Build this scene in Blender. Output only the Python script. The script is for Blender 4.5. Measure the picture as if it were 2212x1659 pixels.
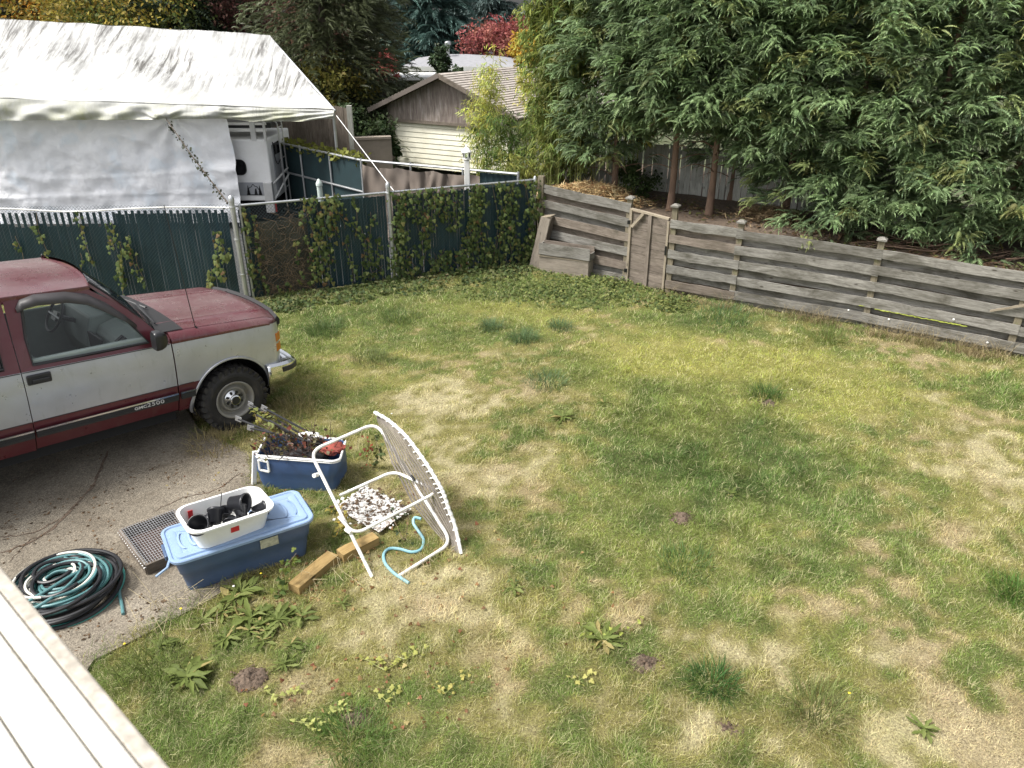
import bpy, math, random
import numpy as np
from mathutils import Matrix, Vector, Euler, noise as mnoise

for _o in list(bpy.data.objects):
    bpy.data.objects.remove(_o)
SC = bpy.context.scene
COL = SC.collection
rad = math.radians

# ------------------------------------------------------------------ camera, world, sun, exposure
H, PITCH, FL = 4.6, rad(26), 0.751
cam = bpy.data.cameras.new('camera')
cam.sensor_width = 36
cam.lens = FL * 36
cam.clip_start, cam.clip_end = 0.05, 600
cam.dof.use_dof = True
cam.dof.focus_distance = 9.5
cam.dof.aperture_fstop = 7.0
camo = bpy.data.objects.new('camera', cam)
camo.location = (0, 0, H)
camo.rotation_euler = (math.pi / 2 - PITCH, 0, 0)
COL.objects.link(camo)
SC.camera = camo

SUN_EL, SUN_AZ = rad(56), rad(-105)          # azimuth clockwise from +Y: beyond the truck, to the left
world = bpy.data.worlds.new('World')
SC.world = world
world.use_nodes = True
wn, wl = world.node_tree.nodes, world.node_tree.links
wn.clear()
sky = wn.new('ShaderNodeTexSky')
sky.sky_type = 'NISHITA'
sky.sun_disc = False
sky.sun_elevation = SUN_EL
sky.sun_rotation = SUN_AZ
sky.dust_density = 4.0
sky.air_density = 1.0
hs = wn.new('ShaderNodeHueSaturation')       # overcast: the blue is all but washed out
hs.inputs['Saturation'].default_value = 0.22
bg = wn.new('ShaderNodeBackground')
bg.inputs['Strength'].default_value = 0.14
wo = wn.new('ShaderNodeOutputWorld')
wl.new(sky.outputs[0], hs.inputs['Color'])
wl.new(hs.outputs[0], bg.inputs['Color'])
wl.new(bg.outputs[0], wo.inputs['Surface'])

sl = bpy.data.lights.new('sun', 'SUN')
sl.energy = 2.7
sl.angle = rad(15)
sl.color = (1.0, 0.965, 0.91)
so = bpy.data.objects.new('sun', sl)
so.rotation_euler = Vector((-math.sin(SUN_AZ) * math.cos(SUN_EL), -math.cos(SUN_AZ) * math.cos(SUN_EL), -math.sin(SUN_EL))).to_track_quat('-Z', 'Y').to_euler()
COL.objects.link(so)

SC.view_settings.view_transform = 'Standard'
SC.view_settings.look = 'None'
SC.view_settings.gamma = 1.0
SC.view_settings.use_curve_mapping = False
SC.view_settings.exposure = 0.9
SC.render.engine = 'CYCLES'
SC.cycles.use_denoising = True
SC.cycles.denoising_input_passes = 'RGB_ALBEDO_NORMAL'
SC.cycles.denoising_prefilter = 'ACCURATE'
SC.cycles.denoising_quality = 'HIGH'
SC.cycles.max_bounces = 6
SC.cycles.transparent_max_bounces = 12

# ------------------------------------------------------------------ measuring helpers (photo measured on a 2212 px wide print)
PW, PH = 2212.0, 1659.0
PF = FL * PW
CP, SP = math.cos(PITCH), math.sin(PITCH)
def ray(px, py):
    u = (px - PW / 2) / PF
    v = (py - PH / 2) / PF
    return (u, CP - v * SP, -SP - v * CP)
def at(px, py, z=0.0):
    d = ray(px, py); t = (z - H) / d[2]
    return Vector((d[0] * t, d[1] * t, z))
def aty(px, py, y):
    d = ray(px, py); t = y / d[1]
    return Vector((d[0] * t, y, H + d[2] * t))
def onp(px, py, p0, p1):
    """where the sight line meets the vertical plane through p0, p1"""
    r = ray(px, py); dx, dy = p1[0] - p0[0], p1[1] - p0[1]
    t = (-dy * p0[0] + dx * p0[1]) / (-dy * r[0] + dx * r[1])
    return Vector((r[0] * t, r[1] * t, H + r[2] * t))
def lerp(a, b, t): return a + (b - a) * t
def sm(e0, e1, x):
    t = np.clip((x - e0) / (e1 - e0), 0, 1); return t * t * (3 - 2 * t)
rng = np.random.default_rng(7)
R = random.Random(11)

_perm = rng.random((64, 64))
def vn(x, y, s=1.0):
    x = np.asarray(x, float) * s + 1000; y = np.asarray(y, float) * s + 1000
    xi, yi = np.floor(x).astype(int), np.floor(y).astype(int)
    fx, fy = x - xi, y - yi
    fx = fx * fx * (3 - 2 * fx); fy = fy * fy * (3 - 2 * fy)
    p = lambda a, b: _perm[a & 63, b & 63]
    return (p(xi, yi) * (1 - fx) + p(xi + 1, yi) * fx) * (1 - fy) + (p(xi, yi + 1) * (1 - fx) + p(xi + 1, yi + 1) * fx) * fy
def fbm(x, y, s=1.0, o=3):
    r, a, t = 0, 1, 0
    for i in range(o):
        r = r + a * vn(np.asarray(x) + 17.3 * i, np.asarray(y) - 9.1 * i, s * 2 ** i); t += a; a *= .5
    return r / t

# ------------------------------------------------------------------ object helpers
WM = {}
def tag(o, label=None, cat=None, group=None, kind=None):
    if label: o['label'] = label
    if cat: o['category'] = cat
    if group: o['group'] = group
    if kind: o['kind'] = kind
    return o
def thing(name, label, cat, loc=(0, 0, 0), rz=0.0, group=None, mw=None):
    o = bpy.data.objects.new(name, None)
    o.empty_display_size = .2
    m = mw if mw is not None else Matrix.Translation(Vector(loc)) @ Matrix.Rotation(rz, 4, 'Z')
    o.matrix_world = m
    COL.objects.link(o)
    WM[o.name] = m
    return tag(o, label, cat, group)
def link(name, me, parent=None, mw=None, world=False):
    """mw: the object's matrix in world space; its parent must be known to WM"""
    o = bpy.data.objects.new(name, me)
    COL.objects.link(o)
    m = mw if mw is not None else (WM[parent.name].copy() if parent and not world else Matrix.Identity(4))
    if parent:
        o.parent = parent
        o.matrix_basis = WM[parent.name].inverted() @ m
    else:
        o.matrix_basis = m
    WM[o.name] = m
    return o
def dup(root, mw, label=None, group=None, cat=None):
    """copy of a thing with its parts and sub-parts"""
    r = root.copy(); COL.objects.link(r); r.matrix_basis = mw; WM[r.name] = mw
    if label: r['label'] = label
    if group: r['group'] = group
    def rec(src, dst):
        for ch in src.children:
            c = ch.copy(); COL.objects.link(c); c.parent = dst
            WM[c.name] = WM[dst.name] @ ch.matrix_basis
            rec(ch, c)
    rec(root, r)
    return r
def setmats(me, mats):
    for m in (mats if isinstance(mats, (list, tuple)) else [mats]): me.materials.append(m)
def npmesh(name, V, F, mats, cols=None, smooth=False):
    """V (n,3); F (m,k) all faces with k corners"""
    me = bpy.data.meshes.new(name)
    V = np.asarray(V, np.float32); F = np.asarray(F, np.int32)
    n, (m, k) = len(V), F.shape
    me.vertices.add(n); me.vertices.foreach_set('co', V.ravel())
    me.loops.add(m * k); me.loops.foreach_set('vertex_index', F.ravel())
    me.polygons.add(m); me.polygons.foreach_set('loop_start', np.arange(0, m * k, k, dtype=np.int32))
    me.polygons.foreach_set('loop_total', np.full(m, k, np.int32))
    if smooth: me.polygons.foreach_set('use_smooth', np.ones(m, bool))
    me.update(calc_edges=True)
    if cols is not None:
        a = me.color_attributes.new('col', 'FLOAT_COLOR', 'POINT')
        c = np.ones((n, 4), np.float32); c[:, :3] = cols
        a.data.foreach_set('color', c.ravel())
    setmats(me, mats)
    return me
class MB:
    def __init__(s): s.v, s.f, s.m = [], [], []
    def add(s, vs, fs, mi=0):
        o = len(s.v); s.v += [tuple(v) for v in vs]; s.f += [tuple(i + o for i in f) for f in fs]; s.m += [mi] * len(fs)
        return s
    def box(s, c, d, M=None, mi=0, taper=1.0):
        x, y, z = d[0] / 2, d[1] / 2, d[2] / 2
        vs = [(sx * x * (1 if sz < 0 else taper), sy * y * (1 if sz < 0 else taper), sz * z) for sz in (-1, 1) for sx, sy in ((-1, -1), (1, -1), (1, 1), (-1, 1))]
        c = Vector(c)
        vs = [((M @ Vector(v)) if M else Vector(v)) + c for v in vs]
        return s.add(vs, [(3, 2, 1, 0), (4, 5, 6, 7), (0, 1, 5, 4), (1, 2, 6, 5), (2, 3, 7, 6), (3, 0, 4, 7)], mi)
    def beam(s, a, b, w, h, mi=0, up=(0, 0, 1)):
        a, b = Vector(a), Vector(b); x = (b - a).normalized(); u = Vector(up)
        y = u.cross(x)
        if y.length < 1e-3: y = Vector((0, 1, 0)).cross(x)
        y.normalize(); z = x.cross(y)
        M = Matrix((x, y, z)).transposed()
        return s.box((a + b) / 2, ((b - a).length, w, h), M, mi)
    def tube(s, pts, r, n=8, closed=False, mi=0, caps=True):
        pts = [Vector(p) for p in pts]; k = len(pts); rs = r if isinstance(r, (list, tuple)) else [r] * k
        ring, prev = [], None
        for i, p in enumerate(pts):
            t = (pts[(i + 1) % k] - pts[i - 1]) if closed else (pts[min(i + 1, k - 1)] - pts[max(i - 1, 0)])
            t = t.normalized() if t.length > 1e-9 else Vector((0, 0, 1))
            if prev is None:
                prev = t.orthogonal().normalized()
            prev = prev - t * prev.dot(t)
            prev = prev.normalized() if prev.length > 1e-6 else t.orthogonal().normalized()
            w = t.cross(prev)
            ring.append([p + (prev * math.cos(2 * math.pi * j / n) + w * math.sin(2 * math.pi * j / n)) * rs[i] for j in range(n)])
        vs = [v for q in ring for v in q]; fs = []
        for i in range(k if closed else k - 1):
            i2 = (i + 1) % k
            for j in range(n):
                j2 = (j + 1) % n
                fs.append((i * n + j, i * n + j2, i2 * n + j2, i2 * n + j))
        if caps and not closed:
            fs += [tuple(reversed(range(n))), tuple(range((k - 1) * n, k * n))]
        return s.add(vs, fs, mi)
    def grid(s, P, mi=0, flip=False, mf=None, skip=1e-5):
        nu, nv = len(P), len(P[0]); o = len(s.v)
        s.v += [tuple(p) for r_ in P for p in r_]
        for i in range(nu - 1):
            for j in range(nv - 1):
                q = (o + i * nv + j, o + (i + 1) * nv + j, o + (i + 1) * nv + j + 1, o + i * nv + j + 1)
                if skip:
                    a, b, c, d = (Vector(s.v[t]) for t in q)
                    if (c - a).cross(d - b).length < skip: continue
                s.f.append(tuple(reversed(q)) if flip else q); s.m.append(mf(i, j) if mf else mi)
        return s
    def lathe(s, prof, n=24, M=None, mi=0, closed=False):
        """prof: (r, z) pairs, turned about local z"""
        o = len(s.v); k = len(prof)
        for r_, z in prof:
            for j in range(n):
                a = 2 * math.pi * j / n
                v = Vector((r_ * math.cos(a), r_ * math.sin(a), z)); s.v.append(tuple(M @ v if M else v))
        for i in range(k - 1 if not closed else k):
            for j in range(n):
                j2, i2 = (j + 1) % n, (i + 1) % k
                s.f.append((o + i * n + j, o + i * n + j2, o + i2 * n + j2, o + i2 * n + j)); s.m.append(mi)
        return s
    def poly(s, pts, mi=0): return s.add(pts, [tuple(range(len(pts)))], mi)
    def prism(s, poly, ext, mi=0):
        """poly: 3d points; ext: vector"""
        n = len(poly); e = Vector(ext); a = [Vector(p) for p in poly]
        return s.add(a + [p + e for p in a], [tuple(reversed(range(n))), tuple(range(n, 2 * n))] + [(i, (i + 1) % n, n + (i + 1) % n, n + i) for i in range(n)], mi)
    def mesh(s, name, mats, M=None, smooth=False):
        me = bpy.data.meshes.new(name)
        vs = [M @ Vector(v) for v in s.v] if M else s.v
        me.from_pydata([tuple(v) for v in vs], [], s.f); setmats(me, mats)
        if any(s.m): me.polygons.foreach_set('material_index', s.m)
        if smooth: me.polygons.foreach_set('use_smooth', [True] * len(s.f))
        me.update(); return me
    def build(s, name, mats, parent=None, local=False, smooth=False, bevel=0, seg=2, angle=35, solid=0, sub=0):
        """vertices are world points unless local (then they are in the parent's space)"""
        M = WM[parent.name].inverted() if parent and not local else None
        o = link(name, s.mesh(name, mats, M, smooth), parent)
        if solid:
            md = o.modifiers.new('solid', 'SOLIDIFY'); md.thickness = solid; md.offset = -1
        if bevel:
            md = o.modifiers.new('bevel', 'BEVEL'); md.width = bevel; md.segments = seg; md.limit_method = 'ANGLE'; md.angle_limit = rad(angle)
        if sub:
            md = o.modifiers.new('sub', 'SUBSURF'); md.levels = md.render_levels = sub
        if smooth and not sub and not bevel:
            try:
                o.data.set_sharp_from_angle(angle=rad(40))
            except Exception: pass
        return o
def scatter(T, F, P, X, N, S, tint=None):
    """copies of a template (T verts, F tris) at P with local x along X, local z near N, scale S -> V, F"""
    T = np.asarray(T, float); F = np.asarray(F, int); P = np.asarray(P, float)
    X = X / (np.linalg.norm(X, axis=1, keepdims=True) + 1e-9)
    Y = np.cross(N, X); Y /= (np.linalg.norm(Y, axis=1, keepdims=True) + 1e-9)
    Z = np.cross(X, Y)
    S = np.asarray(S, float)
    if S.ndim == 1: S = np.stack([S, S, S], 1)
    n, k = len(P), len(T)
    V = (P[:, None, :] + T[None, :, 0, None] * (X * S[:, :1])[:, None, :] + T[None, :, 1, None] * (Y * S[:, 1:2])[:, None, :] + T[None, :, 2, None] * (Z * S[:, 2:])[:, None, :]).reshape(-1, 3)
    FF = (F[None] + (np.arange(n) * k)[:, None, None]).reshape(-1, F.shape[1])
    return V, FF
def runit(n, g=None):
    g = g or rng
    v = g.normal(size=(n, 3)); return v / np.linalg.norm(v, axis=1, keepdims=True)
def join(parts):
    Vs, Fs, Cs, o = [], [], [], 0
    for V, F, C in parts:
        Vs.append(V); Fs.append(F + o); Cs.append(C); o += len(V)
    return np.concatenate(Vs), np.concatenate(Fs), np.concatenate(Cs)

# ------------------------------------------------------------------ materials
def newmat(name):
    m = bpy.data.materials.new(name); m.use_nodes = True
    nt = m.node_tree; nt.nodes.clear()
    out = nt.nodes.new('ShaderNodeOutputMaterial'); b = nt.nodes.new('ShaderNodeBsdfPrincipled')
    nt.links.new(b.outputs[0], out.inputs[0])
    return m, nt, b, out
class NT:
    def __init__(s, nt): s.nt = nt
    def n(s, t, **kw):
        x = s.nt.nodes.new(t)
        for k, v in kw.items(): setattr(x, k, v)
        return x
    def l(s, a, b): s.nt.links.new(a, b)
    def coords(s, kind='Object', scale=(1, 1, 1), rnd=False, rot=(0, 0, 0)):
        tc = s.n('ShaderNodeTexCoord'); mp = s.n('ShaderNodeMapping'); mp.inputs['Scale'].default_value = scale; mp.inputs['Rotation'].default_value = rot
        s.l(tc.outputs[kind], mp.inputs['Vector'])
        if rnd:
            oi = s.n('ShaderNodeObjectInfo'); ma = s.n('ShaderNodeVectorMath', operation='SCALE'); ma.inputs[0].default_value = (37, 91, 53)
            s.l(oi.outputs['Random'], ma.inputs['Scale']); s.l(ma.outputs[0], mp.inputs['Location'])
        return mp.outputs[0]
    def noise(s, vec, scale, detail=4, rough=.55, dist=0):
        x = s.n('ShaderNodeTexNoise'); x.inputs['Scale'].default_value = scale; x.inputs['Detail'].default_value = detail
        x.inputs['Roughness'].default_value = rough; x.inputs['Distortion'].default_value = dist
        if vec is not None: s.l(vec, x.inputs['Vector'])
        return x.outputs['Fac']
    def ramp(s, fac, stops, interp='LINEAR'):
        x = s.n('ShaderNodeValToRGB'); cr = x.color_ramp; cr.interpolation = interp
        while len(cr.elements) < len(stops): cr.elements.new(.5)
        for e, (p, c) in zip(cr.elements, stops):
            e.position = p; e.color = (c, c, c, 1) if isinstance(c, (int, float)) else (*c, 1)
        s.l(fac, x.inputs[0]); return x.outputs[0]
    def mix(s, fac, a, b, mode='MIX'):
        x = s.n('ShaderNodeMix', data_type='RGBA', blend_type=mode)
        for i, v in ((0, fac), (6, a), (7, b)):
            if hasattr(v, 'node'): s.l(v, x.inputs[i])
            elif i == 0: x.inputs[0].default_value = v
            else: x.inputs[i].default_value = (*v, 1)
        return x.outputs[2]
    def math(s, op, a, b=0.0):
        x = s.n('ShaderNodeMath', operation=op)
        for i, v in enumerate((a, b)):
            if hasattr(v, 'node'): s.l(v, x.inputs[i])
            else: x.inputs[i].default_value = v
        return x.outputs[0]
    def bump(s, h, strength, dist, b):
        x = s.n('ShaderNodeBump'); x.inputs['Strength'].default_value = strength; x.inputs['Distance'].default_value = dist
        s.l(h, x.inputs['Height']); s.l(x.outputs[0], b.inputs['Normal'])
def mk(name, col, rough=.6, metal=0.0, var=.12, vs=4.0, bump=0.0, bs=60.0, dirt=0.0, dcol=(.12, .1, .07), ds=2.0, spec=.5, rnd=False, kind='Object', coat=0.0, stretch=(1, 1, 1)):
    m, nt, b, out = newmat(name); k = NT(nt)
    vec = k.coords(kind, stretch, rnd)
    f = k.noise(vec, vs, 5, .6)
    f2 = k.ramp(f, [(.3, 0.0), (.7, 1.0)])
    lo = tuple(c * (1 - var) for c in col); hi = tuple(min(1, c * (1 + var)) for c in col)
    c = k.mix(f2, lo, hi)
    if dirt:
        d = k.ramp(k.noise(vec, ds, 7, .68, .4), [(.48, 0.0), (.72, dirt)])
        c = k.mix(d, c, dcol)
    k.l(c, b.inputs['Base Color'])
    b.inputs['Roughness'].default_value = rough; b.inputs['Metallic'].default_value = metal
    b.inputs['Specular IOR Level'].default_value = spec; b.inputs['Coat Weight'].default_value = coat
    if bump: k.bump(k.noise(vec, bs, 4, .6), bump, .01, b)
    return m
def mk_wood(name, lo, hi, stain=(.05, .045, .03), sf=.5, moss=0.0, grain=26.0, rough=.85):
    """board with its length along local x"""
    m, nt, b, out = newmat(name); k = NT(nt)
    v = k.coords('Object', (1.0, 14.0, 14.0), True)
    g = k.noise(v, grain * .12, 8, .7, 1.2)
    v2 = k.coords('Object', (1.2, 2.5, 2.5), True)
    big = k.noise(v2, 1.6, 5, .65, .6)
    c = k.ramp(g, [(.28, lo), (.5, lerp(np.array(lo), np.array(hi), .55).tolist()), (.72, hi)])
    oi = k.n('ShaderNodeObjectInfo')
    c = k.mix(k.math('MULTIPLY', oi.outputs['Random'], .35), c, tuple(x * .6 for x in lo))
    st = k.ramp(big, [(.45, 0.0), (.7, sf)])
    c = k.mix(st, c, stain)
    vo = k.n('ShaderNodeTexVoronoi'); vo.inputs['Scale'].default_value = 1.0
    k.l(k.coords('Object', (2.2, 6.0, 6.0), True), vo.inputs['Vector'])
    c = k.mix(k.ramp(vo.outputs['Distance'], [(.045, .85), (.1, 0.0)]), c, (.035, .028, .02))
    if moss:
        c = k.mix(k.ramp(k.noise(k.coords('Object', (1, 1, 1), True), 3.0, 6, .7), [(.55, 0.0), (.7, moss)]), c, (.16, .2, .05))
    k.l(c, b.inputs['Base Color']); b.inputs['Roughness'].default_value = rough; b.inputs['Specular IOR Level'].default_value = .25
    k.bump(g, .5, .006, b)
    return m
def mk_leaf(name, trans=.3, rough=.5, spec=.35):
    m, nt, b, out = newmat(name); k = NT(nt)
    a = k.n('ShaderNodeAttribute', attribute_name='col')
    k.l(a.outputs['Color'], b.inputs['Base Color']); b.inputs['Roughness'].default_value = rough; b.inputs['Specular IOR Level'].default_value = spec
    if trans:
        t = k.n('ShaderNodeBsdfTranslucent'); k.l(a.outputs['Color'], t.inputs[0])
        mx = k.n('ShaderNodeMixShader'); mx.inputs[0].default_value = trans
        k.l(b.outputs[0], mx.inputs[1]); k.l(t.outputs[0], mx.inputs[2]); k.l(mx.outputs[0], out.inputs[0])
    return m
def mk_glass(name, tint=(.8, .85, .83), refl=.08):
    m, nt, b, out = newmat(name); k = NT(nt)
    t = k.n('ShaderNodeBsdfTransparent'); t.inputs[0].default_value = (*tint, 1)
    g = k.n('ShaderNodeBsdfGlossy'); g.inputs['Roughness'].default_value = .02
    fr = k.n('ShaderNodeFresnel'); fr.inputs[0].default_value = 1.45
    mx = k.n('ShaderNodeMixShader'); k.l(fr.outputs[0], mx.inputs[0]); k.l(t.outputs[0], mx.inputs[1]); k.l(g.outputs[0], mx.inputs[2]); k.l(mx.outputs[0], out.inputs[0])
    return m

M_leaf = mk_leaf('leaf_surface', .3, .6, .18); M_grass = mk_leaf('grass_blade', .35, .55, .25); M_cedar = mk_leaf('cedar_frond', .25, .55, .3)
M_bark = mk('bark', (.17, .11, .075), .9, var=.35, vs=9, bump=.6, bs=30, stretch=(1, 1, .3))
M_bark2 = mk('dark_bark', (.07, .055, .042), .9, var=.35, vs=6, bump=.6, bs=20, stretch=(1, 1, .3))
M_cane = mk('cane', (.25, .27, .09), .45, var=.3, vs=5)
M_twig = mk('dry_twig', (.2, .14, .085), .85, var=.3)
M_wood = mk_wood('weathered_board', (.075, .068, .057), (.37, .355, .32), sf=.8)
M_wood2 = mk_wood('brown_board', (.078, .060, .048), (.30, .255, .21), sf=.6)
M_woodg = mk_wood('grey_fence_board', (.30, .30, .265), (.70, .70, .63), sf=.3)
M_woodp = mk_wood('post_timber', (.11, .092, .062), (.27, .235, .17), sf=.5, moss=.35)
M_woodl = mk_wood('pale_lath', (.22, .18, .13), (.45, .39, .30), sf=.3)
M_timber = mk_wood('yellow_timber', (.22, .14, .05), (.45, .32, .14), sf=.35)
M_galv = mk('galvanised_steel', (.48, .49, .50), .42, .75, var=.15, bump=.05)
M_white = mk('white_paint', (.78, .77, .74), .45, var=.05, dirt=.35, dcol=(.3, .26, .2), ds=5)
M_black = mk('black_plastic', (.018, .018, .02), .38, var=.25)
M_rubber = mk('tyre_rubber', (.017, .016, .016), .75, var=.25, bump=.2, dirt=.4, dcol=(.1, .085, .065), ds=6)
M_matte = mk('matte_black', (.012, .012, .013), .75)
M_dark = mk('dark_void', (.012, .012, .013), .9)
M_chrome = mk('chrome', (.68, .69, .70), .16, 1.0, var=.06)
M_white_s = mk('white_plastic', (.82, .82, .80), .4, var=.04, dirt=.25, dcol=(.4, .38, .33), ds=4)
M_soil = mk('bare_soil', (.115, .082, .058), .95, var=.6, vs=38, bump=1.0, bs=90)

def piece(name, a, b, w, t, mat, parent, up=(0, 0, 1), warp=.004, n=4, roll=0.0):
    """a board from a to b (centre line), width w along up, thickness t, with an uneven line; one object, local x along it"""
    a, b, u = Vector(a), Vector(b), Vector(up)
    x = (b - a).normalized(); y = u.cross(x).normalized(); z = x.cross(y)
    M = Matrix.Translation((a + b) / 2) @ Matrix((x, y, z)).transposed().to_4x4() @ Matrix.Rotation(roll, 4, 'X')
    L = (b - a).length; mb = MB(); P = []
    for i in range(n + 1):
        s = -L / 2 + L * i / n
        o1, o2, oy = R.uniform(-warp, warp), R.uniform(-warp, warp), R.uniform(-warp, warp)
        P.append([(s, -t / 2 + oy, -w / 2 + o1), (s, -t / 2 + oy, w / 2 + o2), (s, t / 2 + oy, w / 2 + o2), (s, t / 2 + oy, -w / 2 + o1), (s, -t / 2 + oy, -w / 2 + o1)])
    mb.grid(P, skip=0)
    mb.poly([P[0][i] for i in (0, 3, 2, 1)]); mb.poly([P[-1][i] for i in (0, 1, 2, 3)])
    return link(name, mb.mesh(name, mat), parent, M)
def curve(pts, n=8):
    """Catmull-Rom through pts"""
    p = [Vector(q) for q in pts]; p = [p[0] * 2 - p[1]] + p + [p[-1] * 2 - p[-2]]; out = []
    for i in range(1, len(p) - 2):
        for j in range(n):
            t = j / n; a, b, c, d = p[i - 1], p[i], p[i + 1], p[i + 2]
            out.append(.5 * ((2 * b) + (c - a) * t + (2 * a - 5 * b + 4 * c - d) * t * t + (3 * b - a - 3 * c + d) * t ** 3))
    return out + [p[-2]]
def rounded(pts, r, n=5, closed=False):
    """polyline with rounded corners"""
    p = [Vector(q) for q in pts]; out = []; k = len(p)
    for i in range(k):
        if not closed and i in (0, k - 1): out.append(p[i]); continue
        a, b, c = p[i - 1], p[i], p[(i + 1) % k]
        d1, d2 = (a - b), (c - b); q = min(r, d1.length * .45, d2.length * .45)
        s, e = b + d1.normalized() * q, b + d2.normalized() * q
        for j in range(n + 1):
            t = j / n; out.append(s * (1 - t) ** 2 + b * 2 * t * (1 - t) + e * t * t)
    return out
# ------------------------------------------------------------------ ground
# fence lines on the ground (metres)
F0, F1, F2, F3 = Vector((-13.0, 12.45, 0)), Vector((-4.64, 12.76, 0)), Vector((-2.2, 13.82, 0)), Vector((.44, 14.95, 0))
WP = [Vector(p) for p in ((.62, 15.02, 0), (2.12, 13.82, 0), (2.81, 13.19, 0), (3.80, 12.60, 0), (5.66, 11.53, 0), (7.30, 10.38, 0), (9.4, 9.0, 0))]
BLOB = []   # (x, y, rx, ry, channel, weight): where the lawn is green / straw / bright
def gb(px, py, rx, ry, ch, w):
    c = at(px, py); ex = at(px + rx, py); ey = at(px, py - ry)
    BLOB.append((c.x, c.y, abs(ex.x - c.x), abs(ey.y - c.y), ch, w))
for a in ((1500, 930, 260, 110, 0, .9), (1650, 1050, 200, 90, 0, .75), (1430, 1010, 130, 80, 0, .6), (1250, 1180, 160, 70, 0, .5), (1480, 1230, 120, 50, 0, .5),
          (700, 740, 160, 60, 0, .6), (1180, 640, 260, 45, 0, .8), (1550, 690, 170, 26, 0, .9), (2080, 850, 170, 40, 0, .7), (1820, 745, 120, 22, 0, .6), (820, 690, 200, 50, 0, .55),
          (1580, 1330, 90, 40, 0, .5), (1540, 1480, 55, 42, 0, .9), (2190, 1290, 70, 50, 0, .8), (430, 1590, 180, 70, 0, .7), (1450, 1130, 120, 60, 0, .6), (300, 1440, 90, 40, 0, .6), (1000, 1640, 120, 60, 0, .5), (650, 1560, 120, 60, 0, .3),
          (1850, 1010, 80, 40, 0, .5), (1960, 1240, 90, 40, 0, .5), (1330, 820, 110, 40, 0, .5), (760, 1620, 130, 60, 0, .4),
          (1000, 1010, 190, 130, 1, .45), (1050, 1290, 160, 70, 1, .5), (2010, 860, 70, 20, 1, 1.3), (2130, 990, 120, 80, 1, .9), (1800, 1440, 260, 80, 1, .6), (1880, 1600, 360, 70, 1, .75), (700, 1350, 110, 50, 1, .8), (930, 1270, 120, 60, 1, .7), (1350, 1560, 160, 60, 1, .5),
          (1150, 1050, 130, 60, 1, .4), (2100, 1150, 130, 60, 1, .6), (1700, 1330, 120, 40, 1, .4), (850, 1250, 90, 60, 1, .6), (1280, 1330, 120, 40, 1, .4), (2050, 1600, 200, 60, 1, .5), (640, 1480, 80, 30, 1, .5), (900, 1420, 130, 50, 1, .4), (1050, 1560, 110, 60, 1, .35), (1020, 850, 120, 40, 1, .3), (840, 860, 90, 40, 1, .3),
          (1620, 790, 230, 50, 2, .9), (1380, 770, 160, 50, 2, .6), (1150, 680, 200, 30, 2, .5), (1850, 850, 180, 40, 2, .5), (1750, 900, 120, 40, 2, .5), (800, 800, 150, 50, 2, .3), (1500, 1180, 300, 100, 2, .25)):
    gb(*a)
def lawn_mix(x, y):
    ch = [np.zeros_like(x), np.zeros_like(x), np.zeros_like(x)]
    for bx, by, rx, ry, c, w in BLOB:
        ch[c] += w * np.exp(-(((x - bx) / rx) ** 2 + ((y - by) / ry) ** 2))
    n1 = fbm(x, y, .9, 4) - .5; n2 = fbm(x + 40, y + 9, 3.1, 3) - .5; n3 = fbm(x - 20, y + 70, 1.6, 3) - .5
    n4 = fbm(x + 13, y - 57, 7.5, 2) - .5
    g = ch[0] * .9 - ch[1] * .75 + n1 * 1.0 + n2 * 1.2 + n4 * 1.5 - .12
    return g, ch[2] + n3 * .8, ch[1]
C_DK, C_GR, C_OL, C_YG, C_ST, C_PK = (np.array(c) for c in ((.085, .145, .036), (.165, .235, .055), (.33, .31, .095), (.46, .46, .115), (.74, .66, .39), (.62, .48, .30)))
def lawn_col(x, y):
    g, yb, st = lawn_mix(x, y)
    t = np.clip(g, -1.2, 1.4)[:, None]
    c = np.where(t < -.35, lerp(C_OL, C_ST, sm(-.3, -.95, t)), np.where(t < .25, lerp(C_OL, C_GR, sm(-.35, .25, t)), lerp(C_GR, C_DK, sm(.35, 1.2, t) * .8)))
    c = lerp(c, C_YG, np.clip(yb, 0, .8)[:, None])
    pk = sm(.55, .75, fbm(x + 5, y - 31, 1.2, 3))[:, None] * (t < -.2)
    return lerp(c, C_PK, pk * .55), g

# driveway outline (concrete) from the photograph
DRV = [at(*p) for p in ((205, 1432), (300, 1385), (420, 1320), (560, 1240), (610, 1150), (560, 1030), (545, 985), (470, 950), (430, 930))] + [Vector((-4.6, 9.3, 0)), Vector((-6.2, 8.6, 0)), Vector((-14, 3.0, 0)), Vector((-9, -2, 0)), Vector((-3.3, 2.2, 0))]
DRV[0] = at(205, 1432)
def inside(poly, x, y):
    r = np.zeros(len(x), bool); n = len(poly)
    for i in range(n):
        a, b = poly[i], poly[(i + 1) % n]
        c = ((a[1] > y) != (b[1] > y)) & (x < (b[0] - a[0]) * (y - a[1]) / (b[1] - a[1] + 1e-12) + a[0])
        r ^= c
    return r
LAWN = [Vector(p) for p in ((-13, 2.5), (-9, -6), (13, -6), (13, 6.5))] + [WP[6].xy, WP[5].xy, WP[4].xy, WP[3].xy, WP[2].xy, WP[1].xy, WP[0].xy, F3.xy, F2.xy, F1.xy, F0.xy]
def lawn_h(x, y):
    return .05 * (fbm(x, y, .8, 3) - .5) + .02 * (fbm(x, y, 4, 2) - .5) + .012

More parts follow.
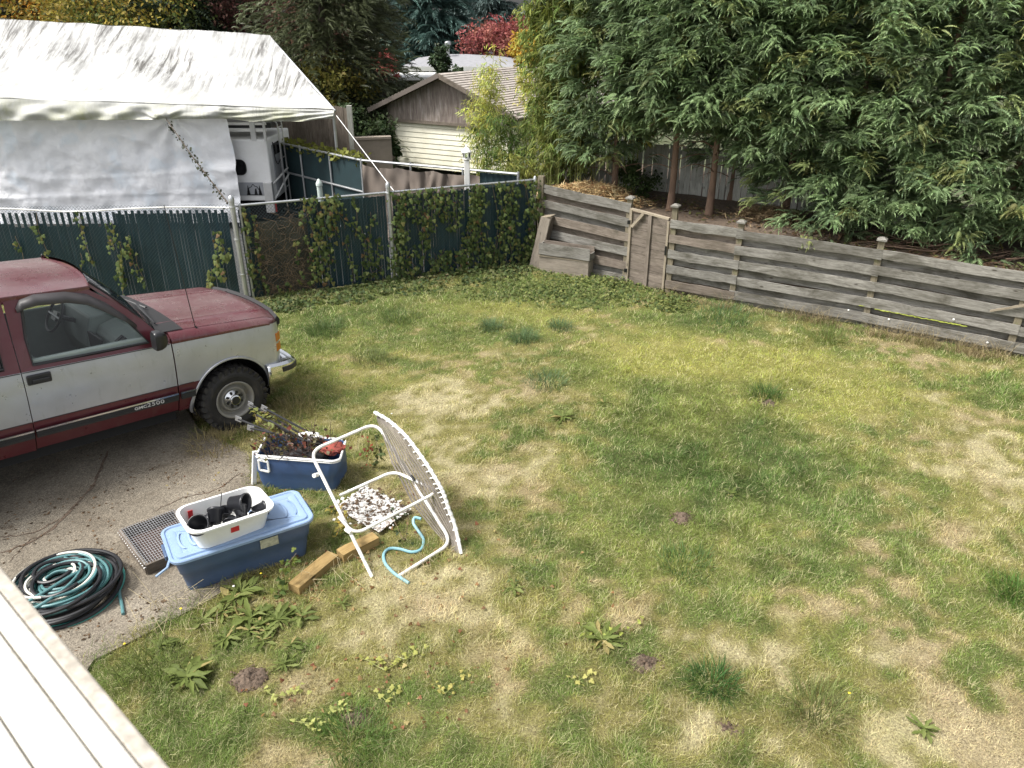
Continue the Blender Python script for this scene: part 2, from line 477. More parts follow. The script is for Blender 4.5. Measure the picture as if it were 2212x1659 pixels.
m, nt, b, out = newmat('lawn_soil'); k = NT(nt)
a = k.n('ShaderNodeAttribute', attribute_name='col')
v = k.coords('Object')
c = k.mix(k.ramp(k.noise(v, 55, 6, .75), [(.3, 0.0), (.7, 1.0)]), (.075, .06, .035), a.outputs['Color'])
k.l(c, b.inputs['Base Color']); b.inputs['Roughness'].default_value = .95; b.inputs['Specular IOR Level'].default_value = .1
k.bump(k.noise(v, 70, 5, .7), .9, .02, b)
M_lawn = m
m, nt, b, out = newmat('concrete'); k = NT(nt)
v = k.coords('Object')
c = k.ramp(k.noise(v, 1.3, 6, .65), [(.25, (.115, .094, .068)), (.6, (.21, .182, .140)), (.8, (.275, .246, .198))])
vo = k.n('ShaderNodeTexVoronoi'); vo.inputs['Scale'].default_value = 85; k.l(v, vo.inputs['Vector'])
c = k.mix(.55, c, k.mix(1.0, c, k.ramp(vo.outputs['Color'], [(.15, .35), (.5, .95), (.9, 1.75)]), 'MULTIPLY'))
c = k.mix(k.ramp(k.noise(v, 3.2, 8, .75, .6), [(.56, 0.0), (.68, .75)]), c, (.10, .075, .05))
c = k.mix(k.ramp(k.noise(v, 38, 5, .7), [(.58, 0.0), (.68, .6)]), c, (.09, .075, .055))
k.l(c, b.inputs['Base Color']); b.inputs['Roughness'].default_value = .92
k.bump(vo.outputs['Distance'], .6, .008, b)
M_conc = m
M_asph = mk('asphalt', (.06, .06, .058), .92, var=.3, vs=30, bump=.5, bs=150)
M_far = mk('far_ground', (.075, .085, .04), .95, var=.35, vs=.4)

def flat(name, poly, z, mat):
    return MB().poly([Vector((p[0], p[1], z)) for p in poly]).build(name, mat)
g = MB().poly([Vector((math.cos(t) * 300, math.sin(t) * 300, -.06)) for t in np.linspace(0, 2 * math.pi, 48, endpoint=False)]).build('ground', M_far); tag(g, kind='structure')
g = flat('neighbour_driveway', [(-16, 12.9), (-4.6, 13.1), (-2.2, 14.2), (.3, 15.0), (-1, 15.9), (-3.2, 17.2), (-9, 22.5), (-16, 24)], -.03, M_asph); tag(g, kind='structure')
# lawn sheet, fine enough to carry the colour patches
xs, ys = np.arange(-13, 13.01, .07), np.arange(-6, 15.01, .07)
X, Y = np.meshgrid(xs, ys, indexing='ij')
fx, fy = X.ravel(), Y.ravel()
ind = inside(LAWN, fx, fy).reshape(X.shape) & ~(inside(DRV, fx, fy).reshape(X.shape))
Z = lawn_h(fx, fy)
ctr = np.array([ind[:-1, :-1] | ind[1:, :-1] | ind[1:, 1:] | ind[:-1, 1:]])[0]
ii, jj = np.nonzero(ctr); ny = len(ys)
F = np.stack([ii * ny + jj, (ii + 1) * ny + jj, (ii + 1) * ny + jj + 1, ii * ny + jj + 1], 1)
used = np.unique(F); mp = np.full(len(fx), -1); mp[used] = np.arange(len(used))
lc, lg = lawn_col(fx[used], fy[used])
lo = link('lawn', npmesh('lawn', np.stack([fx, fy, Z], 1)[used], mp[F], M_lawn, lc * .8, True)); tag(lo, kind='structure')
# driveway slab with a real thickness
mb = MB().prism([Vector((p[0], p[1], -.05)) for p in DRV], (0, 0, .085))
dv = mb.build('driveway', M_conc); tag(dv, kind='structure')
def crack(pts, w):
    P = curve([at(*p, .039) for p in pts], 7); mbk = MB(); L_, R_ = [], []
    for i, p in enumerate(P):
        t = (P[min(i + 1, len(P) - 1)] - P[max(i - 1, 0)]).normalized(); s = Vector((-t.y, t.x, 0)); j = R.uniform(-.012, .012); q = w * R.uniform(.4, 1.3) * (1 if 0 < i < len(P) - 1 else .2)
        L_.append(p + s * (j + q)); R_.append(p + s * (j - q))
    mbk.grid([R_, L_], skip=0); o = mbk.build('crack', M_soil, dv)
crack(((232, 975), (205, 1040), (150, 1105), (85, 1160), (0, 1195)), .016)
crack(((0, 1160), (70, 1150), (130, 1120)), .009)
crack(((330, 1105), (395, 1075), (460, 1060), (520, 1020)), .006)
crack(((20, 1215), (60, 1170), (110, 1150)), .005)

# ------------------------------------------------------------------ raised planting bank behind the board fence
BT = 1.12
back = [Vector((12.5, 12.5, 0)), Vector((9, 15.5, 0)), Vector((5, 18.5, 0)), Vector((1.4, 20.5, 0)), Vector((.2, 18.5, 0)), Vector((-.2, 16.2, 0))]
front = [Vector((.72, 15.32, 0)), Vector((2.2, 14.05, 0)), Vector((2.9, 13.4, 0)), Vector((3.9, 12.8, 0)), Vector((5.75, 11.73, 0)), Vector((7.4, 10.58, 0)), Vector((9.6, 9.15, 0)), Vector((13.5, 6.6, 0))]
bank = MB(); nU, nV = 60, 26; P = []
def along(pl, t):
    s = t * (len(pl) - 1); i = min(int(s), len(pl) - 2); return pl[i].lerp(pl[i + 1], s - i)
fr, bk = front, list(reversed(back))
def bank_z(x, y):
    hump = .28 * math.exp(-((x - 1.6) / .8) ** 2 - ((y - 15.4) / .7) ** 2) + .22 * math.exp(-((x - 4.6) / .7) ** 2 - ((y - 13.6) / .5) ** 2)
    return BT + hump + .10 * (float(fbm(np.array([x]), np.array([y]), 1.3, 3)[0]) - .5)
for i in range(nU + 1):
    a_, b_ = along(fr, i / nU), along(bk, i / nU); row = [(a_.x, a_.y, -.05)]
    for j in range(nV + 1):
        p = a_.lerp(b_, (j / nV)); row.append((p.x, p.y, bank_z(p.x, p.y) - (.0 if j else .12)))
    row.append((b_.x, b_.y, -.05)); P.append(row)
M_mulch = mk('mulch', (.11, .08, .056), .95, var=.5, vs=22, bump=1.0, bs=70)
tag(bank.grid(P).build('planting_bank', M_mulch, smooth=True), kind='structure')

# ------------------------------------------------------------------ grass blades
def blade_tpl(bend, lean):
    w = .5
    return np.array([(0, -w, 0), (0, w, 0), (lean * .45, -w * .7, .55), (lean * .45, w * .7, .55), (lean + bend, 0, .92)]), np.array([(0, 1, 3), (0, 3, 2), (2, 3, 4)])
KEEP = []   # (x, y, r) no grass here
def no_grass(x, y):
    k_ = np.zeros(len(x), bool)
    for a_, b_, r_ in KEEP: k_ |= (x - a_) ** 2 + (y - b_) ** 2 < r_ * r_
    return k_
def grass():
    N = 900000
    px = rng.uniform(-60, 2270, N); py = rng.uniform(560, 1720, N)
    # ground points seen by the camera, thinned so the nearer ground is not overfull
    v = (py - PH / 2) / PF; u = (px - PW / 2) / PF
    t = H / (SP + v * CP); x = u * t; y = (CP - v * SP) * t
    keep = rng.random(N) < np.clip((t / 9.0) ** 1.1 * .9, .28, 1)
    # uneven cover: thin and bare where it is driest
    ok = inside(LAWN, x, y) & keep & ~no_grass(x, y)
    jx, jy = (fbm(x + 9, y + 2, 2.2, 3) - .5) * .8, (fbm(x - 31, y + 50, 2.2, 3) - .5) * .8
    drv = inside(DRV, x, y) & inside(DRV, x + jx, y + jy); ok &= ~drv
    x, y, t = x[ok], y[ok], t[ok]
    c, g = lawn_col(x + rng.normal(0, .03, len(x)), y + rng.normal(0, .03, len(x)))
    n = len(x)
    thin = rng.random(n) < np.clip(.75 + g * .5, .45, 1); x, y, t, c, g = x[thin], y[thin], t[thin], c[thin], g[thin]; n = len(x)
    tuss = fbm(x + 3, y + 8, 2.6, 3)
    L = (.021 + .028 * sm(.4, .75, tuss) + .014 * np.clip(g + .4, 0, 1.2)) * rng.uniform(.55, 1.5, n)
    edge = np.full(n, 9.0)
    pts = [p.xy for p in (F1, F2, F3)] + [p.xy for p in WP[1:]]
    for q in range(len(pts) - 1):
        a_, b_ = np.array(pts[q]), np.array(pts[q + 1]); d = b_ - a_
        s = np.clip(((x - a_[0]) * d[0] + (y - a_[1]) * d[1]) / (d @ d), 0, 1)
        edge = np.minimum(edge, np.hypot(x - a_[0] - s * d[0], y - a_[1] - s * d[1]))
    L *= 1 + .9 * np.exp(-edge / .25)
    dirs = fbm(x + 60, y - 12, 3.1, 2) * 16 + rng.normal(0, 1.3, n)
    Xv = np.stack([np.cos(dirs), np.sin(dirs), np.zeros(n)], 1)
    Nv = np.tile((0., 0., 1.), (n, 1)) + rng.normal(0, .28, (n, 3))
    W = np.clip(t / 9.0, .5, 1.5) * .0047 * rng.uniform(.7, 1.4, n)
    c = c * (.62 + .8 * fbm(x + 11, y + 77, 5.5, 3))[:, None] * rng.uniform(.72, 1.28, (n, 1)) * rng.uniform(.92, 1.08, (n, 3))
    dry = rng.random(n) < np.clip(.33 - .2 * g, .12, .6)
    c[dry] = lerp(c[dry], C_ST * rng.uniform(.5, 1.15, (dry.sum(), 1)), .75)
    P_ = np.stack([x, y, lawn_h(x, y) - .004], 1)
    parts = []
    kind = rng.integers(0, 4, n)
    for i, (bend, lean) in enumerate(((.25, .3), (.45, .55), (.15, .12), (.6, .9))):
        q = kind == i
        T, F = blade_tpl(bend, lean)
        S = np.stack([L[q], W[q], L[q]], 1)
        V, FF = scatter(T, F, P_[q], Xv[q], Nv[q], S)
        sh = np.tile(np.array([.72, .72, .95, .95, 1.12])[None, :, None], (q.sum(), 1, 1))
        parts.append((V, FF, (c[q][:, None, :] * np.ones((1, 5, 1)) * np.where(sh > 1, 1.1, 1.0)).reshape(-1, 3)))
    V, F_all, C = join(parts)
    # a fringe creeping over the slab edge
    E_ = []
    for q in range(8):
        a_, b_ = DRV[q], DRV[q + 1]; m_ = int((b_ - a_).length * 700); E_.append(np.stack([lerp(a_.x, b_.x, rng.random(m_)) * 1.0, np.zeros(m_)], 1) * 0 + (np.array([a_.x, a_.y]) + (np.array([b_.x, b_.y]) - np.array([a_.x, a_.y])) * rng.random((m_, 1))))
    E_ = np.concatenate(E_); w_ = .03 + .13 * sm(.45, .7, fbm(E_[:, 0], E_[:, 1], 3.0, 3)); E_ = E_ + rng.normal(0, 1, E_.shape) * w_[:, None]; m_ = len(E_)
    T, F = blade_tpl(.45, .6); l_ = rng.uniform(.03, .10, m_); c2, g2 = lawn_col(E_[:, 0], E_[:, 1]); c2 = c2 * rng.uniform(.45, 1.2, (m_, 1))
    V2, F2_ = scatter(T, F, np.stack([E_[:, 0], E_[:, 1], np.full(m_, .02)], 1), runit(m_) * (1, 1, .1), np.tile((0., 0, 1), (m_, 1)) + rng.normal(0, .35, (m_, 3)), np.stack([l_, np.full(m_, .0042), l_], 1))
    V, F, C = join([(V, F_all, C), (V2, F2_, np.repeat(c2, 5, 0))])
    print('grass blades', n, m_)
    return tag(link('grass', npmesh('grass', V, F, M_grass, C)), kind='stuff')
# ------------------------------------------------------------------ white canopy shelter
m, nt, b, out = newmat('canopy_tarp'); k = NT(nt)
v = k.coords('Object'); vs = k.coords('Object', (3.2, .34, .34), rot=(0, 0, .12)); vw = k.coords('Object', (1, 1, 1))
st = k.ramp(k.noise(vs, 2.6, 9, .72, .5), [(.45, 0.0), (.60, .85)])
msk = k.ramp(k.noise(v, .55, 4, .6), [(.34, 0.0), (.56, 1.0)])
fine = k.ramp(k.noise(v, 9, 6, .75), [(.46, 0.0), (.7, .5)])
a = k.n('ShaderNodeAttribute', attribute_name='col')     # grime: r = streaked upper slope, g = green algae
sep = k.n('ShaderNodeSeparateColor'); k.l(a.outputs['Color'], sep.inputs[0])
c = k.mix(k.math('MULTIPLY', k.math('MULTIPLY', st, msk), sep.outputs[0]), (.585, .585, .575), (.085, .08, .077))
c = k.mix(k.math('MULTIPLY', k.math('MULTIPLY', fine, msk), sep.outputs[0]), c, (.2, .19, .18))
gr = k.ramp(k.noise(v, 1.1, 6, .7, .8), [(.38, .15), (.62, 1.0)])
c = k.mix(k.math('MULTIPLY', gr, sep.outputs[1]), c, (.36, .37, .20))
k.l(c, b.inputs['Base Color']); b.inputs['Roughness'].default_value = .55
k.bump(k.noise(v, 3.2, 6, .62, .9), .45, .03, b)
t = k.n('ShaderNodeBsdfTranslucent'); k.l(c, t.inputs[0]); mx = k.n('ShaderNodeMixShader'); mx.inputs[0].default_value = .18
k.l(b.outputs[0], mx.inputs[1]); k.l(t.outputs[0], mx.inputs[2]); k.l(mx.outputs[0], out.inputs[0])
M_tent = m
def cgrid(name, P, mat, parent, colf, smooth=True):
    nu, nv = len(P), len(P[0])
    M = WM[parent.name].inverted()
    V = np.array([tuple(M @ Vector(p)) for r_ in P for p in r_]); F = np.array([(i * nv + j, (i + 1) * nv + j, (i + 1) * nv + j + 1, i * nv + j + 1) for i in range(nu - 1) for j in range(nv - 1)])
    C = np.array([colf(i / (nu - 1), j / (nv - 1)) for i in range(nu) for j in range(nv)])
    return link(name, npmesh(name, V, F, mat, C, smooth), parent)
E1 = aty(722, 238, 17.6); E0 = aty(0, 212, 17.2)          # eave
EX0 = E0 + (E0 - E1) * .25
RG1 = aty(583, 76, 20.4); RG0 = aty(0, 40, 20.0); RX0 = RG0 + (RG0 - RG1) * .3
tn = thing('canopy_shelter', 'large grimy white tarp canopy on poles behind the dark slatted fence', 'canopy', (E1.x, E1.y, 0))
P = []
for i in range(90):
    t = i / 89; e, r = EX0.lerp(E1, t), RX0.lerp(RG1, t); row = []
    for j in range(40):
        s = j / 39
        p = r.lerp(e, s); bulge = -.10 * math.sin(math.pi * s) * (1 + .35 * math.cos(t * 2 * math.pi * 4.5))
        n_ = mnoise.fractal(Vector((t * 9, s * 3.5, 1.2)), 1, 2, 4) * .035
        row.append(p + Vector((0, -.25 * (bulge + n_), bulge + n_)))
    P.append(row)
cgrid('roof_cover', P, M_tent, tn, lambda u, s: (1.0 * (1 - sm(.62, .95, s)) + .25, .05 + .25 * sm(.7, 1, s), 0))
P2 = []   # far slope
for i in range(30):
    t = i / 29; r = RX0.lerp(RG1, t); e = r + Vector((.2, 2.9, -1.75)); P2.append([r.lerp(e, j / 9) for j in range(10)])
cgrid('roof_cover', P2, M_tent, tn, lambda u, s: (.8, .1, 0))
tie = aty(357, 254, 17.35)
P = []
for i in range(150):
    t = i / 149; e = EX0.lerp(E1, t); row = []
    drop = .53 if t > .55 else .53
    split = 1 if e.x < tie.x + 1.25 else 0
    hang = aty(490, 256, 17.4).z
    for j in range(16):
        s = j / 15; d_ = abs(e.x - tie.x)
        pull = math.exp(-d_ / .9)
        fold = .05 * math.sin(e.x * 7 + s * 5 * (1 if split else 3)) * s + .035 * mnoise.noise(Vector((e.x * 2.2, s * 2.2, 3.1))) * (1 + 2 * s)
        fold += .05 * pull * math.sin(math.atan2(e.x - tie.x, .06 + (1 - s) * .5) * 12) * s
        if not split: fold += .05 * mnoise.noise(Vector((e.x * 1.4 + s * 3, s * 5, 8)))
        low = hang - .03 * math.sin(t * 9) * (0 if split else 1) - (.0 if split else .04 * math.sin(math.pi * np.clip((e.x - tie.x - 1.25) / 2.3, 0, 1)))
        z = lerp(e.z, low, s)
        row.append(Vector((e.x + .12 * s * (tie.x - e.x) * pull * .3, e.y - .04 - .10 * s - fold - .05 * math.sin(s * math.pi) + (.0 if split else .05), z)))
    P.append(row)
cgrid('valance', P, M_tent, tn, lambda u, s: (.75 if u > .8 else .35, .35 + .5 * s + .2 * math.sin(u * 37), 0))
W1 = aty(489, 256, 17.75); W0 = Vector((EX0.x, EX0.y + .5, W1.z)); P = []
for i in range(200):
    t = i / 199; x = lerp(W0.x, W1.x, t); y = lerp(W0.y, W1.y, t); row = []
    for j in range(60):
        s = j / 59; z = lerp(W1.z, .12, s); d_ = math.hypot(x - tie.x, z - W1.z)
        ang = math.atan2(x - tie.x, W1.z - z + .05)
        f = .05 * math.sin(ang * 11 + .5 * d_) * math.exp(-d_ / 1.3) * min(1, d_ * 3)
        f += .07 * mnoise.noise(Vector((x * .8 + z * .5, z * .7, 2))) + .05 * mnoise.noise(Vector((x * 1.6 - z * 1.9, z * 2.2, 6))) - .075 * abs(mnoise.noise(Vector((x * 1.1 + z * 1.7, z * 1.3 - x * .5, 9)))) - .04 * abs(mnoise.noise(Vector((x * 2.6 - z * 1.2, z * 2.9, 12)))) + .018 * mnoise.noise(Vector((x * 6, z * 5 + x * 2, 4)))
        f += .05 * math.exp(-((z - 1.25 - .1 * math.sin(x * .8)) / .05) ** 2) * .35 + .02 * math.exp(-((z - .75 - .06 * math.sin(x * .6)) / .04) ** 2)
        row.append(Vector((x + (.05 * math.sin(s * 3) if t > .98 else 0), y - f, z)))
    P.append(row)
m2, nt, b, out = newmat('tarp_wall'); k = NT(nt); v = k.coords('Object')
c = k.mix(k.ramp(k.noise(v, .8, 4, .6), [(.35, 0.0), (.65, 1.0)]), (.90, .90, .92), (.78, .79, .82))
c = k.mix(k.ramp(k.noise(v, 1.7, 3, .5), [(.56, 0.0), (.68, .5)]), c, (.70, .79, .88))
k.l(c, b.inputs['Base Color']); b.inputs['Roughness'].default_value = .42
k.bump(k.noise(v, 5.5, 7, .66, 1.6), .55, .035, b)
cgrid('side_wall', P, m2, tn, lambda u, s: (.1, .05, 0))
for x0, y0, zt_ in ((E1.x - .05, E1.y + .1, E1.z), (W1.x - .1, W1.y + .12, W1.z), (-8.6, 18.1, 2.6)):
    MB().tube([(x0, y0, 0), (x0, y0, zt_)], .032, 10).build('pole', M_galv, tn, smooth=True)
MB().tube([E1 + Vector((0, .1, -.02)), EX0 + Vector((0, .1, -.02))], .024, 8).build('eave_rail', M_galv, tn, smooth=True)
MB().tube([E1 + Vector((0, .1, -.03)), RG1 + Vector((0, 0, -.05))], .024, 8).build('rafter', M_galv, tn, smooth=True)
rp = [aty(727, 250, 17.45), onp(852, 414, F1.xy, F2.xy)]
tag(MB().tube(rp, .007, 6).build('guy_rope', M_white_s), 'thin pale guy rope from the canopy corner down to a fence post', 'rope')

# ------------------------------------------------------------------ truck camper under the canopy
M_cmp = mk('camper_skin', (.74, .74, .74), .4, var=.04, dirt=.3, dcol=(.45, .44, .4), ds=2)
M_cgry = mk('camper_grey', (.30, .31, .33), .5, var=.1)
M_alu = mk('aluminium', (.6, .6, .6), .4, .6, var=.12)
YC = 18.0
def cy(px, py, y=YC): return aty(px, py, y)
tl, tr, br_, bl = cy(470, 303), cy(575, 301), cy(587, 434), cy(470, 438)
cmpr = thing('truck_camper', 'white truck camper parked under the canopy with a dark oval window and ladder', 'camper', (tr.x, YC, 0))
xr = tr.x; zt_ = tr.z; zm = cy(580, 397).z; zb = br_.z
mb = MB(); mb.box((xr - 1.6, YC + .95, (zt_ + zb) / 2), (3.2, 1.9, zt_ - zb)); mb.build('body', M_cmp, cmpr, bevel=.03)
z0_, z1_ = cy(540, 422).z, cy(540, 394).z
mb = MB(); mb.box((xr - 1.2, YC - .006, (z0_ + z1_) / 2), (2.3, .02, z1_ - z0_)); pnl = mb.build('side_panel', M_cgry, cmpr)
mb = MB()
def fir(cx, z, h):
    for q in range(6):
        zz = z + h * q / 6.4; w = .075 * h / .3 * (1 - q / 6.5)
        mb.poly([(cx - w, YC - .02, zz), (cx + w, YC - .02, zz), (cx, YC - .02, zz + h * .3)])
px0, px1 = cy(534, 421), cy(566, 419); zz0, zz1 = px0.z, cy(535, 398).z
fir(px0.x + .05, zz0, (zz1 - zz0) * .9); fir(px1.x - .03, zz0, (zz1 - zz0) * .9)
mb.box(((px0.x + px1.x) / 2, YC - .02, zz0 + .006), (px1.x - px0.x, .004, .02))
rp_ = [Vector((lerp(px0.x + .06, px1.x - .05, t), YC - .02, lerp(zz0, zz1, .55 + .42 * (1 - abs(2 * t - 1) ** 1.3) + .06 * math.sin(t * 17)))) for t in np.linspace(0, 1, 14)]
mb.tube(rp_, .008, 4)
mb.lathe([(.03, -.002), (.03, .002)], 10, Matrix.Translation((px1.x - .13, YC - .02, zz0 + .06)) @ Matrix.Rotation(math.pi / 2, 4, 'X')); mb.poly([(px1.x - .17, YC - .02, zz0), (px1.x - .09, YC - .02, zz0), (px1.x - .11, YC - .02, zz0 + .16), (px1.x - .14, YC - .02, zz0 + .14)])
mb.build('tree_decal', M_dark, cmpr)
wa, wb = cy(490, 345), cy(534, 377); ww, wh = 1.15, wa.z - wb.z
def roundrect(cx, cz, w, h, r, y, n=6):
    pts = []
    for ax, az, a0 in ((1, 1, 0), (-1, 1, 90), (-1, -1, 180), (1, -1, 270)):
        for q in range(n + 1):
            an = rad(a0 + 90 * q / n); pts.append(Vector((cx + ax * (w / 2 - r) + r * math.cos(an), y, cz + az * (h / 2 - r) + r * math.sin(an))))
    return pts
wc = (wb.x - ww / 2, (wa.z + wb.z) / 2)
M_tint = mk('tinted_pane', (.006, .006, .007), .12, var=.1)
MB().prism(roundrect(wc[0], wc[1], ww, wh, .12, YC - .02), (0, .03, 0)).build('window', M_tint, cmpr)
MB().tube(roundrect(wc[0], wc[1], ww, wh, .12, YC - .02), .012, 6, closed=True).build('window_frame', M_black, cmpr, smooth=True)
mb = MB(); mb.box((xr - .08, YC - .05, (zm + zb) / 2 - .1), (.2, .14, zm - zb + .3)); mb.build('jack', M_alu, cmpr, bevel=.01)
# roof rack
for z in (cy(540, 282).z, cy(540, 268).z): MB().box((xr - .85, YC + .05, z), (1.75, .05, .05)).build('rack_rail', M_white_s, cmpr)
for x in (xr - .28, xr - .02, xr - 1.2): MB().box((x, YC + .02, (zt_ + cy(540, 268).z) / 2 + .03), (.11 if x < xr - .1 and x > xr - .5 else .05, .05, cy(540, 268).z - zt_ + .14)).build('rack_post', M_alu, cmpr)
MB().box((xr - .9, YC + .9, cy(540, 275).z), (1.9, 1.2, .12)).build('roof_box', M_black, cmpr, bevel=.02)
# ladder and rear rails on the end face
mb = MB(); mb.box((xr + .012, YC + .55, lerp(zb, zt_, .50)), (.02, .5, (zt_ - zb) * .75)); mb.build('rear_door', M_cgry, cmpr)
mb = MB(); mb.box((xr + .02, YC + .62, lerp(zb, zt_, .8)), (.02, .45, .26)); mb.build('rear_window', M_tint, cmpr)
lad = MB(); xl = xr + .13
za_, zb_ = zb - .25, cy(605, 268).z
for yy in (YC + .55, YC + .9):
    lad.tube(rounded([(xr - .5, yy, zb_ + .02), (xl, yy, zb_), (xl, yy, za_)], .12), .018, 6)
for z in np.linspace(za_ + .1, zb_ - .15, 6): lad.tube([(xl, YC + .55, z), (xl, YC + .9, z)], .014, 6)
lad.build('ladder', M_alu, cmpr, smooth=True)
for z, dz in ((zm - .02, .22), (zb + .02, .42)): MB().tube([(xr + .0, YC + .02, z), (xl + .02, YC + .9, z + dz)], .022, 8).build('rail', M_white_s, cmpr, smooth=True)
MB().tube(curve([(xr + .04, YC + .3, zt_ - .1), (xr + .05, YC + .32, zt_ - .45), (xr + .06, YC + .45, zt_ - .62), (xr + .08, YC + .62, zt_ - .55)], 6), .012, 6).build('hose', M_black, cmpr, smooth=True)
mb = MB(); mb.tube([(xr + .03, YC - .04, zb - .05), (xr + .03, YC - .04, zb - .24)], .02, 8); mb.build('red_strap', mk('red_plastic', (.55, .04, .04), .5), cmpr)
mb = MB(); mb.box((xr - 1.6, YC + .95, zb - .25), (2.9, 1.6, .4)); mb.build('chassis', M_dark, cmpr)

# lamp post, green post
q = aty(1010, 418, 14.95); lampth = thing('yard_lamp', 'white square lamp post with a glass lantern behind the ivy fence', 'lamp post', (q.x, q.y, 0))
zt1 = aty(1009, 347, 14.95).z; zt2 = aty(1008, 320, 14.95).z
MB().box((q.x, q.y, zt1 / 2), (.105, .105, zt1)).build('post', M_white, lampth, bevel=.008)
MB().lathe([(.02, zt1), (.06, zt1 + .01), (.085, zt1 + .03), (.085, zt1 + .045), (.0, zt1 + .045)], 8, Matrix.Translation((q.x, q.y, 0))).build('lantern_base', M_white, lampth)
MB().lathe([(.06, zt1 + .045), (.085, zt2 - .07)], 6, Matrix.Translation((q.x, q.y, 0))).build('glass', mk_glass('lamp_glass'), lampth)
for i in range(6):
    a_ = 2 * math.pi * i / 6; MB().tube([(q.x + .061 * math.cos(a_), q.y + .061 * math.sin(a_), zt1 + .045), (q.x + .086 * math.cos(a_), q.y + .086 * math.sin(a_), zt2 - .07)], .007, 5).build('bar', M_white, lampth)
MB().lathe([(.1, zt2 - .075), (.1, zt2 - .06), (.06, zt2 - .01), (.02, zt2 + .02), (.018, zt2 + .04), (.001, zt2 + .055)], 10, Matrix.Translation((q.x, q.y, 0))).build('roof', M_white, lampth)
q = aty(693, 432, 15.6); zz = aty(690, 387, 15.6).z
gp = thing('bollard', 'short pale green post with a pointed cap among ivy leaves above the fence', 'post', (q.x, q.y, 0))
M_pg = mk('pale_green_paint', (.45, .52, .48), .5)
MB().lathe([(.055, 0), (.055, zz - .14), (.066, zz - .13), (.066, zz - .08), (.055, zz - .06), (.02, zz), (.001, zz + .01)], 10, Matrix.Translation((q.x, q.y, 0))).build('shaft', M_pg, gp, smooth=True)

# ------------------------------------------------------------------ garage
G0, G1 = Vector((-3.88, 25.2, 0)), Vector((.02, 23.15, 0))
gx = (G1 - G0).normalized(); gy = Vector((.60, .80, 0)); Wg = (G1 - G0).length; Lg = 6.5
ze, zr = aty(828, 226, 25.1).z + .04, aty(951, 158, 24.35).z
gar = thing('garage', 'brown shingled garage with a pale yellow overhead door behind the bamboo', 'garage', G0)
m, nt, b, out = newmat('shake_siding'); k = NT(nt)
v = k.coords('Object', (1, 1, .12)); n_ = k.noise(v, 13, 7, .7, .3)
c = k.ramp(n_, [(.3, (.11, .088, .078)), (.5, (.28, .235, .205)), (.72, (.55, .50, .46))])
c = k.mix(k.ramp(k.noise(k.coords('Object'), .8, 3), [(.35, 0.0), (.7, .5)]), c, (.12, .09, .075))
k.l(c, b.inputs['Base Color']); b.inputs['Roughness'].default_value = .9; k.bump(n_, .9, .03, b); M_shake = m
nrm = Vector((gx.y, -gx.x, 0))
def gp_(s, z, o=0.0): return G0 + gx * s + nrm * o + Vector((0, 0, z))
d0, d1, dz = .16, Wg - .1, aty(845, 259, 25.1).z
mb = MB()
mb.prism([gp_(0, 0), gp_(d0, 0), gp_(d0, dz), gp_(Wg - .1, dz), gp_(Wg - .1, 0), gp_(Wg, 0), gp_(Wg, ze), gp_(Wg / 2, zr - .05), gp_(0, ze)], -nrm * .15)
mb.build('gable_wall', M_shake, gar)
M_gdoor = mk('cream_door_paint', (.86, .83, .68), .5, var=.06, dirt=.3, dcol=(.38, .33, .2), ds=1.5)
npn = 9; hh = (dz - .12) / npn
for i in range(npn):
    mb = MB(); z = .1 + i * hh; mb.prism([gp_(d0 + .03, z + .008, -.06), gp_(d0 + .03, z + hh * .93, -.075), gp_(d0 + .03, z + hh * .98, -.09), gp_(d0 + .03, z, -.09)], gx * (d1 - d0 - .04)); mb.build('door_panel', M_gdoor, gar)
MB().box(gp_((d0 + d1) / 2, dz / 2, -.13), (.02, .02, dz)).build('door_back', M_dark, gar)
mb = MB(); mb.beam(gp_(d0 - .02, dz + .0, .01), gp_(d1 + .05, dz + .0, .01), .04, .09); mb.build('door_head', M_wood2, gar)
for s in (d0 + .0, d1): MB().beam(gp_(s, 0, .01), gp_(s, dz - .05, .01), .04, .15).build('door_jamb', M_wood2, gar)
mb = MB(); S0 = G1; S1 = G1 + gy * Lg
ns = 14; sn = Vector((gy.y, -gy.x, 0)); hs_ = ze / ns
for i in range(ns):
    z = i * hs_; MB().prism([S0 + sn * .035 + Vector((0, 0, z)), S0 + sn * .01 + Vector((0, 0, z + hs_)), S0 - sn * .05 + Vector((0, 0, z + hs_)), S0 - sn * .05 + Vector((0, 0, z))], gy * Lg).build('siding_board', M_gdoor, gar)
MB().prism([G0, G0 + Vector((0, 0, ze)), G0 + gx * .1 + Vector((0, 0, ze)), G0 + gx * .1], gy * Lg).build('side_wall', M_shake, gar)
M_shin = mk('asphalt_shingle', (.36, .32, .285), .9, var=.25, vs=7, bump=.5, bs=60)
ov = .42
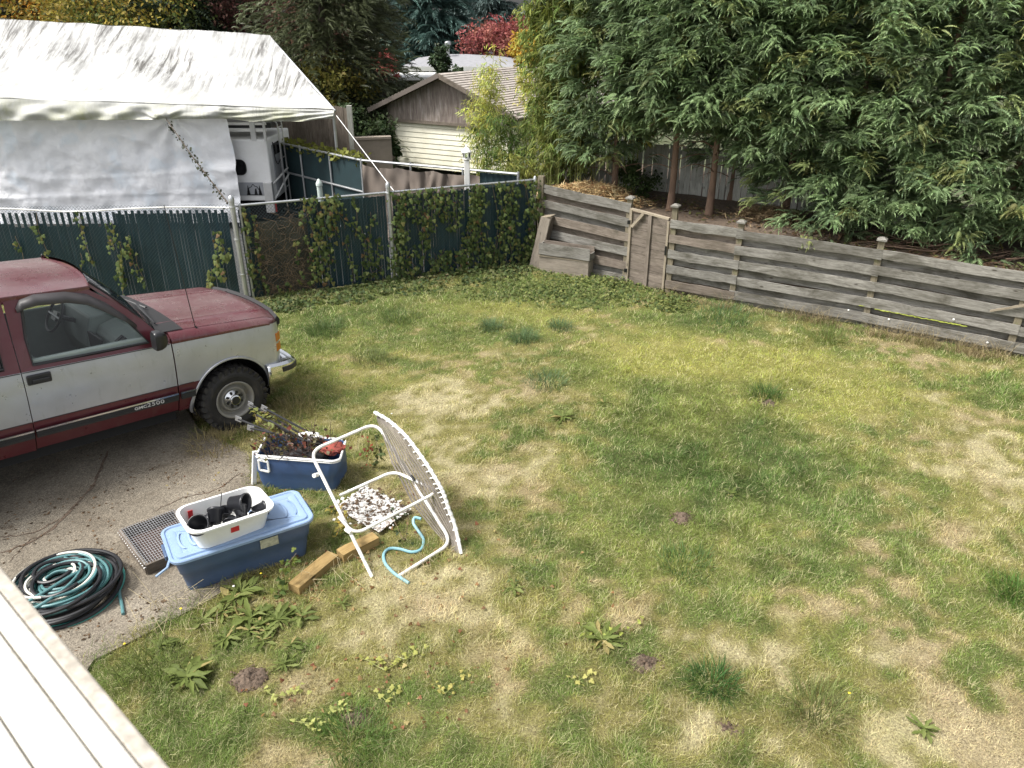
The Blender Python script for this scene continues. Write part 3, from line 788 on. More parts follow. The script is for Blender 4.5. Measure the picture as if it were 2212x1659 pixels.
for side, (ea, za_) in enumerate(((gp_(Wg + ov, ze - ov * (zr - ze) / (Wg / 2)), 0), (gp_(-ov, ze - ov * (zr - ze) / (Wg / 2)), 0))):
    rd = gp_(Wg / 2, zr); nC = 22; sl_ = rd - ea; nn = (sl_.cross(gy) if side == 0 else gy.cross(sl_)).normalized()
    if nn.z < 0: nn = -nn
    fo = -gy * .35
    for i in range(nC):
        a_, b_ = ea + sl_ * (i / nC), ea + sl_ * ((i + 1.15) / nC)
        MB().prism([a_ + nn * .045 + fo, b_ + nn * .02 + fo, b_ - nn * .0 + fo, a_ + nn * .0 + fo], gy * (Lg + .6)).build('shingle_course', M_shin, gar)
    MB().prism([ea + fo - nn * .005, rd + fo - nn * .005, rd + fo - nn * .05, ea + fo - nn * .05], gy * (Lg + .5)).build('roof_deck', M_bark2, gar)
    fb = -gy * .38
    MB().prism([ea + fb + nn * .03, rd + fb + nn * .03, rd + fb - nn * .10, ea + fb - nn * .10], gy * .03).build('barge_board', mk('barge_paint', (.12, .10, .085), .7) if side else M_wood2, gar)
# ------------------------------------------------------------------ far house
YH = 46
hz = lambda px, py, y=YH: aty(px, py, y)
a_, b_ = hz(882, 141), hz(1098, 146, 45)
hs2 = thing('house', 'far grey hip roofed bungalow with a white trimmed porch beyond the garage', 'house', (a_.x, YH, 0))
M_roofg = mk('grey_roof', (.26, .26, .275), .9, var=.12, vs=5, bump=.3, bs=40)
M_hwall = mk('grey_siding', (.24, .24, .27), .8, var=.08)
xl_, xr_ = a_.x - .3, b_.x + 1.0; ez = (a_.z + b_.z) / 2; r0, r1 = hz(962, 117, 49), hz(1010, 117, 49)
dpt = 8
V = [(xl_, YH - .5, ez), (xr_, YH - .5, ez), (xr_, YH + dpt, ez), (xl_, YH + dpt, ez), tuple(r0), tuple(r1)]
mb = MB(); mb.add(V, [(0, 1, 5, 4), (1, 2, 5), (2, 3, 4, 5), (3, 0, 4)]); rf = mb.build('roof', M_roofg, hs2, solid=.05)
MB().box(((xl_ + xr_) / 2, YH + 4, ez / 2 - .1), (xr_ - xl_ - .9, dpt - 1.0, ez - .2)).build('wall', M_hwall, hs2)
MB().box(((xl_ + xr_) / 2, YH - .52, ez - .12), (xr_ - xl_, .06, .24)).build('fascia', M_white_s, hs2)
for px in (886, 912, 931): q = hz(px, 160, YH - .1); MB().box((q.x, YH - .1, ez / 2), (.16 if px < 920 else .22, .16, ez)).build('porch_post', M_white_s, hs2)
q = hz(922, 163, YH + .5); fw = MB().box((q.x, YH + .48, q.z - .1), (.9, .06, 1.3)).build('window', M_tint, hs2); WM[fw.name] = WM[hs2.name].copy()
MB().box((q.x, YH + .44, q.z + .6), (1.0, .06, .1)).build('frame', M_white_s, fw)
q0 = hz(968, 116, 48.4); vt = MB(); vt.tube([(q0.x, 48.4, q0.z - .5), (q0.x, 48.4, q0.z + .45)], .09, 10); vt.lathe([(.18, 0), (.2, .12), (.15, .2), (0.01, .24)], 10, Matrix.Translation((q0.x, 48.4, q0.z + .45))); vt.build('vent_pipe', M_galv, hs2, smooth=True)
for px in (893, 902): q = hz(px, 171, YH + .2); MB().lathe([(.05, -.08), (.17, 0), (.18, .04), (.001, .06)], 10, Matrix.Translation(q)).build('hanging_pot', M_black, hs2)
q = aty(1122, 105, 60); ch = thing('house', 'chimney and roof of a house behind the red maple, almost hidden', 'house', (q.x, 60, 0))
MB().box((q.x, 60, q.z - 1.5), (.8, .8, 3.4)).build('chimney', mk('chimney_brick', (.3, .2, .17), .9), ch); MB().box((q.x, 60, q.z + .3), (1.1, 1.0, .14)).build('chimney_cap', M_white_s, ch)
MB().box((q.x + 1.2, 62.5, .6), (6, 4, 1.4)).build('wall', M_hwall, ch); mb = MB(); mb.prism([(q.x - 2.2, 60.2, 1.3), (q.x - 2.2, 64.8, 1.3), (q.x - 2.2, 62.5, 2.4)], (7, 0, 0)); mb.build('roof', M_roofg, ch)
# low sheds behind the canopy (roof edge and a pale gable in the greenery)
q = aty(820, 208, 34); sh = thing('shed', 'small shed with pale wall and flat roof edge in the greenery left of the garage', 'shed', (q.x, 34, 0))
MB().box((q.x + .3, 35.2, .9), (2.6, 2.2, 1.8)).build('wall', mk('olive_wall', (.26, .25, .15), .8), sh)
MB().box((q.x + 1.0, 34.9, 2.05), (2.4, 2.6, .12)).build('roof', M_white_s, sh)
MB().box((q.x - .55, 34.0, 1.2), (.14, .1, 2.4)).build('post', M_white_s, sh)
tr_ = MB(); tr_.box((q.x + .9, 34.02, .2), (1.3, .05, .5)); tr_.build('panel', M_white_s, sh)

# ------------------------------------------------------------------ deck rail close to the camera
ZR = 3.9
r0_, r1_ = at(0, 1219, ZR), at(371, 1659, ZR); rd_ = (r1_ - r0_).normalized(); rn = Vector((rd_.y, -rd_.x, 0)); rn = rn if rn.x < 0 else -rn
a_, b_ = r0_ - rd_ * 1.4, r1_ + rd_ * 1.2
dk = thing('deck_railing', 'out of focus white deck rail cap in the bottom left corner', 'railing', (r0_.x, r0_.y, ZR))
m, nt, b, out = newmat('rail_vinyl'); k = NT(nt); v = k.coords('Object', (1, 1, 1))
c = k.mix(k.ramp(k.noise(v, 75, 3, .6), [(.52, 0.0), (.66, .55)]), (.58, .55, .48), (.28, .24, .20))
c = k.mix(k.ramp(k.noise(v, 9, 4, .6), [(.4, 0.0), (.65, .75)]), c, (.66, .64, .59))
k.l(c, b.inputs['Base Color']); b.inputs['Roughness'].default_value = .5; M_rail = m
M_rail2 = mk('weathered_vinyl', (.40, .365, .31), .6, var=.3, vs=60, dirt=.7, dcol=(.22, .19, .15), ds=40)
wA = abs((at(0, 1360, ZR) - r0_).dot(rn)); wB = abs((at(0, 1543, ZR) - r0_).dot(rn))
for nm, o0, o1, dz in (('cap_edge', 0, wA * .42, -.004), ('cap_board', wA * .42 + .0015, wA, 0), ('cap_board', wA + .002, wB, 0), ('cap_board', wB + .002, wB + .09, -.001)):
    c_ = (o0 + o1) / 2
    MB().beam(a_ + rn * c_ + Vector((0, 0, -.015 + dz)), b_ + rn * c_ + Vector((0, 0, -.015 + dz)), o1 - o0, .03).build(nm, M_rail2 if nm == 'cap_edge' else M_rail, dk, bevel=.003)
MB().beam(a_ + rn * .08 + Vector((0, 0, -.09)), b_ + rn * .08 + Vector((0, 0, -.09)), .05, .1).build('under_rail', M_rail, dk)
for s in np.linspace(0, (b_ - a_).length, 26):
    q = a_ + rd_ * s + rn * .08; MB().box((q.x, q.y, ZR - .56), (.03, .03, .86)).build('baluster', M_rail, dk)
# ------------------------------------------------------------------ chain link fence with dark slats
M_slat = mk('slat_plastic', (.006, .029, .043), .42, var=.3, vs=3, rnd=True, dirt=.35, dcol=(.03, .045, .03), ds=3)
M_wire = mk('wire', (.045, .075, .08), .5, .3, var=.2)
slat_me = MB().box((0, 0, 0), (.0495, .006, 1.0)).mesh('slat', M_slat)
def wire_grid(mb, a, b, z0, z1, pitch=.058, r=.0022):
    L = (b - a).length; d = (b - a).normalized(); h = z1 - z0; n = Vector((d.y, -d.x, 0)) * .008
    for sgn in (1, -1):
        s = -h
        while s < L + h:
            p = []
            for zz in (0.0, 1.0):
                q = s + (zz * h if sgn > 0 else h - zz * h)
                p.append((q, z0 + zz * h))
            (s0, za), (s1, zb) = p
            def clip(s_, z_, s2, z2, lim):
                t_ = (lim - s_) / (s2 - s_); return lim, z_ + (z2 - z_) * t_
            if (s0 < 0 and s1 < 0) or (s0 > L and s1 > L): s += pitch; continue
            if s0 < 0: s0, za = clip(s0, za, s1, zb, 0)
            if s1 < 0: s1, zb = clip(s1, zb, s0, za, 0)
            if s0 > L: s0, za = clip(s0, za, s1, zb, L)
            if s1 > L: s1, zb = clip(s1, zb, s0, za, L)
            A, B = a + d * s0 + n * sgn * 1.0, a + d * s1 + n * sgn
            A.z, B.z = za, zb
            if (B - A).length > .02: mb.tube([A + n, B + n], r, 3, caps=False)
            s += pitch
    # knuckles along the top
    s = 0
    while s < L:
        A = a + d * s; A.z = z1
        B = A + d * pitch * .5 + Vector((0, 0, .03)); mb.tube([A, B, A + d * pitch], r, 3, caps=False); s += pitch
def post(name, p, h, r, parent, mat, cap='dome', lean=(0, 0)):
    mb = MB(); p = Vector(p); q = p + Vector((lean[0], lean[1], h))
    mb.tube([p - Vector((0, 0, .05)), q], r, 12)
    M = Matrix.Translation(q)
    mb.lathe([(r * 1.15, -.05), (r * 1.15, .0), (r * .9, .03), (r * .35, .05), (.001, .055)], 12, M)
    for zz in (.28, .62, .92):
        c = p.lerp(q, zz); mb.lathe([(r * 1.02, -.012), (r * 1.35, -.01), (r * 1.35, .01), (r * 1.02, .012)], 12, Matrix.Translation(c))
    return mb.build(name, mat, parent, smooth=True)
FT = 1.66
fL = thing('chain_link_fence', 'left run of dark slatted chain link fence behind the maroon truck, white tarp above', 'fence', F0)
fM = thing('chain_link_fence', 'middle run of chain link fence, half bare wire and half slats with loose ivy', 'fence', F1)
fR = thing('chain_link_fence', 'right run of chain link fence almost covered in ivy', 'fence', F2)
def run(th, a, b, top, s0, s1, gaps=(), topvar=.0, rail=True, wires=True):
    d = (b - a).normalized(); L = (b - a).length; rz = math.atan2(d.y, d.x); s = s0
    while s < s1:
        if not any(g0 < s < g1 for g0, g1 in gaps):
            alt = topvar * (1.0 if (int(s / .0525) % 2) else .12) * (1.0 if s < s1 * .62 else .25); z1 = top - .05 - alt * R.uniform(.8, 1.1); z0 = .03 + R.uniform(0, .03)
            M = Matrix.Translation(a + d * s + Vector((0, 0, (z0 + z1) / 2))) @ Matrix.Rotation(rz + R.uniform(-.12, .12), 4, 'Z') @ Matrix.Rotation(R.uniform(-.006, .006), 4, 'Y') @ Matrix.Diagonal((R.uniform(.94, 1.06), 1, z1 - z0, 1))
            link('slat', slat_me, th, M)
        s += .0525
    if wires:
        mb = MB(); wire_grid(mb, a, b, .03, top); tag(mb.build('wire_mesh', M_wire, th), kind='stuff')
    if rail:
        up = Vector((0, 0, top)); mb = MB(); mb.tube([a + up, b + up], .021, 10); mb.build('top_rail', M_galv, th, smooth=True)
LL = (F1 - F0).length
run(fL, F0 + (F1 - F0) * .42, F1, FT, .05, LL * .58 - .12, topvar=.26, rail=False)
mb = MB(); mb.tube(curve([F0 + (F1 - F0) * t + Vector((0, -.03, FT + dz)) for t, dz in ((.42, -.03), (.55, .0), (.68, -.06), (.8, -.02), (.9, .0), (1, -.02))], 6), .012, 8); mb.build('tension_wire', M_white, fL, smooth=True)
post('post', F1 + Vector((.02, -.06, 0)), 1.80, .042, fL, M_galv)
MG = (F2 - F1).length
run(fM, F1, F2, FT, .1, MG - .08, gaps=((.30, 1.16),), topvar=.02)
post('post', F2 + Vector((0, -.03, 0)), 1.80, .038, fM, M_galv)
post('post', F1 + Vector((.12, .0, 0)), FT, .02, fM, M_galv)
RGt = (F3 - F2).length
run(fR, F2, F3, FT, .08, RGt - .05, topvar=.03)
post('post', F3 + Vector((0, 0, 0)), 1.68, .03, fR, M_galv)

# the back fence of the neighbour's yard: green screen on a pipe frame, then a tan tarp, then slats
M_screen = mk('green_screen', (.006, .024, .028), .8, var=.25, vs=2.5, bump=.15, bs=300)
M_tan = mk('tan_tarp', (.15, .122, .10), .8, var=.14, vs=3, bump=.2, bs=80)
B0, B1, B2 = at(560, 299, 1.72), at(780, 346, 1.72), Vector((.12, 15.2, 0))
B0.z = B1.z = B2.z = 0
Bm = B0 + (B0 - B1) * .7
bf = thing('screen_fence', 'far pipe fence with dark green privacy screen, tan tarp hung at its right end', 'fence', B1)
for nm, a_, b_ in (('screen', Bm, B1), ('screen', B1.lerp(B2, .77), B2)):
    mb = MB(); P = []
    for i in range(25):
        t = i / 24; q = a_.lerp(b_, t); P.append([Vector((q.x, q.y + .05 + .012 * math.sin(t * 40 + z * 3), z)) for z in np.linspace(.02, 1.68, 8)])
    mb.grid(P); mb.build(nm, M_screen, bf, smooth=True)
for a_, b_, n in ((Bm, B1, 6), (B1, B2, 3)):
    for z in (1.72, 1.05, .12):
        if z < 1.7 and n == 3: continue
        MB().tube([a_ + Vector((0, 0, z)), b_ + Vector((0, 0, z))], .024, 8).build('rail', M_galv, bf, smooth=True)
    for i in range(n + 1):
        q = a_.lerp(b_, i / n)
        if n == 3 and i == 0: continue
        MB().tube([q, q + Vector((0, 0, 1.76))], .028 if i == n else .022, 8).build('post', M_galv, bf, smooth=True)
mb = MB(); P = []
for i in range(81):
    t = i / 80; q = B1.lerp(B2, .01 + t * .76); row = []
    for j in range(22):
        s = j / 21; hang = 1.66 - .05 * abs(math.sin(t * math.pi * 3.2)) ** .7
        w = .11 * math.sin(t * 46 + 3 * math.sin(s * 4 + t * 9)) * (.3 + s) + .09 * abs(math.sin(t * 16 + s * 2.5 * math.cos(t * 9))) + .03 * math.sin((t * 30) * (1 + .4 * s) + s * 7)
        row.append(Vector((q.x + .02 * w, q.y - .07 - abs(w) * .7, hang * (1 - s) + .1 * s)))
    P.append(row)
mb.grid(P); mb.build('tarp', M_tan, bf, smooth=True)

# ------------------------------------------------------------------ board fence of the garden
wf = thing('board_fence', 'weathered grey board fence of overlapping planks along the right of the lawn', 'fence', WP[3])
def pt(i, z): return WP[i] + Vector((0, 0, z))
def wpost(p, h, parent, cap=True, w=.095, mat=None):
    d = (WP[4] - WP[2]).normalized(); up = Vector((0, 0, 1)); p = Vector(p)
    o = piece('post', p - up * .1, p + up * h, w, w * .72, mat or M_woodp, parent, up=(d.x, d.y, 0), warp=.002)
    if cap:
        M = Matrix.Translation(p + up * (h + .012)) @ Matrix.Rotation(math.atan2(d.y, d.x), 4, 'Z')
        mb = MB(); mb.box((0, 0, 0), (.145, .145, .024)); mb.box((0, 0, .026), (.145, .145, .028), taper=.35)
        link('post_cap', mb.mesh('post_cap', M_wood), parent, M)
    return o
def bay(a, b, tops, parent, n, z0, ztop_a, ztop_b, first_front=True, ext=.05, mats=None, hgt=None):
    """horizontal boards, every other one on the near face of the posts"""
    d = (b - a).normalized(); near = Vector((d.y, -d.x, 0))
    if near.y > 0: near = -near
    for i in range(n):
        f = (i % 2 == 0) == first_front
        za = ztop_a - (ztop_a - z0) * (i + .5) / n; zb = ztop_b - (ztop_b - z0) * (i + .5) / n
        w = (ztop_a - z0) / n * (1.10 if f else 1.16)
        off = near * (.046 if f else -.040)
        e = ext if f else -.01
        A, B = a - d * e + off, b + d * e + off
        A.z = za + R.uniform(-.008, .008); B.z = zb + R.uniform(-.008, .008)
        rl = R.uniform(-.05, .03)
        piece('plank', A, B, w, .022, R.choice(mats or [M_wood]), parent, warp=.011, n=6, roll=rl)
zt = [onp(*p, WP[i].xy, WP[i + 1].xy).z for p, i in (((1190, 416), 0), ((1352, 445), 0))]
bay(WP[0], WP[1], 0, wf, 11, -.02, 1.56, 1.47, mats=[M_wood, M_wood, M_wood2])
bay(WP[2], WP[3], 0, wf, 10, -.02, 1.33, 1.31, mats=[M_wood2, M_wood2, M_wood])
bay(WP[3], WP[4], 0, wf, 10, -.02, 1.31, 1.28)
bay(WP[4], WP[5], 0, wf, 10, -.02, 1.29, 1.27)
bay(WP[5], WP[6], 0, wf, 10, -.02, 1.26, 1.22)
wpost(WP[0] + Vector((-.05, .0, 0)), 1.72, wf, False, .12)
wpost(WP[1], 1.55, wf); wpost(WP[2], 1.55, wf); wpost(WP[3], 1.42, wf); wpost(WP[4], 1.42, wf); wpost(WP[5], 1.44, wf); wpost(WP[6], 1.3, wf)
# moss along two board tops, a broken sliver
d = (WP[5] - WP[4]).normalized(); near = Vector((d.y, -d.x, 0))
M_moss = mk('moss', (.24, .27, .05), .95, var=.4, vs=30, bump=.8, bs=90)
for (pa, pb) in (((1700, 628), (1868, 661)), ((1890, 668), (2090, 706))):
    a_, b_ = onp(*pa, WP[4].xy + near.xy * .06, WP[5].xy + near.xy * .06), onp(*pb, WP[4].xy + near.xy * .06, WP[5].xy + near.xy * .06)
    mb = MB(); n_ = 40
    mb.tube([a_.lerp(b_, i / n_) + Vector((R.uniform(-.006, .006), R.uniform(-.006, .006), R.uniform(-.006, .008))) for i in range(n_ + 1)], [R.uniform(.006, .016) for _ in range(n_ + 1)], 5)
    mb.build('moss', M_moss, wf)
a_, b_ = onp(2142, 660, WP[5].xy + near.xy * -.02, WP[4].xy + near.xy * -.02), onp(2208, 650, WP[5].xy, WP[4].xy)
piece('plank', onp(2140, 668, WP[4].xy, WP[5].xy) + near * .09, onp(2215, 655, WP[4].xy, WP[5].xy) + near * .09, .03, .018, M_woodl, wf)
kn = MB().lathe([(.001, .004), (.012, .003), (.016, -.002)], 10).mesh('knot', M_white_s)
for p in ((1833, 670), (1920, 690), (2133, 740), (2060, 690)):
    q = onp(*p, WP[4].xy + near.xy * .077, WP[5].xy + near.xy * .077)
    link('knot', kn, wf, Matrix.Translation(q) @ Vector((near.x, near.y, 0)).to_track_quat('Z', 'Y').to_matrix().to_4x4())
# gate
ga, gb_ = WP[1] + (WP[2] - WP[1]) * .08, WP[2] - (WP[2] - WP[1]) * .08
gt = thing('garden_gate', 'wooden garden gate of horizontal boards with a corner brace', 'gate', ga)
gd = (gb_ - ga).normalized(); gn = Vector((gd.y, -gd.x, 0))
for i in range(9):
    z = 1.33 - (i + .5) * .148
    A, B = ga + gn * .03, gb_ + gn * .03; A.z = B.z = z
    piece('board', A, B, .143, .02, M_wood2, gt, warp=.003)
def stick(nm, a, b, w, t, mat, off): piece(nm, a + gn * off, b + gn * off, w, t, mat, gt, up=(gd.x, gd.y, 0) if abs((b - a).z) > .5 * (b - a).length else (0, 0, 1), warp=.002)
stick('stile', ga + Vector((0, 0, .0)), ga + Vector((0, 0, 1.40)), .05, .03, M_woodl, .06)
stick('stile', gb_ + Vector((0, 0, -.02)), gb_ + Vector((0, 0, 1.30)), .04, .03, M_woodl, .06)
mid = ga.lerp(gb_, .52); stick('stile', mid + Vector((0, 0, -.02)), mid + Vector((0, 0, 1.34)), .07, .03, M_wood2, .06)
stick('top_rail', ga + Vector((0, 0, 1.385)), gb_ + Vector((0, 0, 1.335)), .035, .06, M_woodl, .045)
br0, br1 = ga.lerp(gb_, .06), ga.lerp(gb_, .34)
stick('brace', br0 + Vector((0, 0, 1.08)), br1 + Vector((0, 0, 1.345)), .05, .025, M_woodl, .085)
tri = MB(); c0 = gb_ + gn * .05; tri.prism([c0 + Vector((0, 0, 1.33)), c0 - gd * .25 + Vector((0, 0, 1.34)), c0 - gd * .12 + Vector((0, 0, 1.2)), c0 + Vector((0, 0, 1.05))], gn * .02); tri.build('gusset', M_wood2, gt)
MB().box(gb_ + gn * .085 + Vector((0, 0, .78)), (.03, .02, .16)).build('latch', M_black, gt)
for z in (.25, 1.15): MB().box(ga + gn * .075 + Vector((-.02, 0, z)), (.06, .015, .07)).build('hinge', M_black, gt)

# planter box standing on a crate and a slanted board box beside it
pc = onp(1168, 540, WP[0].xy + Vector((-.15, -.3)), WP[1].xy + Vector((-.15, -.3)))
d1 = (WP[1] - WP[0]).normalized(); n1 = Vector((d1.y, -d1.x, 0))
PA = at(1164, 586); PB = at(1270, 602)
pd = (PB - PA).normalized(); pn = Vector((pd.y, -pd.x, 0)); PL = (PB - PA).length; up = Vector((0, 0, 1))
cr = thing('wooden_crate', 'plywood crate on the ground under the planter box', 'crate', PA)
M_ply = mk_wood('grey_plywood', (.17, .14, .11), (.34, .30, .25), sf=.35)
piece('front_panel', PA + up * .15, PB + up * .15, .34, .02, M_ply, cr); piece('back_panel', PA - pn * .24 + up * .15, PB - pn * .24 + up * .15, .34, .02, M_ply, cr)
piece('end_panel', PB - pn * .01 + up * .15, PB - pn * .23 + up * .15, .34, .02, M_ply, cr); piece('end_panel', PA - pn * .01 + up * .15, PA - pn * .23 + up * .15, .34, .02, M_ply, cr)
piece('lip', PA + pn * .012 + up * .33, PB + pn * .012 + up * .33, .03, .02, M_woodl, cr)
piece('top_panel', PA - pn * .12 + up * .335, PB - pn * .12 + up * .335, .02, .26, M_ply, cr)
pl = thing('planter_box', 'empty long wooden planter box resting on a plywood crate', 'planter', PA + up * .35)
e0, e1 = PA + pd * .01 + up * .35, PB + pd * .03 + up * .35
piece('side', e0 + up * .12 + pn * .03, e1 + up * .12 + pn * .03, .22, .018, M_wood, pl); piece('side', e0 + up * .12 - pn * .20, e1 + up * .12 - pn * .20, .22, .018, M_wood2, pl)
piece('end', e1 + up * .07 + pn * .02, e1 + up * .07 - pn * .19, .13, .018, M_wood, pl); piece('end', e0 + up * .10 + pn * .02, e0 + up * .10 - pn * .19, .20, .018, M_wood, pl)
piece('bottom', e0 + up * .02 - pn * .085, e1 + up * .02 - pn * .085, .018, .21, M_wood2, pl)
sb = thing('board_box', 'tall slanted wooden box leaning by the ivy fence corner', 'box', at(1150, 578))
s0_, s1_ = at(1152, 580), onp(1179, 470, WP[0].xy + n1.xy * .25, WP[1].xy + n1.xy * .25)
tdir = (s1_ - s0_)
piece('board', s0_ + up * -.03, s1_, .20, .02, M_ply, sb, up=(pd.x, pd.y, 0))
piece('board', s0_ + pd * .10 - pn * .10, s1_ + pd * .11 - pn * .10, .20, .02, M_wood2, sb, up=(-pn.x, -pn.y, 0))
piece('top', s1_ + up * .012 + pn * .0, s1_ + up * .0 - pn * .22, .20, .02, M_woodl, sb, up=(pd.x, pd.y, .15))
piece('back_board', s0_ - pn * .2, s1_ - pn * .2, .20, .02, M_wood2, sb, up=(pd.x, pd.y, 0))

# vertical board fence under the trees
V0, V1 = Vector((.6, 18.3, 0)), Vector((9.2, 12.1, 0))
vf = thing('plank_fence', 'grey upright plank fence in the shade under the conifers', 'fence', V0.lerp(V1, .4))
vd = (V1 - V0).normalized(); Lv = (V1 - V0).length; s = 0.0
while s < Lv * .78:
    q = V0 + vd * s; w = R.uniform(.095, .15); z0 = BT - .1; z1 = 2.08 + R.uniform(-.02, .02)
    piece('plank', q + up * z0, q + up * z1, w * .87, .018, M_woodg, vf, up=(vd.x, vd.y, 0), warp=.003, n=2, roll=R.uniform(-.05, .05)); s += w
for z in (1.35, 1.95): piece('rail', V0 + up * z + Vector((.03, .05, 0)), V0 + vd * Lv * .78 + up * z + Vector((.03, .05, 0)), .09, .04, M_woodg, vf)
# neighbour's board fence and low wall behind the screen fence
q0, q1, q2 = aty(600, 262, 22.0), aty(752, 258, 20.6), aty(836, 290, 20.2)
nf = thing('plank_fence', 'brown upright plank fence seen under the white canopy roof', 'fence', (q0.x, q0.y, 0))
L_ = (q1.xy - q0.xy).length; dd = Vector((q1.x - q0.x, q1.y - q0.y, 0)).normalized(); s = -1.0
while s < L_:
    b_ = Vector((q0.x, q0.y, 0)) + dd * s
    piece('plank', b_ + up * .0, b_ + up * (2.35 + R.uniform(-.015, .015)), .14, .02, M_wood2, nf, up=(dd.x, dd.y, 0), n=2); s += .148
piece('post', Vector((q1.x + .05, q1.y, 0)), Vector((q1.x + .05, q1.y, 2.4)), .12, .12, M_woodg, nf, up=(1, 0, 0))
lw = MB(); a_ = Vector((q1.x + .1, q1.y, 0)); b_ = Vector((q2.x, q2.y + .6, 0)); lw.beam(a_ + up * .78, b_ + up * .78, .18, 1.56); lw.beam(a_ + up * 1.60, b_ + up * 1.60, .24, .06)
tag(lw.build('garden_wall', mk('beige_render', (.25, .21, .17), .9, var=.12, dirt=.4, dcol=(.12, .1, .07))), 'low beige rendered wall beside the garage behind the screen fence', 'wall')
# ------------------------------------------------------------------ maroon and silver truck; local x forward, y away from the camera side, z up
TO = at(500, 936); TD = Vector((.8, .6, 0)); 
TM = Matrix.Translation((-3.39, 8.16, 0)) @ Matrix.Rotation(rad(45.5), 4, 'Z') @ Matrix.Rotation(rad(4.0), 4, 'Y') @ Matrix.Rotation(rad(-.8), 4, 'X')
tk = thing('pickup_truck', 'maroon and silver four wheel drive truck parked with its nose on the grass', 'truck', mw=TM)
def paint(name, col, metal, dirt, flake=.0, rough=.32):
    m, nt, b, out = newmat(name); k = NT(nt); v = k.coords('Object')
    f = k.ramp(k.noise(v, 2.2, 6, .65, .5), [(.4, 0.0), (.75, dirt)])
    c = k.mix(f, col, (.22, .20, .175))
    vs_ = k.coords('Object', (1.0, 1.0, .25)); f2 = k.ramp(k.noise(vs_, 9, 7, .75, .5), [(.56, 0.0), (.74, dirt * 1.1)])
    c = k.mix(f2, c, (.16, .15, .13))
    k.l(c, b.inputs['Base Color']); b.inputs['Metallic'].default_value = metal
    r = k.n('ShaderNodeMapRange'); r.inputs[1].default_value = .3; r.inputs[2].default_value = .7; r.inputs[3].default_value = rough - .1; r.inputs[4].default_value = rough + .15
    k.l(k.noise(v, 5, 6, .7), r.inputs[0]); k.l(r.outputs[0], b.inputs['Roughness'])
    b.inputs['Coat Weight'].default_value = .45; b.inputs['Coat Roughness'].default_value = .16
    return m
M_mar = paint('maroon_paint', (.095, .011, .019), .25, .14); M_sil = paint('silver_paint', (.47, .485, .52), .55, .28, rough=.33)
M_mtop = paint('skylit_maroon', (.115, .026, .033), .25, .30, rough=.28)  # paler maroon for upward panels: sky reflection put into the base colour
M_trim = mk('rubber_trim', (.022, .022, .024), .5, var=.2); M_glass = mk_glass('car_glass', (.93, .96, .95))
M_dash = mk('grey_green_vinyl', (.27, .32, .30), .55, var=.1, bump=.1, bs=200); M_seat = mk('seat_cloth', (.14, .165, .16), .85, var=.2)
M_amb = mk('amber_lens', (.50, .15, .015), .2, var=.1); M_steel = mk('painted_steel', (.26, .25, .225), .5, .15, var=.12, dirt=.6, dcol=(.2, .16, .11), ds=9)
W = 1.94
belt = lambda x: 1.235 - .018 * x
dn = lambda pts: [(x, z - .06 * min(1, max(0, (z - 1.45) / .3))) for x, z in pts]
ARC, AR, AZ = .06, .485, .43
def sill(x):
    if abs(x - ARC) < AR: return max(.40, AZ + math.sqrt(AR * AR - (x - ARC) ** 2))
    return .40 if x < ARC else .52
RC = ARC - 3.34
def sillr(x):
    if abs(x - RC) < AR: return max(.40, AZ + math.sqrt(AR * AR - (x - RC) ** 2))
    return .40
def yin(x, z):                      # how far the skin lies inside the widest line
    y = .055 * max(0, (min(z, 1.34) - .95) / .4) ** 2 + .10 * max(0, (.75 - z) / .4) ** 2
    if x > .62: y += .07 * ((x - .62) / .12) ** 2
    return y
def side(name, x0, x1, zb, far, mats, parent, top=None, n=None):
    n = n or max(6, int((x1 - x0) / .025)); P = []
    for i in range(n + 1):
        x = lerp(x0, x1, i / n); bt = top(x) if top else belt(x); lo = zb(x)
        zs = [lo] + [max(lo, q) for q in (.60, .74)] + [max(lo, lerp(.74, bt - .012, f)) for f in (.14, .3, .45, .6, .75, .9, 1.0)] + [bt - .006]
        row = []
        for z in zs:
            y = yin(x, z); row.append(Vector((x, W - y if far else y, z)))
        P.append(row)
    mb = MB(); mb.grid(P, flip=not far, mf=lambda i, j: (0 if (j < 2 and lerp(x0, x1, i / n) < .3) else 1))
    # turned-in edge so that the panel has thickness at its gaps
    for e in (0, -1):
        a = P[e]; mb.grid([[p + Vector((0, -.03 if far else .03, 0)) for p in a], a], mi=0, skip=0)
    return mb.build(name, mats, parent, local=True, smooth=True)
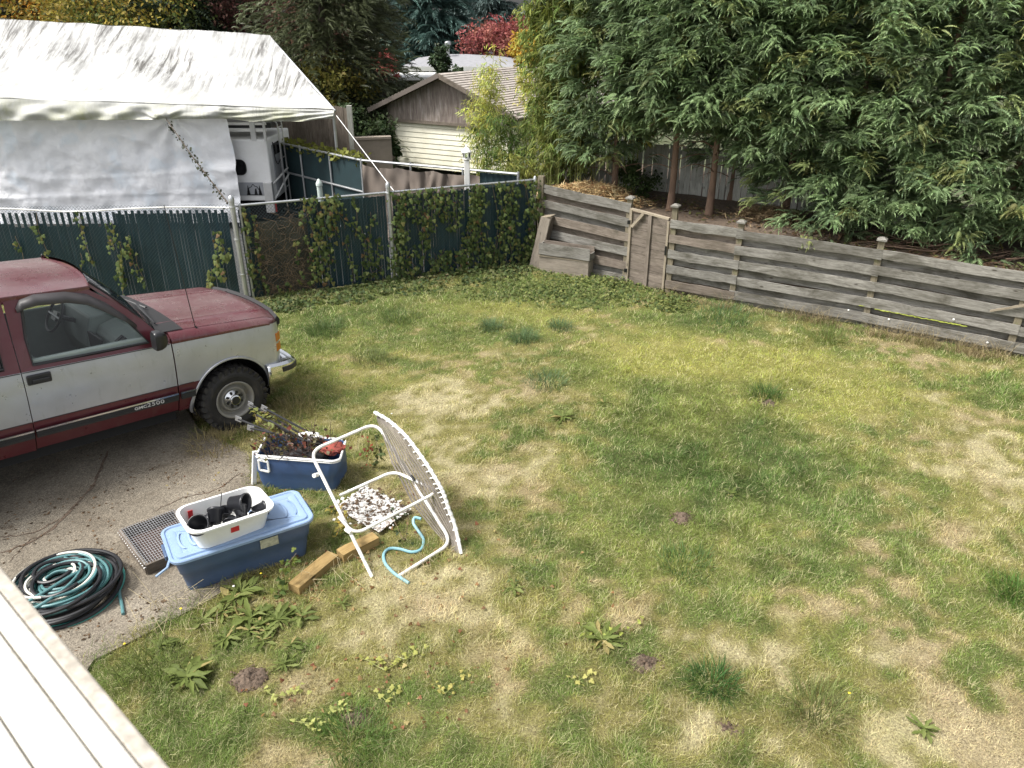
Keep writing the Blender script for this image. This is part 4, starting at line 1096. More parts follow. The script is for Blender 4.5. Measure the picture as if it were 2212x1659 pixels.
for far in (False, True):
    fe = side('fender', -.495, .735, sill, far, [M_mar, M_sil], tk, n=70)
    dr = side('door', -1.955, -.503, lambda x: .42, far, [M_mar, M_sil], tk)
    qp = side('quarter_panel', -5.0, -1.963, sillr, far, [M_mar, M_sil], tk, n=110)
    yv = lambda y: W - y if far else y
    # wheel arch lips
    for cx, lo in ((ARC, .52), (RC, .42)):
        pts = []
        for i in range(33):
            a = math.pi * (1.06 - 1.12 * i / 32); x, z = cx + AR * math.cos(a), AZ + AR * math.sin(a)
            pts.append((x, yv(yin(min(x, .62), z) - .012), z))
        MB().tube(pts, .014, 6).build('arch_lip', M_sil, tk, local=True, smooth=True)
        mb = MB(); mb.grid([[(cx + AR * math.cos(a), yv(.02), AZ + AR * math.sin(a)), (cx + AR * math.cos(a), yv(.42), AZ + AR * math.sin(a))] for a in np.linspace(-.25, math.pi + .25, 24)]); mb.poly([(cx - .52, yv(.42), .3), (cx + .52, yv(.42), .3), (cx + .52, yv(.42), .98), (cx - .52, yv(.42), .98)]); mb.build('wheel_well', M_dark, tk, local=True)
    # greenhouse side: ring round the window openings
    gt_ = lambda x, z: yv(yin(x, z) + max(0, z - belt(x)) * .225)
    def ring(name, outer, inner, mat):
        outer, inner = dn(outer), dn(inner); mb = MB(); n = len(outer); o = [Vector((x, gt_(x, z), z)) for x, z in outer]; q = [Vector((x, gt_(x, z), z)) for x, z in inner]
        q2 = [v + Vector((0, .035 * (-1 if far else 1), 0)) for v in q]
        rows = [o + o[:1], q + q[:1], q2 + q2[:1]]; mb.grid(rows, flip=far, skip=0)
        return mb.build(name, mat, tk, local=True)
    dz_ = lambda x: belt(x) - .006
    win = [(-1.84, belt(-1.84) + .045), (-1.84, 1.6), (-1.80, 1.955), (-1.70, 1.985), (-1.40, 1.965), (-1.22, 1.91), (-1.07, 1.80), (-.88, 1.58), (-.72, belt(-.72) + .05), (-1.2, belt(-1.2) + .045)]
    out_ = [(-1.955, dz_(-1.955)), (-1.955, 1.6), (-1.945, 2.03), (-1.72, 2.035), (-1.38, 2.025), (-1.17, 1.985), (-.98, 1.845), (-.74, 1.58), (-.503, dz_(-.503)), (-1.2, dz_(-1.2))]
    ring('door_frame', out_, win, M_mar)
    rw = [(-4.7, belt(-4.7) + .07), (-4.68, 1.98), (-2.2, 2.0), (-2.09, 1.95), (-2.09, belt(-2.09) + .05)]
    ro = [(-5.0, dz_(-5)), (-4.95, 2.035), (-2.2, 2.035), (-1.963, 2.03), (-1.963, dz_(-1.963))]
    ring('rear_pillar', ro, rw, M_mar)
    for nm, wq, mt in (('window', dn(win), M_glass), ('window', dn(rw), M_tint)):
        MB().poly([Vector((x, gt_(x, z) + (-.02 if far else .02), z)) for x, z in wq]).build(nm, mt, tk, local=True)
        MB().tube([Vector((x, gt_(x, z) + (.004 if far else -.004), z)) for x, z in wq], .016, 5, closed=True).build('window_seal', M_trim, tk, local=True, smooth=True)
    # rain visor over the door window
    vz = [(-1.86, 1.93), (-1.81, 2.0), (-1.68, 2.03), (-1.40, 2.012), (-1.21, 1.955), (-1.05, 1.84), (-.90, 1.67), (-.80, 1.52)]
    vi = [(-1.86, 1.89), (-1.80, 1.915), (-1.68, 1.93), (-1.41, 1.91), (-1.24, 1.86), (-1.10, 1.77), (-.93, 1.61), (-.81, 1.49)]
    s_ = 1 if far else -1; vz, vi = dn(vz), dn(vi)
    MB().grid([[Vector((x, gt_(x, z) + s_ * .012, z)) for x, z in vz], [Vector((x, gt_(x, z) + s_ * .05, z)) for x, z in vi]]).build('rain_visor', mk('smoked_plastic', (.05, .046, .048), .5), tk, local=True, smooth=True, solid=.004)
    # moulding with a bright upper edge
    for a, b in ((-5.0, -1.97), (-1.95, -.51), (-.49, -.40)):
        q = MB(); q.beam((a, yv(-.012), .615), (b, yv(-.012), .615), .03, .085); q.build('moulding', M_trim, tk, local=True, bevel=.006)
        q = MB(); q.beam((a, yv(-.03), .655), (b, yv(-.03), .655), .012, .016); q.build('bright_strip', M_chrome, tk, local=True)
        for zz in (.60, .618, .636): MB().beam((a, yv(-.0285), zz), (b, yv(-.0285), zz), .006, .006).build('rib', M_trim, tk, local=True)
        MB().tube([(a, yv(.0), .742), (b, yv(.0), .742)], .005, 4).build('pinstripe', M_trim, tk, local=True)
        MB().tube([(a, yv(.03), .70), (b, yv(.03), .70)], .014, 6).build('crease', M_mar, tk, local=True, smooth=True)
    for a, b in ((-1.95, -.51), (-.49, .70), (-5, -1.97)):
        MB().tube([(lerp(a, b, i / 12), yv(yin(lerp(a, b, i / 12), belt(0)) - .002), belt(lerp(a, b, i / 12)) - .012) for i in range(13)], .005, 4).build('pinstripe', M_trim, tk, local=True)
    # door handle
    hx, hz_ = -1.82, 1.175
    hd = MB().box((hx, yv(.012), hz_), (.22, .03, .105)).build('door_handle', M_black, dr, local=True, bevel=.018, seg=3)
    WM[dr.name] = TM.copy()
    MB().box((hx + .01, yv(-.012), hz_ - .012), (.15, .022, .035)).build('lever', M_trim, dr, local=True, bevel=.006)
    # mirror
    mm = MB(); mp_ = Vector((-.70, yv(-.13), 1.36))
    for ring_, (dx, sc) in enumerate(((-.03, .86), (.0, 1.0), (.05, .95), (.10, .62), (.12, .2))):
        pass
    secs = []
    for dx, sc in ((-.035, .9), (-.02, 1.0), (.03, .98), (.075, .8), (.105, .45), (.115, .08)):
        secs.append([Vector((mp_.x + dx, mp_.y + s_ * 0 + p.x * sc, mp_.z + p.z * sc)) for p in roundrect(0, 0, .15, .21, .045, 0, 4)])
    mm.grid([r_ + r_[:1] for r_ in secs], skip=0, flip=True); mm.poly(secs[0]); mo = mm.build('mirror', M_black, tk, local=True, smooth=True)
    MB().beam((mp_.x + .02, mp_.y - s_ * .06, mp_.z - .03), (mp_.x + .03, yv(.05), mp_.z - .05), .05, .06).build('mirror_arm', M_black, tk, local=True)
# badge
def lettering(body, size, space, bold, x, z, sc):
    f = bpy.data.curves.new('badge', 'FONT'); f.body = body; f.size = size; f.extrude = .003; f.offset = bold; f.space_character = space
    o = bpy.data.objects.new('badge_text', f); COL.objects.link(o); bpy.context.view_layer.update()
    me = bpy.data.meshes.new_from_object(o.evaluated_get(bpy.context.evaluated_depsgraph_get())); bpy.data.objects.remove(o); bpy.data.curves.remove(f)
    me.name = 'badge'; me.materials.clear(); me.materials.append(M_badge)
    return link('badge', me, tk, TM @ Matrix.Translation((x, -.031, z)) @ Matrix.Rotation(math.pi / 2, 4, 'X') @ Matrix.Diagonal((*sc, 1, 1)))
M_badge = mk('badge_silver', (.62, .62, .62), .35, .3)
lettering('GMC', .056, 1.05, .0016, -1.0, .597, (1.05, .8)); lettering('2500', .068, 1.12, .0004, -.865, .596, (1.28, .9))
# hood and cowl
def hood_z(x, y):
    u = min(y, W - y); e = belt(x) - .012
    up_ = lerp(.105, .06, np.clip((x + .5) / 1.25, 0, 1))
    edge = 1 - max(0, 1 - u / .14) ** 2.2
    z = e + up_ * edge + .03 * (1 - ((y - W / 2) / (W / 2)) ** 2)
    if x > .55: z -= .05 * ((x - .55) / .2) ** 2
    if abs(u - .13) < .006: z -= .014
    z += .012 * math.exp(-((u - .42) / .03) ** 2)
    return z
ysamp = [0, .008, .02, .04, .06, .08, .10, .12, .127, .13, .133, .14, .17, .22, .28, .34, .38, .42, .46, .52, .62, .75, .9]; ysamp = ysamp + [W / 2] + [W - q for q in reversed(ysamp)]
P = []
for i in range(40):
    x = lerp(-.495, .76, i / 39); P.append([Vector((x - .05 * abs((y - W / 2) / (W / 2)) ** 3 * (1 if i > 30 else 0) * (i - 30) / 9 + (.10 * (1 - ((y - W / 2) / (W / 2)) ** 2) if i == 39 else (.10 * (1 - ((y - W / 2) / (W / 2)) ** 2)) * i / 39), min(max(y, yin(x, 1.2) if y < .3 else y), W - yin(x, 1.2) if y > W - .3 else 9), hood_z(x, y))) for y in ysamp])
MB().grid(P, skip=0).build('hood', M_mtop, tk, local=True, smooth=True)
fr_ = P[-1]
MB().grid([[p + Vector((-.01, 0, .012)) for p in fr_], [p + Vector((.02, 0, .045)) for p in fr_], [p + Vector((.05, 0, .0)) for p in fr_], [p + Vector((.045, 0, -.05)) for p in fr_]]).build('bug_deflector', M_matte, tk, local=True, smooth=True)
MB().grid([fr_, [p + Vector((.0, 0, -.62)) for p in fr_]]).build('grille', M_black, tk, local=True)
cw = []
for i in range(9):
    t = i / 8; y = lerp(.12, W - .12, t); bow = .14 * (1 - (2 * t - 1) ** 2)
    yc = max(.15, min(W - .15, y)); cw.append([Vector((-.60 + bow * .9, y, hood_z(-.5, yc) + .010)), Vector((-.40 + bow * .2, y, hood_z(-.39, yc) + .012))])
MB().grid(cw).build('cowl', M_matte, tk, local=True)
for far in (False, True):
    yy = (lambda y: W - y) if far else (lambda y: y)
    MB().grid([[Vector((x, yy(yin(x, 1.25) + .004), belt(x) - .012)), Vector((x, yy(.06), hood_z(-.5, .06) * .5 + (belt(x) + .03) * .5)), Vector((x, yy(.16), hood_z(-.5, .16) + .0)), Vector((x, yy(.24), hood_z(-.5, .24) - .02))] for x in np.linspace(-.66, -.46, 5)], flip=far).build('cowl_side', M_mtop, tk, local=True, smooth=True, solid=.01)
def ws(t, s):
    y = lerp(.13, W - .13, t); bow = 1 - (2 * t - 1) ** 2
    b_ = Vector((-.60 + .15 * bow, y, hood_z(-.5, max(y, .14)) - .01)); y2 = lerp(.235, W - .235, t); tp = Vector((-1.17 + .10 * bow, y2, 1.995 + .04 * bow))
    return b_.lerp(tp, s) + Vector((.02, 0, .015)) * math.sin(math.pi * s)
MB().grid([[ws(i / 16, j / 8) for j in range(9)] for i in range(17)]).build('windscreen', M_glass, tk, local=True, smooth=True)
for t0 in (.0, 1.0):
    a = [ws(t0, j / 8) for j in range(9)]; s_ = -1 if t0 == 0 else 1
    MB().grid([[p + Vector((.01, 0, .01)) for p in a], [Vector((-.503 - .667 * (j / 8) + .02 * math.sin(math.pi * j / 8), (yin(-.5, 1.3) + .19 * j / 8) if t0 == 0 else W - yin(-.5, 1.3) - .19 * j / 8, lerp(belt(-.5) - .004, 1.96, (j / 8) ** .93))) for j in range(9)]], flip=t0 == 1).build('windscreen_pillar', M_mtop, tk, local=True, smooth=True)
    MB().tube([p + Vector((.012, 0, .012)) for p in a], .012, 5).build('windscreen_seal', M_trim, tk, local=True)
for y0, y1 in ((.35, .95), (.95, 1.5)):
    MB().tube([ws((y0 - .13) / (W - .26), .03) + Vector((.03, 0, .03)), ws((y1 - .13) / (W - .26), .12) + Vector((.03, 0, .03))], .009, 5).build('wiper', M_trim, tk, local=True)
# roof
P = []
for i in range(40):
    x = lerp(-1.24, -5.0, i / 39); fr0 = max(0, 1 - i / 7)
    row = []
    for j in range(25):
        t = j / 24; y = lerp(.205, W - .205, t); bow = 1 - (2 * t - 1) ** 2
        z = 1.97 + .045 * (1 - abs(2 * t - 1) ** 2.6) * (1 - .3 * fr0 ** 2) + .015 * (1 - fr0)
        row.append(Vector((x + .03 * bow * fr0, y, z)))
    P.append(row)
P.insert(0, [Vector((-1.165 + .10 * (1 - (2 * j / 24 - 1) ** 2), lerp(.21, W - .21, j / 24), 1.97 + .03 * (1 - (2 * j / 24 - 1) ** 2))) for j in range(25)])
P = [[r_[0] + Vector((0, .012, -.075)), r_[0] + Vector((0, -.008, -.03))] + r_ + [r_[-1] + Vector((0, .008, -.03)), r_[-1] + Vector((0, -.012, -.075))] for r_ in P]
MB().grid(P, flip=True).build('roof', M_mtop, tk, local=True, smooth=True)
MB().box((-5.0, W / 2, 1.25), (.03, W - .1, 1.65)).build('tailgate', M_sil, tk, local=True)
MB().box((-2.75, W / 2, .40), (4.5, W - .34, .26)).build('chassis', M_dark, tk, local=True)  # underbody block, kept low and black to block light and darken the slab
MB().box((-1.8, W / 2, .63), (3.2, W - .16, .06)).build('cabin_floor', M_dark, tk, local=True)
MB().box((-.50, W / 2, .85), (.05, W - .2, .75)).build('bulkhead', M_dark, tk, local=True)
# front bumper, corner lamp, head lamp
bp = []
path = [(.50, -.015), (.68, -.03), (.82, .0), (.90, .10), (.93, .4), (.95, W / 2), (.93, W - .4), (.90, W - .1), (.82, W), (.68, W + .03), (.50, W + .015)]
path = [Vector((x, y, 0)) for x, y in path]; path = curve(path, 4)
prof = [(-.16, .69), (-.05, .70), (.0, .715), (.035, .69), (.045, .61), (.03, .50), (-.02, .42), (-.06, .41)]
for i, p in enumerate(path):
    t = (path[min(i + 1, len(path) - 1)] - path[max(i - 1, 0)]).normalized(); n_ = Vector((t.y, -t.x, 0))
    n_ = n_ if n_.dot(p - Vector((0, W / 2, 0))) > 0 else -n_
    bp.append([p + n_ * o + Vector((0, 0, z)) for o, z in prof])
MB().grid(bp, skip=0).build('bumper', M_chrome, tk, local=True, smooth=True, solid=.006)
mb = MB(); pp = []
for i, p in enumerate(path[4:-4]):
    i += 4; t = (path[i + 1] - path[i - 1]).normalized(); n_ = Vector((t.y, -t.x, 0)); n_ = n_ if n_.dot(p - Vector((0, W / 2, 0))) > 0 else -n_
    pp.append([p + n_ * (.042) + Vector((0, 0, .672)), p + n_ * .056 + Vector((0, 0, .665)), p + n_ * .058 + Vector((0, 0, .615)), p + n_ * .044 + Vector((0, 0, .60))])
MB().grid(pp, skip=0).build('bumper_pad', M_trim, tk, local=True)
for far in (False, True):
    yv = lambda y: W - y if far else y
    for z0, z1 in ((.98, 1.085), (.85, .955)):
        MB().prism([(.672, yv(.006), z0), (.672, yv(.006), z1), (.765, yv(.085), z1), (.768, yv(.085), z0)], (-.02, .04 if not far else -.04, 0)).build('corner_lamp', M_amb, tk, local=True, bevel=.006)
    MB().box((.765, yv(.33), .97), (.05, .38, .2)).build('headlight', M_white_s, tk, local=True, bevel=.01)
# antenna
MB().tube([(-.245, .115, hood_z(-.24, .12)), (-.26, .115, hood_z(-.24, .12) + .03), (-.42, .11, 2.72)], [.016, .005, .0025], 6).build('antenna', M_black, tk, local=True)
# interior
def sec(pts, y0, y1, name, mat, bev=.02):
    MB().prism([Vector((x, y0, z)) for x, z in pts], (0, y1 - y0, 0)).build(name, mat, tk, local=True, bevel=bev, seg=2)
sec([(-.62, .75), (-.98, .80), (-1.0, 1.02), (-.95, 1.22), (-.90, 1.30), (-.74, 1.35), (-.60, 1.33)], .12, 1.0, 'dashboard', M_dash, .03)
sec([(-.62, .75), (-1.0, .85), (-1.06, 1.06), (-1.02, 1.26), (-.98, 1.40), (-.76, 1.42), (-.60, 1.36)], 1.0, W - .12, 'instrument_hood', M_dash, .03)
MB().box((-1.01, .9, 1.13), (.03, .55, .22)).build('glovebox', M_black, tk, local=True, bevel=.01)
for y in (.22, .30): MB().box((-.93, y, 1.315), (.10, .05, .02), Matrix.Rotation(-.6, 3, 'Y')).build('vent', M_black, tk, local=True)
dp = MB(); dp.box((-1.2, .10, 1.05), (1.3, .06, .62)); dp.build('door_card', M_dash, tk, local=True, bevel=.02)
for q in range(4): MB().box((-1.02 + q * .07, .135, 1.325), (.035, .06, .015), Matrix.Rotation(.3, 3, 'Z')).build('switch', M_black, tk, local=True)
MB().box((-1.2, W - .10, 1.05), (1.3, .06, .62)).build('door_card', M_dash, tk, local=True, bevel=.02)
Mst = Matrix.Translation((-1.22, 1.42, 1.36)) @ Matrix.Rotation(rad(-62), 4, 'Y')
cir = [Mst @ Vector((.19 * math.cos(a), .19 * math.sin(a), 0)) for a in np.linspace(0, 2 * math.pi, 28, endpoint=False)]
sw = MB().tube(cir, .016, 7, closed=True); sw.box(Mst @ Vector((0, 0, -.02)), (.10, .14, .05), Mst.to_3x3()); sw.tube([Mst @ Vector((0, -.18, 0)), Mst @ Vector((0, .18, 0))], .016, 6); sw.tube([Mst @ Vector((0, 0, 0)), (-.9, 1.42, 1.2)], .03, 8)
sw.build('steering_wheel', M_black, tk, local=True, smooth=True)
for y0, y1 in ((.18, .88), (1.06, 1.76)):
    sec([(-2.3, .75), (-1.55, .78), (-1.50, .95), (-1.6, 1.0), (-2.2, .96), (-2.36, 1.0)], y0, y1, 'seat', M_seat, .05)
    sec([(-2.42, .98), (-2.2, .95), (-2.36, 1.62), (-2.5, 1.68), (-2.56, 1.6)], y0, y1, 'backrest', M_seat, .05)
    MB().box((-2.48, (y0 + y1) / 2, 1.74), (.09, .26, .17)).build('headrest', M_seat, tk, local=True, bevel=.03)
MB().box((-1.0, W / 2, 1.86), (.03, .24, .07)).build('rear_view_mirror', M_black, tk, local=True, bevel=.015)
# wheels
TR, TWd = .405, .27
wh0 = bpy.data.objects.new('wheel', None); COL.objects.link(wh0); wh0.parent = tk
def place_wheel(o, x, far, steer=0):
    m = Matrix.Translation((x, W - .10 if far else .10, .395 if x > -1 else .205)) @ Matrix.Rotation(steer, 4, 'Z')
    if far: m = m @ Matrix.Rotation(math.pi, 4, 'Z')
    o.matrix_basis = m; WM[o.name] = TM @ m
place_wheel(wh0, ARC, False, rad(-3))
AX = Matrix.Rotation(math.pi / 2, 4, 'X')      # wheel axis: local z -> towards -y (outside)
ty = MB(); hw = TWd / 2
ty.lathe([(.215, -hw + .01), (.26, -hw - .005), (.33, -hw - .012), (.375, -hw + .012), (.388, -hw + .035), (.39, 0), (.388, hw - .035), (.375, hw - .012), (.33, hw + .012), (.30, hw + .016), (.26, hw + .006), (.215, hw - .01)], 48, AX)
for i in range(30):
    for sd in (-1, 1):
        for kx, (r_, zc, dr_, dz_, tw) in enumerate(((.392, .085, .03, .10, .052), (.392, .03, .03, .07, .038), (.368, .128, .05, .022, .05))):
            a = 2 * math.pi * (i + (.5 if sd > 0 else 0) + (.25 if kx == 1 else 0)) / 30
            Mx = AX @ Matrix.Rotation(a, 4, 'Z')
            ty.box(Mx @ Vector((r_, 0, sd * zc)), (dr_, tw, dz_), (Mx @ Matrix.Rotation(sd * .25, 4, 'X')).to_3x3())
WM['__w'] = None
link('tyre', ty.mesh('tyre', M_rubber), wh0, WM[wh0.name])
rm = MB(); rm.lathe([(.222, hw - .03), (.236, hw + .006), (.226, hw + .014), (.205, hw - .01), (.195, hw - .06), (.188, hw - .085), (.165, hw - .07), (.150, hw - .035), (.138, hw - .028), (.128, hw - .045), (.122, hw - .055), (.0, hw - .055)], 40, AX)
rm.lathe([(.222, -hw + .03), (.2, hw - .09)], 30, AX)
ro_ = link('rim', rm.mesh('rim', M_steel, smooth=True), wh0, WM[wh0.name])
hb = MB(); hb.lathe([(.122, hw - .056), (.118, hw - .036), (.066, hw - .026), (.064, hw + .01), (.058, hw + .016), (.0, hw + .016)], 28, AX)
link('hub_cap', hb.mesh('hub_cap', M_chrome, smooth=True), wh0, WM[wh0.name])
hc = MB().lathe([(.050, hw + .0165), (.048, hw + .02), (.0, hw + .02)], 24, AX); link('centre_emblem', hc.mesh('centre_emblem', M_black), wh0, WM[wh0.name])
nut = MB().lathe([(.0165, -.005), (.0165, .012), (.0, .014)], 8).mesh('lug_nut', M_black)
for i in range(8):
    a = 2 * math.pi * (i + .5) / 8; link('lug_nut', nut, wh0, WM[wh0.name] @ AX @ Matrix.Translation((.092 * math.cos(a), .092 * math.sin(a), hw - .028)))
for x, far in ((ARC, True), (RC, False), (RC, True)):
    w2 = wh0.copy(); COL.objects.link(w2); w2.parent = tk; place_wheel(w2, x, far)
    for ch in wh0.children:
        c = ch.copy(); COL.objects.link(c); c.parent = w2

# the cab and doors sit a little further back behind the arch
def stretch(o):
    for c in o.children:
        if c.name.startswith('wheel') and not c.name.startswith('wheel_well'): continue
        if c.name.startswith('badge'): c.matrix_basis = Matrix.Translation((-.09, 0, 0)) @ c.matrix_basis
        elif c.type == 'MESH':
            n = len(c.data.vertices); co = np.empty(n * 3, np.float32); c.data.vertices.foreach_get('co', co); co = co.reshape(-1, 3)
            co[:, 0] -= .09 * (1 - sm(-.52, -.40, co[:, 0])); c.data.vertices.foreach_set('co', co.ravel()); c.data.update()
        stretch(c)
stretch(tk)
# ------------------------------------------------------------------ clutter on the driveway edge
up = Vector((0, 0, 1))
M_tub = mk('blue_tote', (.065, .105, .19), .42, var=.10, dirt=.25, dcol=(.10, .12, .14), ds=4); M_lid = mk('blue_lid', (.235, .335, .50), .42, var=.07, dirt=.3, dcol=(.3, .33, .36), ds=5)
def rrect(w, d, r, z, n=6):
    pts = []
    for ax, ay, a0 in ((1, 1, 0), (-1, 1, 90), (-1, -1, 180), (1, -1, 270)):
        for q in range(n + 1):
            an = rad(a0 + 90 * q / n); pts.append(Vector((ax * (w / 2 - r) + r * math.cos(an), ay * (d / 2 - r) + r * math.sin(an), z)))
    return pts
def loft(secs, mb=None, cap0=False, cap1=False, mi=0):
    mb = mb or MB(); mb.grid([s + s[:1] for s in secs], skip=0, flip=True, mi=mi)
    if cap0: mb.poly(list(reversed(secs[0])), mi)
    if cap1: mb.poly(secs[-1], mi)
    return mb
A, B_ = at(410, 1286), at(668, 1198)
tx = (B_ - A).normalized(); tyv = Vector((-tx.y, tx.x, 0)); TLn = (B_ - A).length; TDp = .44
tc = (A + B_) / 2 + tyv * (TDp / 2)
TT = Matrix.Translation((tc.x, tc.y, .0)) @ Matrix.Rotation(math.atan2(tx.y, tx.x), 4, 'Z')
tote = thing('storage_tote', 'long blue lidded storage tote on the driveway edge with a white tub on its lid', 'storage tote', mw=TT)
w0, w1, hT = TLn * .98, TLn * 1.10, .40
secs = [rrect(lerp(w0, w1, z / hT), lerp(TDp, TDp * 1.16, z / hT), .07, z) for z in (.005, .03, .12, .22)] + [rrect(lerp(w0, w1, z / hT) + .018, lerp(TDp, TDp * 1.16, z / hT) + .018, .075, z) for z in (.232, .30, .37)] + [rrect(w1 + .05, TDp * 1.16 + .05, .09, z) for z in (.375, .395)] + [rrect(w1 - .0, TDp * 1.16 - .0, .07, .397), rrect(w0, TDp, .06, .03)]
loft(secs, cap0=True, cap1=True).build('tub', M_tub, tote, local=True, smooth=True)
lw_, ld = w1 + .075, TDp * 1.16 + .075
def lidring(dw, z): return [p + Vector((0, 0, -.010 * math.cos(p.x * 3.0))) for p in rrect(lw_ + dw, ld + dw, .10 + dw / 2, z)]
secs = [lidring(-.012, .385), lidring(0, .388), lidring(.004, .412), lidring(-.01, .42), lidring(-.05, .42), lidring(-.07, .408), lidring(-.10, .408), lidring(-.115, .424), lidring(-.2, .426), lidring(-.24, .418)]
mb = loft(secs, cap1=True)
for sx in (-1, 1):
    for q in range(2): mb.grid([[Vector((sx * (lw_ * (.30 + .07 * q) + .04 * math.cos(a)), .13 * math.sin(a), .428 + .004)), Vector((sx * (lw_ * (.315 + .07 * q) + .04 * math.cos(a)), .13 * math.sin(a), .428))] for a in np.linspace(-1.4, 1.4, 10)], skip=0)
mb.build('lid', M_lid, tote, local=True, smooth=True)
MB().tube([(-lw_ / 2 + .01, -ld / 2 + .13, .39), (-lw_ / 2 - .03, -ld / 2 + .03, .385), (-lw_ / 2 - .13, -ld / 2 - .0, .355)], .012, 6).build('loose_lip', M_lid, tote, local=True, smooth=True)
for sx in (-1, 1): MB().box((sx * (lw_ / 2 + .01), 0, .36), (.03, .2, .05)).build('handle', M_tub, tote, local=True, bevel=.01)
MB().box((.19, -TDp * .585 - .012, .315), (.16, .004, .10), Matrix.Rotation(rad(8), 3, 'X')).build('paper_label', mk('worn_label', (.42, .42, .32), .8, var=.3, vs=30), tote, local=True)
# white tub on the lid
TB = TT @ Matrix.Translation((-.10, -.035, .418)) @ Matrix.Rotation(rad(7), 4, 'Z') @ Matrix.Rotation(rad(3.5), 4, 'Y') @ Matrix.Scale(1.2, 4)
wt = thing('white_tub', 'white plastic tub full of black plant pots on the blue tote lid', 'tub', mw=TB)
M_wtub = mk('milky_tub', (.80, .80, .78), .35, var=.04, dirt=.2, dcol=(.5, .48, .42), ds=6)
def lobe(w, d, r, z, wav=.010):
    return [p * (1 + wav * math.cos(4 * math.atan2(p.y, p.x))) + Vector((0, 0, z - p.z * wav * math.cos(4 * math.atan2(p.y, p.x)) - z)) if False else Vector((p.x * (1 - wav * math.cos(2 * math.atan2(p.y, p.x) * 2)), p.y, z)) for p in rrect(w, d, r, z, 8)]
ww_, wd_ = .60, .38
secs = [lobe(ww_ * .82, wd_ * .78, .07, .0), lobe(ww_ * .84, wd_ * .80, .08, .02), lobe(ww_ * .96, wd_ * .95, .09, .16), lobe(ww_, wd_, .10, .165), lobe(ww_ + .035, wd_ + .035, .11, .172), lobe(ww_ + .035, wd_ + .035, .11, .186), lobe(ww_ - .01, wd_ - .01, .10, .19), lobe(ww_ * .94, wd_ * .93, .09, .16), lobe(ww_ * .82, wd_ * .78, .07, .012)]
loft(secs, cap0=True, cap1=True).build('shell', M_wtub, wt, local=True, smooth=True)
M_red = mk('red_plastic', (.5, .025, .03), .35, var=.1)
MB().box((.0, -wd_ / 2 + .02, .10), (.06, .004, .045), Matrix.Rotation(rad(6), 3, 'X')).build('red_label', M_red, wt, local=True); MB().box((-.21, wd_ / 2 - .045, .12), (.035, .006, .09)).build('red_tag', M_red, wt, local=True)
potme = MB().lathe([(.001, .0), (.036, .0), (.045, .075), (.05, .076), (.052, .09), (.047, .09), (.043, .07), (.033, .006), (.001, .006)], 22).mesh('plant_pot', mk('pot_plastic', (.022, .023, .027), .33, var=.3), smooth=True)
GP = 'black plant pots in the white tub'
for (x, y, z, s, rx, ry, lb) in ((.07, .09, .155, 1.45, 75, 40, 'large round black pot lying highest in the heap in the white tub'), (-.17, -.05, .10, 1.55, 35, -30, 'wide black pot tipped at the near left of the white tub'),
        (-.20, .06, .09, 1.1, 60, 70, 'black pot at the far left corner of the white tub beside the red tag'), (-.09, -.02, .10, 1.2, -50, 20, 'black pot left of centre in the white tub, next to the thin stake'), (.03, -.02, .09, 1.0, 80, -30, 'black pot in the very middle of the white tub'), (.10, -.05, .10, 1.05, -70, 10, 'open black pot showing its rim in the middle of the white tub'),
        (.19, -.02, .09, 1.15, 30, 80, 'charcoal grey pot standing at the right of the white tub'), (.0, .06, .06, 1.0, 10, 10, 'upright pot deep in the tub under the large round pot'), (-.03, -.06, .10, 1.0, 85, 60, 'pot lying on its side across the near wall of the white tub'), (-.22, -.02, .08, 1.0, -20, 85, 'pot wedged against the left end of the white tub'), (.24, -.06, .08, .9, 60, -70, 'smallest dark pot in the right end of the white tub')):
    o = link('plant_pot', potme, None, TB @ Matrix.Translation((x, y, z)) @ Matrix.Rotation(rad(rx), 4, 'X') @ Matrix.Rotation(rad(ry), 4, 'Y') @ Matrix.Scale(s, 4))
    tag(o, lb or 'black plastic plant pot jumbled among the others in the white tub', 'plant pot', GP)
q = TB @ Vector((-.02, .06, .14)); tag(MB().tube([q, q + Vector((.02, .05, .16))], .004, 5).build('plant_stake', M_black), 'thin black stake sticking up out of the white tub', 'stake')
# cracked blue tote behind, with rods in it
T2 = at(648, 1052, 0); 
TT2 = Matrix.Translation((-2.24, 7.06, .0)) @ Matrix.Rotation(rad(-6), 4, 'Z') @ Matrix.Rotation(rad(-4), 4, 'X')
t2 = thing('storage_tote', 'open blue tote with a white rim, buckled, holding black rods behind the lidded tote', 'storage tote', mw=TT2)
M_tub2 = mk('blue_tote_bright', (.055, .105, .23), .4, var=.12, dirt=.35, dcol=(.06, .07, .10), ds=3)
def wob(w, d, z, k_): return [Vector((p.x + .035 * math.sin(p.y * 9 + z * 7) * k_, p.y + .05 * math.sin(p.x * 6.5 + 1.2 + z * 4) * k_, z + .02 * math.sin(p.x * 7 + .5) * k_)) for p in rrect(w, d, .07, z, 6)]
secs = [wob(.80, .44, .0, .1), wob(.82, .46, .1, .4), wob(.84, .47, .2, .7), wob(.86, .48, .22, .8), wob(.89, .50, .40, 1), wob(.87, .48, .401, 1), wob(.82, .44, .2, .7), wob(.79, .42, .02, .1)]
loft(secs, cap0=True, cap1=True).build('tub', M_tub2, t2, local=True, smooth=True)
rim = wob(.90, .51, .405, 1); MB().tube(rim, .013, 6, closed=True).build('rim', M_white_s, t2, local=True, smooth=True)
rim = wob(.905, .515, .385, 1); MB().tube(rim[16:30], .006, 5).build('rim_bead', M_white_s, t2, local=True, smooth=True)
fx_ = -.33; yy = -.27
